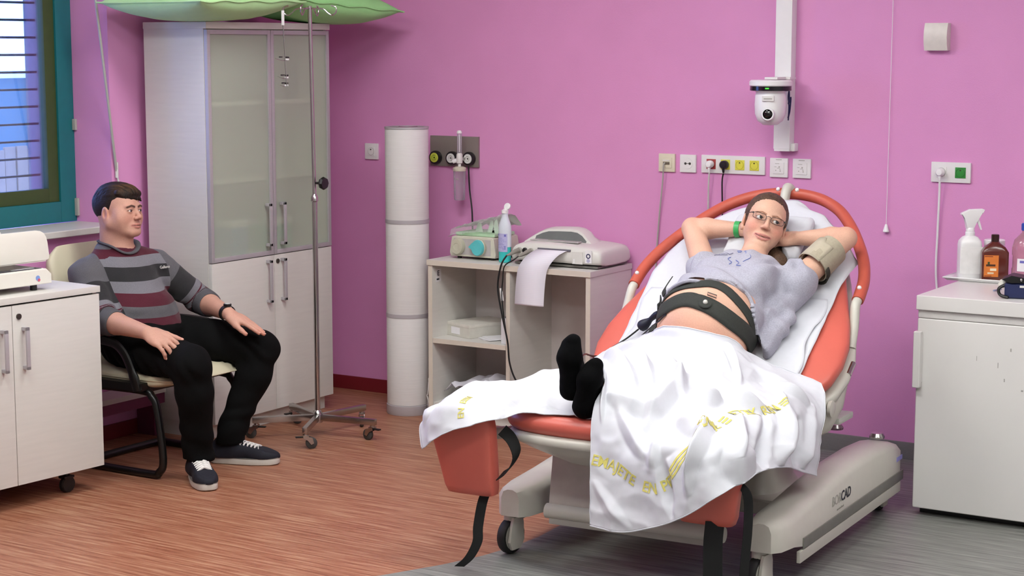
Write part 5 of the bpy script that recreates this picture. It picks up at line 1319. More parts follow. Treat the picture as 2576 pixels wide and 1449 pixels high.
fz = 1 + .05*vnoise(Vm, 28)[:, None]; body = to_object('body', Vm, Fq, SKIN, man, col*fz)
nails(body, tipsR); nails(body, tipsL)
eyes(body, MT, 1.02, (-.15, 1, -.06), mat('iris_brown', '#2E1E16', .1, coat=.5))
# hair: cropped sides, swept fringe
Th = MT[:3, :3]; th = lambda p: Th @ (np.array(p)*1.02) + MT[:3, 3]
mn = MT[:3, 3] - .16; mxx = MT[:3, 3] + .17
Fh = Field(uni(mn, mxx, .0028))
Fh.ell(th((0, -.021, .034)), (.0795, .1015, .0875), 0, M=Th)
Fh.ell(th((-.004, .006, .082)), (.064, .076, .034), .03, M=Th)
Fh.ell(th((-.010, .056, .068)), (.056, .038, .024), .02, M=Th)
Fh.ell(th((0, .132, -.040)), (.086, .100, .102), .006, 'sub', Th)
Fh.ell(th((0, .035, -.118)), (.12, .068, .095), .004, 'sub', Th)
for s in (-1, 1): Fh.ell(th((s*.084, -.012, -.014)), (.02, .022, .034), .004, 'sub', Th)
Fh.plane(th((0, -.09, -.078)), -Th[:, 2] + .15*Th[:, 1], .01)
for i in range(13):
    x = .050 - .0082*i
    Fh.cone(th((x + .010, .052 - .001*abs(i-6), .088 - .0012*abs(i-6)**1.3)), th((x - .014, .0900 - .0006*(i-6)**2, .053 + .004*math.sin(i*2.1) - .0010*i)), .0085, .0030, .010)
Vh, Fc = Fh.mesh(); Nh = vnormals(Vh, Fc); lh = (Vh - MT[:3, 3]) @ Th
q = np.stack([lh[:, 0]*1.6 + lh[:, 1]*.5, lh[:, 1]*.22, lh[:, 2]*.5], 1)
st = vnoise(q, 90, 1)*.55 + vnoise(q, 210, 2)*.45
Vh = Vh + Nh*(st*.0024*ss(lh[:, 2], .02, .08) + st*.0005)[:, None]
hc = L3('#20150F'); tip = L3('#6A4A2C'); w = np.clip(ss(lh[:, 2], .06, .12)*ss(lh[:, 1], -.02, .08)*(.5+.9*st), 0, 1)[:, None]
hcol = hc*(1 + .35*st[:, None]) * (1-w) + tip*w
to_object('hair', Vh, Fc, HAIRM, man, np.clip(hcol, 0, 1))
# sweater
SWC = {'g': '#59575C', 'l': '#747279', 'm': '#4B0A20', 'k': '#252427', 'n': '#23222B'}
def stripe_mat(name, stops, stops2):
    m = mat(name, '#808080', .9, var=.10, scale=240, bump=.5, bscale=320, sheen=.12)
    nt = m.node_tree; N = nt.nodes; Lk = nt.links
    def ramp(attr, st):
        a = N.new('ShaderNodeAttribute'); a.attribute_name = attr
        cr = N.new('ShaderNodeValToRGB'); cr.color_ramp.interpolation = 'CONSTANT'; el = cr.color_ramp.elements
        el[0].position = 0; el[0].color = lin(SWC[st[0][1]]); el[1].position = st[1][0]; el[1].color = lin(SWC[st[1][1]])
        for p, c in st[2:]:
            x = el.new(p); x.color = lin(SWC[c])
        Lk.new(a.outputs['Fac'], cr.inputs['Fac']); return cr
    c1 = ramp('stripe', stops); c2 = ramp('sleeve', stops2)
    am = N.new('ShaderNodeAttribute'); am.attribute_name = 'mask'; gt = N.new('ShaderNodeMath'); gt.operation = 'GREATER_THAN'; gt.inputs[1].default_value = .5; Lk.new(am.outputs['Fac'], gt.inputs[0])
    mx0 = [n for n in N if n.bl_idname == 'ShaderNodeMix'][0]
    mm = N.new('ShaderNodeMix'); mm.data_type = 'RGBA'; Lk.new(gt.outputs[0], mm.inputs['Factor']); Lk.new(c1.outputs['Color'], mm.inputs['A']); Lk.new(c2.outputs['Color'], mm.inputs['B'])
    Lk.new(mm.outputs['Result'], mx0.inputs['A'])
    return m
Fs = Field([axis([(-.24, .30, .0050)]), axis([(-.46, .34, .0050)]), axis([(.52, .97, .0045)])])
Fs.ell((-.035, -.095, .775), (.140, .180, .165), 0, M=YW).ell((.030, -.085, .655), (.165, .188, .135), .05, M=YW).ell((.055, -.07, .585), (.165, .20, .085), .04, M=YW)
Fs.cone(shR, shL, .066, .066, .03).cone((-.045, -.10, .915), shR, .060, .058, .03).cone((-.045, -.10, .915), shL, .060, .058, .03)
Fs.ell((-.045, -.105, .93), (.080, .080, .034), .03)
cuffR = np.array(elR) + (np.array(wrR)-np.array(elR))*.17; cuffL = np.array(elL) + (np.array(wrL)-np.array(elL))*.20
for s_, e_, c_ in ((shR, elR, cuffR), (shL, elL, cuffL)):
    Fs.cone(s_, e_, .070, .062, .022); Fs.cone(e_, c_, .062, .054, .012)
Fs.cone(np.array(cuffR)*.0 + cuffR, cuffR + (np.array(wrR)-np.array(elR))*.10, .040, .040, .001, 'sub')
# neck opening
Fs.ell((-.03, -.10, .968), (.083, .080, .052), .010, 'sub')
Fs.plane((.06, -.07, .545), (-.15, 0, -1), .006)
Vs, Fc = Fs.mesh(); Ns = vnormals(Vs, Fc)
# which vertices belong to a sleeve
def arm_t(P, a, b, c):
    a, b, c = map(np.array, (a, b, c)); ab = b-a; bc = c-b; l1 = np.linalg.norm(ab); l2 = np.linalg.norm(bc)
    t1 = np.clip(((P-a) @ ab)/l1**2, 0, 1); d1 = np.linalg.norm(P-a-t1[:, None]*ab, axis=1); t2 = np.clip(((P-b) @ bc)/l2**2, 0, 1); d2 = np.linalg.norm(P-b-t2[:, None]*bc, axis=1)
    return np.where(d1 <= d2, t1*l1, l1 + t2*l2), np.minimum(d1, d2)
tR, dRr = arm_t(Vs, shR, elR, cuffR); tL, dLl = arm_t(Vs, shL, elL, cuffL)
core = np.linalg.norm((Vs - np.array((.01, -.09, .74)))/np.array((.165, .20, .27)), axis=1)
wr = .0035*vnoise(Vs*np.array((1, 1, 2.2)), 14, 3) + .0022*vnoise(Vs, 30, 4)
wr += .004*np.sin((tR*60 + vnoise(Vs, 9, 5)*3))*ss(tR, .12, .2)*(dRr < .085) + .004*np.sin((tL*60 + vnoise(Vs, 9, 6)*3))*ss(tL, .12, .2)*(dLl < .085)
wr += .004*np.sin(Vs[:, 2]*55 + vnoise(Vs, 7, 8)*4)*ss(-Vs[:, 2], -.72, -.60)*(core < 1.1)
Vs = Vs + Ns*wr[:, None]
mR = np.minimum(.105-dRr, -.215 + .16*np.clip(.88-Vs[:, 2], 0, .3) - Vs[:, 1] - .25*(Vs[:, 0]+.07)); mL = np.minimum(.105-dLl, Vs[:, 1] - .045 - .16*np.clip(.88-Vs[:, 2], 0, .3) - .10*(Vs[:, 0]-.02))
z0, z1 = .52, 1.0
tz = (Vs[:, 2] + .10*(Vs[:, 0]-.1)*(Vs[:, 0] > .0) - z0)/(z1-z0)
ta = np.where(mR > mL, tR, tL)/.34; msk = np.clip(.5 + 20*np.maximum(mR, mL), 0, 1)
zs = lambda z: (z - z0)/(z1-z0)
SW1 = stripe_mat('striped_knit', [(0, 'g'), (zs(.618), 'm'), (zs(.656), 'g'), (zs(.703), 'm'), (zs(.752), 'l'), (zs(.797), 'k'), (zs(.853), 'l'), (zs(.892), 'm'), (zs(.930), 'g')],
                 [(0, 'g'), (.22, 'k'), (.50, 'l'), (.58, 'm'), (.60, 'l'), (.66, 'm'), (.74, 'k'), (.86, 'g')])
sw = to_object('sweater', Vs, Fc, SW1, man, attr={'stripe': np.clip(tz, 0, .999), 'sleeve': np.clip(ta, 0, .999), 'mask': msk})
# ribbed collar, cuffs
RIB = mat('grey_rib_knit', '#525055', .9, var=.12, scale=120, bump=.5, bscale=200, stretch=(3, 3, 1))
ring_ = []
for i in range(40):
    a = 2*math.pi*i/40; dv = np.array((math.cos(a), math.sin(a), 0)); p0 = np.array((-.03, -.10, 0)) + dv*np.array((.080, .078, 0)); zz_ = np.linspace(1.0, .85, 200)
    v_ = Fs.sample(np.stack([np.full(200, p0[0]), np.full(200, p0[1]), zz_], 1)); k_ = int(np.argmax(v_ < 0)); ring_.append((p0[0], p0[1], zz_[k_] if v_[k_] < 0 else .92))
for _ in range(3): ring_ = [(r_[0], r_[1], (ring_[i-1][2] + r_[2] + ring_[(i+1) % 40][2])/3) for i, r_ in enumerate(ring_)]
MB().tube([(x, y, z + .004) for x, y, z in ring_], .0055, 10, closed=True, flat=2.5).build('collar', RIB, man)
for c_, w_ in ((cuffR, wrR), (cuffL, wrL)):
    a = Vector(c_); d = (Vector(w_) - a).normalized(); u = d.orthogonal().normalized(); v = d.cross(u)
    MB().loft([[a + d*t + (u*math.cos(2*math.pi*k/28) + v*math.sin(2*math.pi*k/28))*r for k in range(28)] for t, r in ((-.045, .058), (-.02, .0605), (.005, .0585), (.028, .055), (.034, .050), (.030, .044), (-.01, .042))]).build('cuff', RIB, man)
# chest signature
lm = lettering('Gallano', .018, Matrix.Identity(4), mat('white_thread', '#D8D5D2', .7), man, 'chest_lettering', .0006)
nd = Vector((.97, -.10, .24)).normalized(); ud = (V(0, 0, 1) - nd*nd.z).normalized(); xd = ud.cross(nd)
pt = np.array((.40, .04, .838)); dv = np.array((-1.0, .0, 0)); tt = np.linspace(0, .4, 400); smp = Fs.sample(pt + tt[:, None]*dv); hit = tt[np.argmax(smp < 0)] if (smp < 0).any() else .25
ph = Vector(pt + dv*hit) + nd*.010
lm.matrix_local = Matrix(((xd.x, ud.x, nd.x, ph.x), (xd.y, ud.y, nd.y, ph.y), (xd.z, ud.z, nd.z, ph.z), (0, 0, 0, 1)))
# trousers
TRS = mat('black_trousers', '#070708', .9, var=.15, scale=90, bump=.35, bscale=300, spec=.15)
Ft = Field([axis([(-.14, .68, .0055)]), axis([(-.44, .40, .0055)]), axis([(.07, .66, .0055)])])
Ft.ell((.05, -.06, .55), (.175, .205, .085), 0).ell((.06, -.06, .59), (.165, .195, .055), .03)
for h_, k_, a_, s in ((hipR, knR, anR, -1), (hipL, knL, anL, 1)):
    h_, k_, a_ = map(np.array, (h_, k_, a_)); mid = h_ + (k_-h_)*.5
    Ft.cone(h_, mid, .105, .095, .03).cone(mid, k_, .095, .072, .03); kk = k_ + np.array((.0, 0, -.01)); c = k_ + (a_-k_)*.3 + np.array((.008, 0, 0))
    Ft.cone(kk, c, .070, .073, .04).cone(c, a_ + np.array((0, 0, .03)), .073, .060, .03)
    Ft.cone(a_ + np.array((0, 0, .03)), a_ + np.array((.0, 0, .0)), .060, .064, .01)
Ft.plane((.0, 0, .088), (0, 0, -1), .006).plane((.0, -.06, .612), (-.30, 0, 1), .005)
Vt_, Fc = Ft.mesh(); Nt = vnormals(Vt_, Fc)
wv = .0045*np.sin(Vt_[:, 2]*70 + 4*vnoise(Vt_, 8, 2))*ss(-Vt_[:, 2], -.36, -.12) + .005*vnoise(Vt_, 13, 3) + .004*np.sin((Vt_[:, 0]+Vt_[:, 2]*.6)*80 + 3*vnoise(Vt_, 9, 4))*np.exp(-((Vt_[:, 2]-.47)/.05)**2)
Vt_ = Vt_ + Nt*wv[:, None]
to_object('trousers', Vt_, Fc, TRS, man)
# the seat cushion gives way under the thighs
off = np.array(ch.location) - MAN_O; zl = np.linspace(.36, .47, 45)
for v_ in seat_obj.data.vertices:
    q_ = np.array(v_.co) + off
    if q_[2] > .409:
        f_ = Ft.sample(np.stack([np.full(45, q_[0]), np.full(45, q_[1]), zl], 1)); k_ = np.nonzero(f_ < .004)[0]
        if len(k_): v_.co.z = max(.408, min(v_.co.z, zl[k_[0]] + .002))
seat_obj.data.update()
# belt
MB().tube([(.05 + .16*math.cos(a), -.065 + .185*math.sin(a), .595 - .05*math.cos(a)) for a in [2*math.pi*i/40 for i in range(40)]], .008, 8, closed=True, flat=2.2).build('belt', mat('dark_belt', '#15120F', .5), man)
# watch on the left wrist
wd = (Vector(wrL) - Vector(elL)).normalized(); wc = Vector(wrL) - wd*.012; u = (V(0, 0, 1) - wd*wd.z).normalized(); v = wd.cross(u)
wt_ = bpy.data.objects.new('wristwatch', None); COL.objects.link(wt_); wt_.parent = man
MB().loft([[wc + wd*t + (u*math.cos(2*math.pi*k/32) + v*math.sin(2*math.pi*k/32))*r for k in range(32)] for t, r in ((-.011, .0325), (-.011, .0355), (.011, .0345), (.011, .0315))], caps=False).build('strap', BLACK, wt_)
mw = Matrix((list(v) + [0], list(wd) + [0], list(u) + [0], [0, 0, 0, 1])).transposed(); mw.translation = wc + u*.034
MB().lathe([(0, -.002), (.017, -.002), (.0175, .006), (.015, .008), (0, .008)], 28, mtx=mw).build('watch_case', mat('watch_black', '#1B1B1D', .3), wt_)
MB().lathe([(0, .0081), (.012, .0081), (.012, .0086), (0, .0086)], 24, mtx=mw).build('watch_face', mat('watch_face', '#C9C9C9', .2), wt_)
# shoes
def shoe(ankle, d, nm):
    a = np.array(ankle); d = np.array(d, float); d /= np.linalg.norm(d); x = np.array((-d[1], d[0], 0)); g = bpy.data.objects.new('shoe', None); COL.objects.link(g); g.parent = man
    g.matrix_local = Matrix(((d[0], x[0], 0, a[0]), (d[1], x[1], 0, a[1]), (0, 0, 1, 0), (0, 0, 0, 1)))
    def outline(t): return .036 + .013*math.sin(math.pi*min(1, max(0, (t-.15)/.85))**1.1) if 0 < t < 1 else .03
    def sole_sec(z, g_):
        pts = []
        for k in range(44):
            b = 2*math.pi*k/44; cx, sy = math.cos(b), math.sin(b)
            px_ = .062 + (.150+g_)*math.copysign(abs(cx)**.85, cx); w_ = (.049 if cx > -.2 else .041) + g_; 
            wid = (.040 + .012*ss(np.array([px_]), -.02, .12)[0]) + g_
            pts.append((px_, math.copysign(abs(sy)**.62, sy)*wid, z + (.010*max(0, cx-.75)*4*.25)))
        return pts
    MB().loft([sole_sec(.001, -.004), sole_sec(.004, 0), sole_sec(.026, .001), sole_sec(.030, -.002)]).build('sole', mat('white_rubber_sole', '#BDB6AE', .55, var=.05), g, ang=45)
    MB().loft([sole_sec(.0285, .0012), sole_sec(.0305, .0012)]).build('sole_line', mat('sole_line_grey', '#6E6A66', .6), g)
    Fx = Field(uni((-.11, -.065, .022), (.225, .065, .135), .0035))
    Fx.ell((.150, 0, .034), (.066, .046, .034), 0).cone((.13, 0, .040), (.02, 0, .066), .044, .044, .03).ell((-.03, 0, .058), (.058, .038, .062), .03).cone((-.045, 0, .04), (.03, 0, .04), .042, .042, .02)
    Fx.cone((0, 0, .15), (-.005, 0, .10), .034, .030, .006, 'sub').plane((0, 0, .028), (0, 0, -1), .002).plane((-.02, 0, .108), (.25, 0, 1), .006)
    vx, fx = Fx.mesh(); to_object('upper', vx, fx, mat('navy_black_canvas', '#0E0F1E', .8, var=.2, scale=120, bump=.3, bscale=400), g)
    tg = MB().loft([[(.10 - .085*t, -.020 - .004*t, .070 + .052*t), (.10 - .085*t, .020 + .004*t, .070 + .052*t), (.10 - .085*t, .018, .066 + .05*t), (.10 - .085*t, -.018, .066 + .05*t)] for t in (0, .5, 1.1)]).build('tongue', mat('dark_tongue', '#17182B', .8), g)
    LC = mat('white_lace', '#E4E0DC', .8, var=.05, scale=300)
    for i in range(7):
        t = i/6; x0 = .128 - .094*t; zc = Fx.sample
        def top(x_, y_):
            zz_ = np.linspace(.135, .03, 120); v_ = Fx.sample(np.stack([np.full(120, x_), np.full(120, y_), zz_], 1)); k_ = np.argmax(v_ < 0)
            return zz_[k_] if v_[k_] < 0 else .06
        for sg in (-1, 1):
            ya = sg*(.026 + .004*t); pts = [(x0 + .000, ya*1.12, top(x0, ya*1.1) - .003), (x0 - .004, ya*.55, top(x0, ya*.5) + .005), (x0 - .009, 0, top(x0 - .009, 0) + .007), (x0 - .014, -ya*.55, top(x0 - .013, ya*.5) + .005), (x0 - .018, -ya*1.1, top(x0 - .017, ya) - .002)]
            MB().tube(spline(pts, 4), .0052, 6, flat=.5).build('lace', LC, g)
    MB().box(.07, .085, .0455, .0470, .046, .052).build('side_tab', mat('side_tab_grey', '#8F8B86', .6), g)
shoe((anR[0] + .0, anR[1], 0), (.80, -.58, 0), 'r'); shoe((anL[0], anL[1], 0), (.90, .42, 0), 'l')
for a_ in (anR, anL):
    MB().cyl((a_[0] - .01, a_[1], .06), (a_[0], a_[1], .16), .040, .040, n=20).build('sock', mat('dark_sock', '#1A1C18', .9), man)
# ------------------------------------------------------------------ sheets on the back section
def sheet_grid(name, lab, s0, s1, half, nu, nv, lift, seed, mtl=None):
    t = thing(name, lab, 'sheet', BED_LOC, BED_ROT)
    P = []
    for i in range(nu):
        row = []
        for j in range(nv):
            u = 2*i/(nu-1)-1; s = s0 + (s1-s0)*j/(nv-1); hw = half(s); x = u*hw
            w = interp(BW, min(.96, max(-.03, s)))
            n = lift + .004*mnoise.noise((x*7, s*7, seed)) + .003*mnoise.noise((x*18, s*14, seed+2)) + .004*abs(u)**8*mnoise.noise((s*20, seed, 1))
            over = max(0, abs(x) - (w - .03)); n -= over*over*6 if over < .06 else over*.8 - .026
            n += .006*max(0, (s-.8)/.18)
            if s < 0: n += 0
            q_ = BP(x + .006*mnoise.noise((s*9, seed, u)), s, n); q_.z = max(q_.z, .598 + lift*.4); row.append(q_)
        P.append(row)
    MB().grid(P).build('cloth', mtl or SHEET, t, ang=70, solid=.0015)
    return t
HS = [(-.06, .365), (0, .37), (.3, .375), (.6, .385), (.695, .392), (.715, .372), (.76, .34), (.86, .245), (.93, .185), (.965, .12), (.985, .07)]
sheet_grid('bed_sheet', 'white sheet covering the raised back section of the bed', -.05, .985, lambda s: interp(HS, s), 60, 90, .007, 3)
sheet_grid('absorbent_sheet', 'second white sheet layered under the lying woman', -.04, .43, lambda s: .355 + .012*math.sin(s*22), 50, 40, .013, 8)
# head pillow part under the sheet edge
pw = thing('head_pillow', 'small white pillow under the head of the woman', 'pillow', BED_LOC, BED_ROT)
# ------------------------------------------------------------------ the woman on the bed
wm = thing('person', 'woman in grey T-shirt lying on the bed with hands behind her head', 'person', BED_LOC, BED_ROT)
def bp(x, s, n): return np.array(BP(x, s, n))
MBK = np.array(((1, 0, 0), (0, CI, -SI), (0, SI, CI)))
WS = 1.02
WT = frame((.053, .930, 1.110), (.470, -.835, .285), (.150, .396, .905))
wp = lambda p: WT[:3, :3] @ (np.array(p)*WS) + WT[:3, 3]
wsR, weR, wwR = bp(-.112, .445, .085), bp(-.262, .700, .088), bp(-.062, .712, .085)
wsL, weL, wwL = bp(.245, .425, .085), bp(.362, .690, .088), bp(.175, .690, .075)
hc0 = WT[:3, 3]
FW = Field([axis([(-.34, -.05, .0045), (-.05, .19, .0022), (.19, .44, .0045)]), axis([(-.32, .20, .010), (.20, .78, .006), (.78, .85, .004), (.85, 1.06, .0024), (1.06, 1.12, .006)]), axis([(.55, .97, .006), (.97, 1.275, .0022)])])
lipsW = head(FW, WT, WS, .001, 1.0, .0054, 1.05, .0030, .97, .004, 1.0, .043)
FW.cone(wp((0, -.030, -.055)), bp(.055, .475, .105), .045, .054, .02).cone(wp((0, -.004, -.070)), bp(.055, .48, .12), .030, .040, .02)
FW.cone(bp(.055, .445, .10), wsR, .06, .052, .03).cone(bp(.055, .445, .10), wsL, .06, .052, .03)
FW.ell(bp(.05, .35, .10), (.150, .19, .105), .03, M=MBK)
BELLY_C, BELLY_R = (.008, .15, .115), (.186, .205, .176)
FW.ell(bp(*BELLY_C), BELLY_R, .04, M=MBK).ell(bp(.0, -.01, .10), (.185, .12, .10), .04, M=MBK)
FW.ell(bp(.020, .110, .298), (.008, .010, .010), .012, 'sub', MBK)      # navel
for s_, e_, w_ in ((wsR, weR, wwR), (wsL, weL, wwL)):
    FW.cone(s_, e_, .050, .041, .02); mid = e_ + (w_-e_)*.3; FW.cone(e_, mid, .0395, .041, .012).cone(mid, w_, .041, .026, .012)
upn = MBK[:, 2]
tR_ = hand(FW, wwR, np.array((1, .02, -.10)), upn, 1, (.15, .2, .2, .2), (.5, .3), .92); tL_ = hand(FW, wwL, np.array((-1, .02, -.10)), upn, -1, (.15, .2, .2, .2), (.5, .3), .92)
hipW = [bp(-.09, -.02, .085), bp(.09, -.02, .085)]; kneeW = [np.array((-.15, .10, .625)), np.array((.11, .08, .635))]
ankW = [np.array((-.172, -.185, .655)), np.array((-.110, -.195, .612))]
for h_, k_, a_ in zip(hipW, kneeW, ankW): FW.cone(h_, k_, .085, .055, .03).cone(k_, a_, .052, .034, .02)
g = np.meshgrid(*FW.ax, indexing='ij', sparse=True); nn_ = -(g[1] - .45)*SI + (g[2] - .60)*CI; bot = np.where(g[1] > .47, .012 - nn_, .606 - g[2]); FW.F = np.maximum(FW.F, bot.astype(np.float32))      # the body rests flat on the upholstery
Vw, Fw = FW.mesh(); Vw = relax(Vw, Fw, 1, .35)
sw_ = L3('#D5A993'); col = np.tile(sw_, (len(Vw), 1)); loc = (Vw - WT[:3, 3]) @ WT[:3, :3]; near = np.linalg.norm(loc, axis=1) < .18
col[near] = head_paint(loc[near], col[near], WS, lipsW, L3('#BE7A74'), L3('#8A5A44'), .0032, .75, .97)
for e_ in (weR, weL): w = .35*np.exp(-((Vw-e_-np.array((0, .01, .02)))**2).sum(1)/(2*.03**2))[:, None]; col = col*(1-w) + L3('#D08A74')*w
wb_ = ss(-((Vw - bp(.03, .02, .24)) @ MBK[:, 1]), -.06, .04)*(Vw[:, 1] < .7)*(Vw[:, 1] > .25); col = col*(1-.35*wb_[:, None]) + L3('#C77B68')*.35*wb_[:, None]
wbody = to_object('body', Vw, Fw, SKIN, wm, np.clip(col*(1 + .05*vnoise(Vw, 26)[:, None]), 0, 1))
nails(wbody, tR_[:4])
eyes(wbody, WT, WS, (-.42, 1, .12), mat('iris_grey', '#2C2A2C', .1, coat=.5))
MB().sphere(Vector(wp((0, .0860, -.0745))), 1, 14, (.0150*WS, .0062*WS, .0038*WS), Matrix([list(r) + [0] for r in WT[:3, :3]] + [[0, 0, 0, 1]])).build('teeth', mat('teeth', '#E9E2D8', .25), wbody)
# hair pulled back, with a pony tail over her left shoulder
Wh = WT[:3, :3]
Fh = Field(uni(hc0 - np.array((.16, .15, .19)), hc0 + np.array((.17, .17, .155)), .0028))
Fh.ell(wp((0, -.022, .033)), np.array((.0820, .1020, .0920))*WS, 0, M=Wh)
Fh.ell(wp((0, .137, -.018)), np.array((.077, .103, .086))*WS, .006, 'sub', Wh)
Fh.ell(wp((0, .035, -.115)), np.array((.13, .078, .100))*WS, .006, 'sub', Wh)
for s in (-1, 1): Fh.ell(wp((s*.086, -.012, -.022)), np.array((.022, .022, .030))*WS, .004, 'sub', Wh)
Fh.plane(wp((0, -.06, -.070)), -Wh[:, 2] + .2*Wh[:, 1], .012)
Fh.chain([wp((.0, -.10, -.02)), wp((-.062, -.075, -.075)), wp((-.090, -.020, -.118)), wp((-.088, .010, -.158))], [.030, .036, .034, .018], .02)
g = np.meshgrid(*Fh.ax, indexing='ij', sparse=True); Fh.F = np.maximum(Fh.F, (.024 + (g[1] - .45)*SI - (g[2] - .60)*CI).astype(np.float32)); FHAIR = Fh
Vh, Fc = Fh.mesh(); Nh = vnormals(Vh, Fc); lh = (Vh - WT[:3, 3]) @ Wh
q_ = np.stack([lh[:, 0]*1.2, lh[:, 1]*.25, lh[:, 2]*.7], 1); st = vnoise(q_, 150, 3)*.5 + vnoise(q_, 300, 4)*.5
Vh = Vh + Nh*(st*.0014)[:, None]
hb = L3('#43322A'); hl = L3('#7A5E48'); w = np.clip(.35 + .6*st + .5*ss(-lh[:, 2], .06, .12), 0, 1)[:, None]
to_object('hair', Vh, Fc, HAIRW, wm, np.clip(hb*(1-w*.55) + hl*w*.55, 0, 1))
# the head pillow gives way under head, hair and hands
Fp = Field([axis([(-.16, .23, .004)]), axis([(-.15, .15, .004)]), axis([(-.02, .12, .003)])])
Fp.rbox((.03, 0, .022), (.155, .115, .022), .02).ell((.03, .0, .028), (.14, .10, .030), .02)
vp, fp = Fp.mesh(); vp = vp + vnormals(vp, fp)*(.006*vnoise(vp, 14, 3) + .003*vnoise(vp, 35, 4))[:, None]
nl = np.linspace(.012, .11, 60); cap = np.full(len(vp), 9.0)
for k_ in range(59, -1, -1):
    q_ = np.array([.45 + (.735 + vp[:, 1])*CI - nl[k_]*SI, .60 + (.735 + vp[:, 1])*SI + nl[k_]*CI]); Q_ = np.stack([vp[:, 0], q_[0], q_[1]], 1)
    ins = np.zeros(len(vp), bool)
    for f_ in (FW, FHAIR):
        okk = np.all([(Q_[:, i] > f_.ax[i][0]) & (Q_[:, i] < f_.ax[i][-1]) for i in range(3)], axis=0); ins |= okk & (f_.sample(Q_) < .003)
    cap = np.where(ins, nl[k_], cap)
vp = np.array([BP(q[0], .735 + q[1], max(.0155, min(q[2] + .012, c + .001))) for q, c in zip(vp, cap)]); to_object('cover', vp, fp, SHEET, pw)
# glasses
gl = bpy.data.objects.new('glasses', None); COL.objects.link(gl); gl.parent = wm
GM = mat('dark_glasses_frame', '#241A1C', .3); T4 = Matrix([list(WT[i]) for i in range(3)] + [[0, 0, 0, 1]]) @ Matrix.Diagonal((WS, WS, WS, 1))
LENS = clear_mat('lens', '#F6F6F8', .02, .03, False)
for s in (-1, 1):
    o_ = [(s*(.034 + .0245*math.copysign(abs(math.cos(a))**.6, math.cos(a))), .1015 - .010*abs((.034 + .0245*math.cos(a)) - .01)/.05*0 - .16*(max(0, (.034 + .0245*math.cos(a)*1) - .02))**1*.35, -.001 + .0125*math.copysign(abs(math.sin(a))**.6, math.sin(a))) for a in [2*math.pi*k/36 for k in range(36)]]
    MB().tube([T4 @ Vector(p) for p in o_], .00105, 6, closed=True).build('rim', GM, gl)
    mb = MB(); mb.bm.faces.new([mb.bm.verts.new(T4 @ Vector(p)) for p in o_]); mb.build('lens', LENS, gl)
    MB().tube([T4 @ Vector(p) for p in ((s*.058, .098, .005), (s*.066, .088, .006), (s*.0745, .06, .006), (s*.078, -.005, .012), (s*.079, -.02, .0))], [.0022, .0019, .0012, .0011, .001], 8).build('temple', GM, gl)
    MB().box(-.003, .003, -.003, .003, -.0028, .0028, .001, mtx=T4 @ Matrix.Translation((s*.0605, .0955, .006))).build('hinge_block', GM, gl)
MB().tube([T4 @ Vector(p) for p in ((-.0098, .1015, .003), (-.004, .106, .006), (.004, .106, .006), (.0098, .1015, .003))], .0012, 6).build('bridge', GM, gl)

# T-shirt
TSH = mat('heather_grey_jersey', '#A5A3B0', .9, var=.13, scale=230, bump=.3, bscale=240, sheen=.1)
FS2 = Field([axis([(-.24, .40, .0045)]), axis([(.44, .99, .0045)]), axis([(.58, 1.10, .0045)])])
FS2.ell(bp(.05, .36, .10), (.165, .185, .118), 0, M=MBK)
FS2.ell(bp(-.030, .345, .165), (.082, .085, .068), .035, M=MBK).ell(bp(.130, .340, .165), (.082, .085, .068), .035, M=MBK)
FS2.ell(bp(BELLY_C[0], BELLY_C[1], BELLY_C[2]), tuple(np.array(BELLY_R) + .010), .04, M=MBK)
FS2.ell(bp(.20, .31, .055), (.085, .17, .055), .03, M=MBK).ell(bp(.215, .17, .045), (.035, .09, .045), .03, M=MBK)
FS2.cone(wsR, wsL, .062, .062, .03)
for s_, e_, f in ((wsR, weR, .12), (wsL, weL, .12)):
    e2 = s_ + (e_-s_)*f; FS2.cone(s_, e2, .066, .068, .025); dd = (e_-s_)/np.linalg.norm(e_-s_)
    FS2.plane_local(e2 + dd*.03, dd, .16)
FS2.cone(bp(.055, .475, .11), wp((0, 0, -.10)), .066, .066, .006, 'sub').ell(bp(.055, .520, .135), (.074, .05, .06), .01, 'sub', MBK)
# hem: cut away below the rolled-up edge
def hem_s(x, n): return .165 + .05*ss(np.array([x]), -.05, .09)[0] - .11*ss(np.array([x]), .15, .22)[0]
g = np.meshgrid(*FS2.ax, indexing='ij', sparse=True); yy = g[1] - .45; zz = g[2] - .60
S_ = yy*CI + zz*SI; hx = .165 + .05*ss(g[0], -.05, .09) - .115*ss(g[0], .16, .215) + .006*np.sin(g[0]*70)
FS2.F = np.maximum(FS2.F, (hx - S_).astype(np.float32))
FS2.F = np.maximum(FS2.F, (-( -yy*SI + zz*CI) + .016).astype(np.float32))
Vs, Fc = FS2.mesh(); Ns = vnormals(Vs, Fc); sl_ = (Vs - bp(0, 0, 0)) @ MBK
cr_ = 1.6*(.0022*vnoise(Vs*np.array((1, 1, 1)), 22, 1) + .0045*np.sin((sl_[:, 0]*.55 + sl_[:, 1])*75 + 4*vnoise(Vs, 7, 4))*np.exp(-((sl_[:, 1]-.25)/.07)**2) + .005*np.sin((sl_[:, 0]*1.1 - sl_[:, 1]*.5)*62 + 3*vnoise(Vs, 9, 6))*ss(sl_[:, 0], .10, .2) + .0035*np.sin(sl_[:, 0]*90 + 4*vnoise(Vs, 10, 7))*np.exp(-((sl_[:, 1]-.46)/.04)**2))
Vs = Vs + Ns*cr_[:, None]
to_object('t_shirt', Vs, Fc, TSH, wm)
def surf(F, o, dv, far=.4, eps=.0):
    """outermost surface point of a field along a ray from inside"""
    tt = np.linspace(0, far, 500); v = F.sample(o + tt[:, None]*dv); k = np.nonzero(v < eps)[0]
    return o + dv*(tt[k[-1]] if len(k) else 0)
ax_o = lambda s: bp(.01, s, .10)
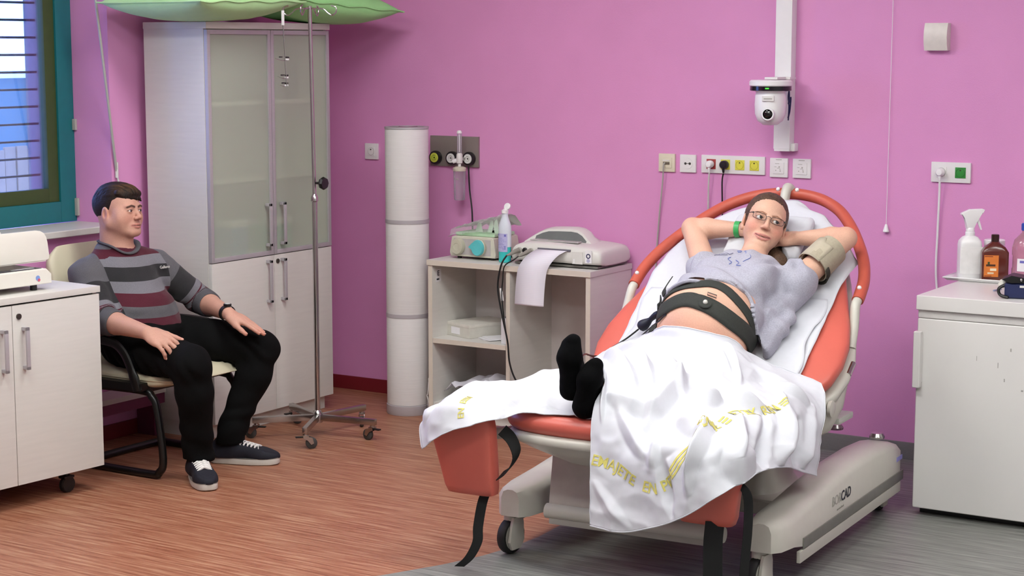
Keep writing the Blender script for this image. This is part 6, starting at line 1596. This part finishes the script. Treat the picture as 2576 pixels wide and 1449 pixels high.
def polar(F, phi, s, off=0.0):
    dv = MBK[:, 0]*math.sin(phi) + MBK[:, 2]*math.cos(phi); p = surf(F, ax_o(s), dv); return p + dv*off
# rolled hem edge and neckline rib
hemp = []
for i in range(33):
    ph = R(-72 + 160*i/32); x_ = .01 + .19*math.sin(ph); s_ = .165 + .05*ss(np.array([x_]), -.05, .09)[0] - .115*ss(np.array([x_]), .16, .215)[0] + .004
    hemp.append(Vector(polar(FS2, ph, s_, -.002)))
for _ in range(4): hemp = [hemp[0]] + [(hemp[i-1] + hemp[i]*2 + hemp[i+1])/4 for i in range(1, len(hemp)-1)] + [hemp[-1]]
MB().tube(spline(hemp, 2), .0075, 8).build('hem_roll', TSH, wm)
# blue printed scribble on the chest
INK = mat('blue_print', '#5E6FB4', .8)
def on_chest(x, s): return Vector(surf(FS2, bp(x, s, .06), MBK[:, 2], .35)) + Vector(MBK[:, 2])*.0035
for pts in ([(.035, .452), (.05, .455), (.052, .445), (.042, .440)], [(.062, .455), (.078, .458), (.082, .448), (.07, .443), (.085, .436)], [(.085, .44), (.10, .42), (.105, .395), (.09, .37)], [(.03, .40), (.025, .385), (.045, .37), (.04, .355)], [(.055, .385), (.075, .365), (.07, .35), (.09, .345)], [(-.03, .43), (-.01, .425), (.0, .435), (.015, .425), (.025, .435)], [(-.045, .42), (-.02, .412), (.01, .418)]):
    MB().tube([on_chest(p.x, p.y) for p in spline([(a, b, 0) for a, b in pts], 6)], .0015, 6, flat=.5).build('chest_print', INK if pts[0][0] > .02 else mat('faded_print', '#77758A', .9), wm)
# wristband, blood pressure cuff
d_ = Vector(wwR - weR).normalized(); c_ = Vector(wwR) - d_*.012; u = d_.orthogonal().normalized(); v = d_.cross(u)
MB().loft([[c_ + d_*t + (u*math.cos(2*math.pi*k/30) + v*math.sin(2*math.pi*k/30))*r for k in range(30)] for t, r in ((-.011, .030), (-.011, .0325), (.009, .031), (.009, .0285))], caps=False).build('wristband', mat('green_band', '#3FA85C', .35), wm)
d_ = Vector(weL - wsL).normalized(); L_ = (weL - wsL); cu = bpy.data.objects.new('pressure_cuff', None); COL.objects.link(cu); cu.parent = wm
CUF = mat('beige_cuff_fabric', '#A99F8B', .9, var=.06, scale=120, bump=.2, bscale=300); u = (Vector(MBK[:, 2]) - d_*d_.dot(Vector(MBK[:, 2]))).normalized(); v = d_.cross(u)
secs = []
for t, r0 in ((.36, .060), (.365, .0625), (.50, .0615), (.72, .0585), (.76, .0575), (.765, .055)):
    c = Vector(wsL + L_*t); secs.append([c + (u*math.cos(2*math.pi*k/40) + v*math.sin(2*math.pi*k/40))*(r0 + .004*math.sin(2*math.pi*k/40*2+1)) for k in range(40)])
MB().loft(secs, caps=False).build('cuff_wrap', CUF, cu, solid=.004)
fl_ = []
for i in range(11):
    a = R(-70 + 110*i/10); row = []
    for t in (.34, .47, .60, .70 - .07*(i > 6)):
        c = Vector(wsL + L_*t); row.append(c + (u*math.cos(a) + v*math.sin(a))*.0655)
    fl_.append(row)
MB().grid(fl_).build('cuff_flap', mat('beige_cuff_flap', '#B4AA96', .9, var=.05), cu, ang=60, solid=.004)
e_ = []
for i in range(9):
    a = R(75 + 110*i/8); c = Vector(wsL + L_*.33); c2 = Vector(wsL + L_*.41); e_.append([c + (u*math.cos(a) + v*math.sin(a))*.073, c2 + (u*math.cos(a) + v*math.sin(a))*.066])
MB().grid(e_).build('velcro_edge', mat('dark_velcro', '#2E2B24', .95), cu, ang=60, solid=.004)

# socked feet, ankles crossed
SOCK = mat('black_sock', '#040405', .95, var=.2, scale=200, bump=.4, bscale=300, spec=.1)
SOCKF = []
for nm, heel, ball, toe, ank, kn in (('a', (-.160, -.262, .652), (-.156, -.285, .765), (-.153, -.284, .812), ankW[0], kneeW[0]), ('b', (-.108, -.270, .598), (-.082, -.285, .700), (-.074, -.276, .738), ankW[1], kneeW[1])):
    h, b, t, a = map(np.array, (heel, ball, toe, ank)); F_ = Field(uni(np.minimum.reduce([h, b, t, a]) - .10, np.maximum.reduce([h, b, t, a]) + .12, .0036))
    F_.cone(h, b, .034, .036, .02).cone(b + np.array((.012, .004, .0)), t + np.array((.008, .006, .004)), .032, .026, .02).cone(b - np.array((.012, -.004, .004)), t - np.array((.010, -.006, .010)), .030, .022, .02).cone(h + np.array((0, .012, .006)), a, .036, .036, .03).cone(a, b + np.array((0, .045, -.02)), .038, .026, .03).cone(a, a + (kn-a)*.16, .038, .036, .02)
    v_, f_ = F_.mesh(); n_ = vnormals(v_, f_); v_ = v_ + n_*(.0012*vnoise(v_, 60))[:, None]
    to_object('sock', v_, f_, SOCK, wm); SOCKF.append(F_)

# monitor belts round the belly
BELT = mat('charcoal_elastic', '#2F312D', .85, var=.12, scale=160, bump=.3, bscale=400)
def belt(path, hw, name, lab, off):
    t = thing(name, lab, 'belt', BED_LOC, BED_ROT, 'monitor belts on the belly')
    ph = spline([(a, s, 0) for a, s in path], 8); rows = []
    for i, p in enumerate(ph):
        q = ph[min(i+1, len(ph)-1)] - ph[max(i-1, 0)]; dphi = R(q.x)*.18; ds = q.y; L = math.hypot(dphi, ds) or 1; nx, ny = -ds/L, dphi/L
        row = []
        for w in (-1, -.5, 0, .5, 1):
            row.append(Vector(polar(FW, R(p.x) + w*hw*nx/.18, p.y + w*hw*ny, off)))
        rows.append(row)
    MB().grid(rows).build('strap', BELT, t, ang=60, solid=.003)
    return t
b1 = belt([(-88, .135), (-62, .105), (-41, .085), (-10, .092), (13, .082), (48, .070), (80, .085), (108, .10)], .029, 'monitor_belt', 'wide charcoal belt with white knob across the bare belly', .005)
b2 = belt([(-58, .150), (-40, .158), (-6, .165), (10, .178), (25, .176), (48, .150), (76, .130), (108, .11)], .019, 'monitor_belt', 'narrow charcoal belt curving along the shirt hem', .004)
kp = polar(FW, R(14), .084, .010); nrm = Vector(MBK[:, 0]*math.sin(R(14)) + MBK[:, 2]*math.cos(R(14)))
MB().sphere(Vector(kp), .009, 14).build('white_knob', mat('pale_knob', '#C9C7BE', .35), b1)
tq = nrm.to_track_quat('Z', 'Y').to_matrix().to_4x4()
MB().lathe([(0, -.003), (.022, -.003), (.025, 0), (.022, .003), (0, .004)], 28, mtx=Matrix.Translation(Vector(kp) - nrm*.005) @ tq).build('transducer', BELT, b1)
bk_ = [polar(FW, R(f), s, .008) for f, s in ((13, .116), (23, .114), (22, .126), (12, .128))]
MB().tube([Vector(p) for p in bk_], .0018, 6, closed=True).build('wire_buckle', BLACK, b1)
# loose belt ends and the probe plug at her right side
def outer(ph, s, off):
    """just outside both skin and shirt"""
    dv = MBK[:, 0]*math.sin(R(ph)) + MBK[:, 2]*math.cos(R(ph)); o_ = ax_o(s); a_ = surf(FW, o_, dv); b_ = surf(FS2, o_, dv) if s > .15 else a_
    return Vector((a_ if (a_-o_) @ dv > (b_-o_) @ dv else b_) + dv*off)
def tng(ph, w): return Vector((MBK[:, 0]*math.cos(R(ph)) - MBK[:, 2]*math.sin(R(ph)))*w)
MB().strip(spline([outer(-70, .140, .008), outer(-76, .175, .014), outer(-80, .205, .022), outer(-77, .228, .034), outer(-84, .236, .040)], 5), [tng(-77, .018)]*21, .003).build('belt_end', BELT, b1)
MB().strip(spline([outer(-50, .165, .010), outer(-54, .195, .013), outer(-52, .225, .019), outer(-46, .235, .024)], 5), [tng(-51, .016)]*16, .003).build('belt_end', BELT, b2)
MB().strip(spline([outer(-84, .135, .008), outer(-92, .138, .026), BP(-.232, .13, .075), BP(-.226, .11, .035)], 5), [Vector(MBK[:, 1])*.020]*16, .003).build('belt_end', BELT, b1)
pr = thing('probe_plug', 'black probe plug with lead beside the belly', 'probe', BED_LOC, BED_ROT)
MB().tube(spline([BP(-.205, .185, .115), BP(-.235, .185, .09), BP(-.258, .180, .07), BP(-.285, .172, .052), BP(-.295, .168, .045)], 4), [.010, .012, .013, .012, .011, .010, .010, .012, .015, .018, .021, .022, .021, .019, .016, .012, .008], 12).build('plug', mat('dark_navy_rubber', '#1C2030', .5), pr)
# probe lead running down the bed to the feet
ld = spline([BP(-.297, .165, .043), BP(-.33, .13, .03), BP(-.365, .09, .024), BP(-.40, .05, .022), (-.43, .47, .625), (-.42, .36, .655), (-.36, .20, .66), (-.27, .02, .655), (-.20, -.12, .64)], 6)
def off_body(pts, gap): return [Vector(q) for q in lift_off(np.array([list(q) for q in pts])[None], FW, gap)[0]]
MB().tube(off_body(ld, .005), .0032, 7).build('lead', BLACK, pr)
l2 = spline([BP(-.09, .055, .235), BP(-.15, .05, .19), BP(-.235, .075, .10), BP(-.28, .11, .035), BP(-.33, .11, .028), BP(-.38, .07, .024), (-.42, .48, .63), (-.43, .40, .645)], 6)
MB().tube(off_body(l2, .0045), .0028, 7).build('second_lead', BLACK, pr)
# ------------------------------------------------------------------ loose cloths on the bed
def cr_grid(C, nu, nv):
    """bicubic Catmull-Rom surface through a control grid C[r][c]"""
    C = np.array(C, float); R_, Q = C.shape[:2]
    def w(t): return np.array([-.5*t+t*t-.5*t**3, 1-2.5*t*t+1.5*t**3, .5*t+2*t*t-1.5*t**3, -.5*t*t+.5*t**3])
    def along(A, n):
        m = A.shape[0]; out = []
        for i in range(n):
            p = i/(n-1)*(m-1); k = min(int(p), m-2); t = p-k; ww = w(t)
            a = A[k-1] if k > 0 else 2*A[0]-A[1]; d = A[k+2] if k+2 < m else 2*A[-1]-A[-2]
            out.append(ww[0]*a + ww[1]*A[k] + ww[2]*A[k+1] + ww[3]*d)
        return np.array(out)
    G = along(C, nv); return np.swapaxes(along(np.swapaxes(G, 0, 1), nu), 0, 1)
def grid_normals(G):
    du = np.gradient(G, axis=1); dv = np.gradient(G, axis=0); n = np.cross(du, dv); return n/(np.linalg.norm(n, axis=2, keepdims=True)+1e-9)
def nz(G, f, seed, sx=1, sy=1, sz=1): return vnoise(G.reshape(-1, 3)*np.array((sx, sy, sz)), f, seed).reshape(G.shape[:2])
DR = [[(-.38,.42,.655),(-.25,.42,.715),(-.14,.395,.755),(-.05,.375,.778),(.06,.375,.770),(.15,.385,.735),(.22,.42,.69),(.33,.46,.640),(.455,.455,.61)],
[(-.36,.31,.645),(-.23,.28,.69),(-.09,.25,.735),(.04,.23,.752),(.14,.23,.74),(.22,.25,.71),(.29,.31,.66),(.37,.38,.622),(.485,.41,.58)],
[(-.25,.12,.685),(-.16,.12,.71),(-.04,.12,.705),(.08,.12,.708),(.18,.12,.695),(.26,.14,.665),(.335,.21,.63),(.425,.30,.605),(.50,.36,.525)],
[(-.145,-.09,.705),(-.08,-.07,.705),(.02,-.05,.69),(.14,-.05,.66),(.24,-.05,.645),(.31,-.03,.62),(.39,.07,.605),(.465,.19,.575),(.505,.32,.475)],
[(-.072,-.240,.665),(-.01,-.245,.640),(.09,-.24,.610),(.20,-.235,.594),(.30,-.23,.588),(.38,-.18,.58),(.46,-.07,.565),(.49,.10,.50),(.51,.29,.425)],
[(-.05,-.330,.52),(.04,-.355,.51),(.14,-.375,.495),(.24,-.385,.51),(.345,-.40,.545),(.43,-.36,.555),(.485,-.17,.52),(.50,.05,.455),(.515,.26,.39)],
[(-.03,-.37,.39),(.07,-.39,.375),(.16,-.41,.38),(.26,-.43,.41),(.345,-.445,.455),(.43,-.43,.495),(.50,-.23,.485),(.505,.02,.435),(.515,.24,.355)],
[(-.02,-.40,.24),(.10,-.42,.24),(.20,-.43,.268),(.28,-.445,.30),(.36,-.462,.345),(.455,-.45,.415),(.515,-.26,.455),(.515,.0,.41),(.52,.23,.335)]]
FB = Field([axis([(-.70, .62, .008)]), axis([(-.50, .56, .008)]), axis([(.24, .70, .008)])])
FB.rbox((0, -.1225, .520), (.445, .178, .037), .034).rbox((0, .265, .552), (.43, .205, .045), .04).rbox((0, -.1, .46), (.44, .19, .03), .03).rbox((0, .27, .46), (.425, .22, .055), .04)
FB.rbox((.36, -.335, .40), (.14, .065, .14), .03).rbox((-.50, -.365, .42), (.15, .055, .15), .03)
FB.ell((0, .62, .70), (.47, .30, .10), 0, M=MBK)
NU, NV = 190, 170
G = cr_grid(DR, NU, NV); N_ = grid_normals(G)
sgn = 1 if N_[20, 90, 2] > 0 else -1; N_ = N_*sgn
uu, vv = np.meshgrid(np.linspace(0, 8, NU), np.linspace(0, 7, NV))
def crease(a, b, width, amp, soft=.0):
    """a pulled fold: a ridge running from a to b in the cloth's own (u, v)"""
    a = np.array(a, float); b = np.array(b, float); ab = b-a; L2 = ab @ ab
    t = np.clip(((uu-a[0])*ab[0] + (vv-a[1])*ab[1])/L2, 0, 1); d = np.hypot(uu-a[0]-t*ab[0], vv-a[1]-t*ab[1])
    taper = np.sin(np.pi*np.clip(t*.92+.04, 0, 1))**.7
    return amp*taper*np.maximum(0, 1-d/(width*(.35+.65*taper)))**1.05
H = np.zeros_like(uu)
for a, b, w, am in (((.35, 2.2), (1.7, 3.6), .42, .030), ((1.2, 1.6), (2.2, 3.4), .38, .024), ((2.4, 2.0), (3.2, 3.4), .36, .026), ((3.1, 2.6), (2.2, 4.4), .40, .030), ((.6, 4.1), (2.6, 4.0), .30, .026), ((1.2, 4.3), (2.4, 5.1), .34, .020), ((2.9, 4.5), (2.5, 5.4), .40, .018), ((3.4, 3.4), (4.6, 3.1), .34, .028), ((3.2, 4.2), (4.4, 4.6), .36, .026), ((4.3, 4.2), (4.0, 6.4), .42, .030), ((4.8, 2.8), (5.9, 3.4), .36, .030), ((5.2, 3.8), (5.4, 6.8), .30, .034), ((5.9, 3.6), (6.1, 6.8), .26, -.026), ((6.5, 2.6), (6.6, 6.8), .28, .034), ((7.1, 3.4), (7.2, 6.8), .22, -.026), ((7.55, 2.2), (7.5, 6.6), .22, .020), ((3.4, .6), (4.8, 1.9), .30, .020), ((4.4, .5), (5.2, 2.2), .24, .022), ((1.9, .35), (3.3, .9), .22, .020), ((.5, .8), (2.0, 1.0), .2, .014), ((5.6, .9), (6.9, 1.9), .26, .014), ((.2, 6.1), (1.3, 6.9), .3, .010), ((2.9, 5.2), (3.2, 6.8), .34, -.018), ((6.0, 1.9), (7.4, 2.5), .3, .018), ((.15, 3.0), (.5, 4.6), .22, .02)):
    H += crease(a, b, w*.9, am*1.75)
H += .006*nz(G, 9, 2) + .005*(1-2*np.abs(nz(G, 14, 5))) + .0022*nz(G, 38, 6)
H -= .004*ss(-np.abs(vv-1), -.0, .1)
G2 = G + N_*H[:, :, None]
G2[:, :, 2] = np.maximum(G2[:, :, 2], .02)
for _ in range(3): G2 = lift_off(lift_off(G2, FB, .007), FW, .006)
for _ in range(1): G2[1:-1, 1:-1] = .5*G2[1:-1, 1:-1] + .125*(G2[:-2, 1:-1] + G2[2:, 1:-1] + G2[1:-1, :-2] + G2[1:-1, 2:])
G2 = lift_off(G2, FB, .005)
for f_ in SOCKF: G2 = lift_off(G2, f_, .005)
drape = thing('hospital_drape', 'large white hospital drape with yellow lettering over the legs', 'drape', BED_LOC, BED_ROT)
def sheet_obj(G, name, parent, m):
    nv, nu = G.shape[:2]; idx = np.arange(nv*nu).reshape(nv, nu)
    F_ = np.stack([idx[:-1, :-1], idx[:-1, 1:], idx[1:, 1:], idx[1:, :-1]], -1).reshape(-1, 4)
    o = to_object(name, G.reshape(-1, 3), F_, m, parent); md = o.modifiers.new('thickness', 'SOLIDIFY'); md.thickness = .0016; md.offset = 0; return o
sheet_obj(G2, 'cloth', drape, SHEET)
# stitched hem along the edges
hem_pts = [G2[-1, j] for j in range(0, NU, 3)]; MB().tube([Vector(p) for p in hem_pts], .0022, 6).build('hem', SHEET, drape)
MB().tube([Vector(G2[i, 0]) for i in range(0, NV, 3)], .002, 6).build('hem', SHEET, drape); MB().tube([Vector(G2[i, -1]) for i in range(0, NV, 3)], .002, 6).build('hem', SHEET, drape)
MB().tube([Vector(G2[0, j]) for j in range(0, NU, 3)], .0028, 6).build('hem', SHEET, drape)
# yellow lettering printed along a band
YP = mat('yellow_print', '#CFC46A', .85, var=.12, scale=80)
def band(G, path, items, size, parent, mir=1, off=.0022):
    nv, nu = G.shape[:2]; Nn = grid_normals(G); Nn = Nn*(1 if Nn[nv//2, nu//2, 2] > 0 else -1) if True else Nn
    ext = (path[0][2], path[0][3]) if len(path[0]) > 2 else (8, 7)
    def smp(A, u, v):
        x = np.clip(u/8*(nu-1), 0, nu-1.001); y = np.clip(v/7*(nv-1), 0, nv-1.001); i = x.astype(int); j = y.astype(int); a = (x-i)[:, None]; b = (y-j)[:, None]
        return A[j, i]*(1-a)*(1-b) + A[j, i+1]*a*(1-b) + A[j+1, i]*(1-a)*b + A[j+1, i+1]*a*b
    pts = np.array([(p.x, p.y) for p in spline([(a, b, 0) for a, b in path], 24)]); P3 = smp(G, pts[:, 0], pts[:, 1]); L = np.concatenate([[0], np.cumsum(np.linalg.norm(np.diff(P3, axis=0), axis=1))])
    def place(me, start):
        n = len(me.vertices); co = np.zeros(n*3, np.float32); me.vertices.foreach_get('co', co); co = co.reshape(-1, 3)
        a = np.clip(start + co[:, 0], 0, L[-1]); b = co[:, 1]
        u = np.interp(a, L, pts[:, 0]); v = np.interp(a, L, pts[:, 1]); e = .03
        du = (smp(G, u+e, v)-smp(G, u-e, v))/(2*e); dv = (smp(G, u, v+e)-smp(G, u, v-e))/(2*e); da = .006
        T = smp(G, np.interp(np.clip(a+da, 0, L[-1]), L, pts[:, 0]), np.interp(np.clip(a+da, 0, L[-1]), L, pts[:, 1])) - smp(G, np.interp(a-da, L, pts[:, 0]), np.interp(a-da, L, pts[:, 1]))
        T /= np.linalg.norm(T, axis=1, keepdims=True)+1e-9; nn = smp(Nn, u, v); B = np.cross(nn, T)*mir; B /= np.linalg.norm(B, axis=1, keepdims=True)+1e-9
        guu = (du*du).sum(1); gvv = (dv*dv).sum(1); guv = (du*dv).sum(1); bu = (B*du).sum(1); bv = (B*dv).sum(1); det = guu*gvv-guv**2+1e-12
        u2 = u + b*(gvv*bu-guv*bv)/det; v2 = v + b*(guu*bv-guv*bu)/det; q = smp(G, u2, v2) + smp(Nn, u2, v2)*(off + co[:, 2:3])
        me.vertices.foreach_set('co', q.astype(np.float32).ravel()); me.update()
        me.materials.append(YP); o = bpy.data.objects.new('lettering', me); COL.objects.link(o); o.parent = parent
    for st, kind, val in items:
        if kind == 't': place(text_mesh(val, size, .0002, True, 'LEFT'), st)
        else:
            for k in range(3):
                mb = MB(); n = max(4, int(val/.006)); y0 = -size*.36 + k*size*.26; mb.grid([[(val*i/n, y0, 0), (val*i/n, y0 + size*.15, 0)] for i in range(n+1)])
                me = bpy.data.meshes.new('stripe'); mb.bm.to_mesh(me); mb.bm.free(); place(me, st)
    return L[-1]
path = [(.02, 5.56), (.6, 5.52), (1.2, 5.55), (1.8, 5.75), (2.4, 5.95), (2.8, 6.0), (3.3, 5.7), (3.8, 5.1), (4.2, 4.7), (4.6, 4.2), (5.0, 3.7), (5.5, 3.6), (6.0, 3.5), (6.5, 3.2), (7.0, 2.7), (7.5, 2.1), (7.95, 1.4)]
LB = band(G2, path, [(.005, 't', 'EMAJETE'), (.225, 't', 'EN PEN'), (.375, 's', .17), (.565, 't', 'EMAJE'), (.73, 's', .05), (.82, 't', 'ETEK'), (.95, 't', 'REN'), (1.06, 's', .06)], .049, drape)
# sheet under the feet, hanging over the leg support
LS = [[(.0,.06,.603),(-.15,.06,.606),(-.30,.04,.645),(-.40,.0,.645),(-.46,-.1,.628),(-.56,-.25,.628),(-.645,-.30,.565)],
[(.0,-.05,.575),(-.15,-.05,.585),(-.28,-.06,.615),(-.38,-.10,.612),(-.46,-.19,.608),(-.56,-.30,.612),(-.655,-.34,.55)],
[(.0,-.15,.566),(-.14,-.15,.570),(-.26,-.16,.576),(-.36,-.2,.582),(-.45,-.27,.592),(-.55,-.35,.598),(-.66,-.375,.525)],
[(.0,-.22,.564),(-.12,-.22,.565),(-.25,-.23,.566),(-.34,-.27,.570),(-.42,-.35,.582),(-.53,-.415,.59),(-.66,-.41,.50)],
[(.0,-.262,.563),(-.12,-.265,.564),(-.24,-.275,.564),(-.33,-.31,.562),(-.375,-.425,.548),(-.50,-.452,.515),(-.635,-.435,.432)]]
GL = cr_grid(LS, 120, 90); NL = grid_normals(GL); NL *= 1 if NL[40, 40, 2] > 0 else -1
ul, vl = np.meshgrid(np.linspace(0, 1, 120), np.linspace(0, 1, 90))
HL = .005*nz(GL, 10, 12) + .004*(1-2*np.abs(nz(GL, 15, 15))) + .012*np.exp(-((ul-.55-.25*(vl-.5))/.05)**2) + .010*np.exp(-((ul-.40+.2*(vl-.5))/.04)**2)*(vl < .7) + .010*np.exp(-((ul-.82-.1*vl)/.06)**2)
GL = GL + NL*np.maximum(HL, -.002)[:, :, None]
for _ in range(3):
    GL = lift_off(GL, FW, .002)
    for f_ in SOCKF: GL = lift_off(GL, f_, .002)
    GL = lift_off(GL, FB, .003)
ftc = thing('foot_sheet', 'white sheet spread under the socked feet over the leg support', 'sheet', BED_LOC, BED_ROT)
sheet_obj(GL, 'cloth', ftc, SHEET)
MB().tube([Vector(p) for p in GL[-1, ::3]], .002, 6).build('hem', SHEET, ftc); MB().tube([Vector(p) for p in GL[::3, -1]], .002, 6).build('hem', SHEET, ftc)
band(GL, [(6.35, 6.4), (6.2, 4.5), (6.05, 2.5), (5.95, .6)], [(.0, 't', 'EN'), (.055, 't', 'EIZEN')], .030, ftc)
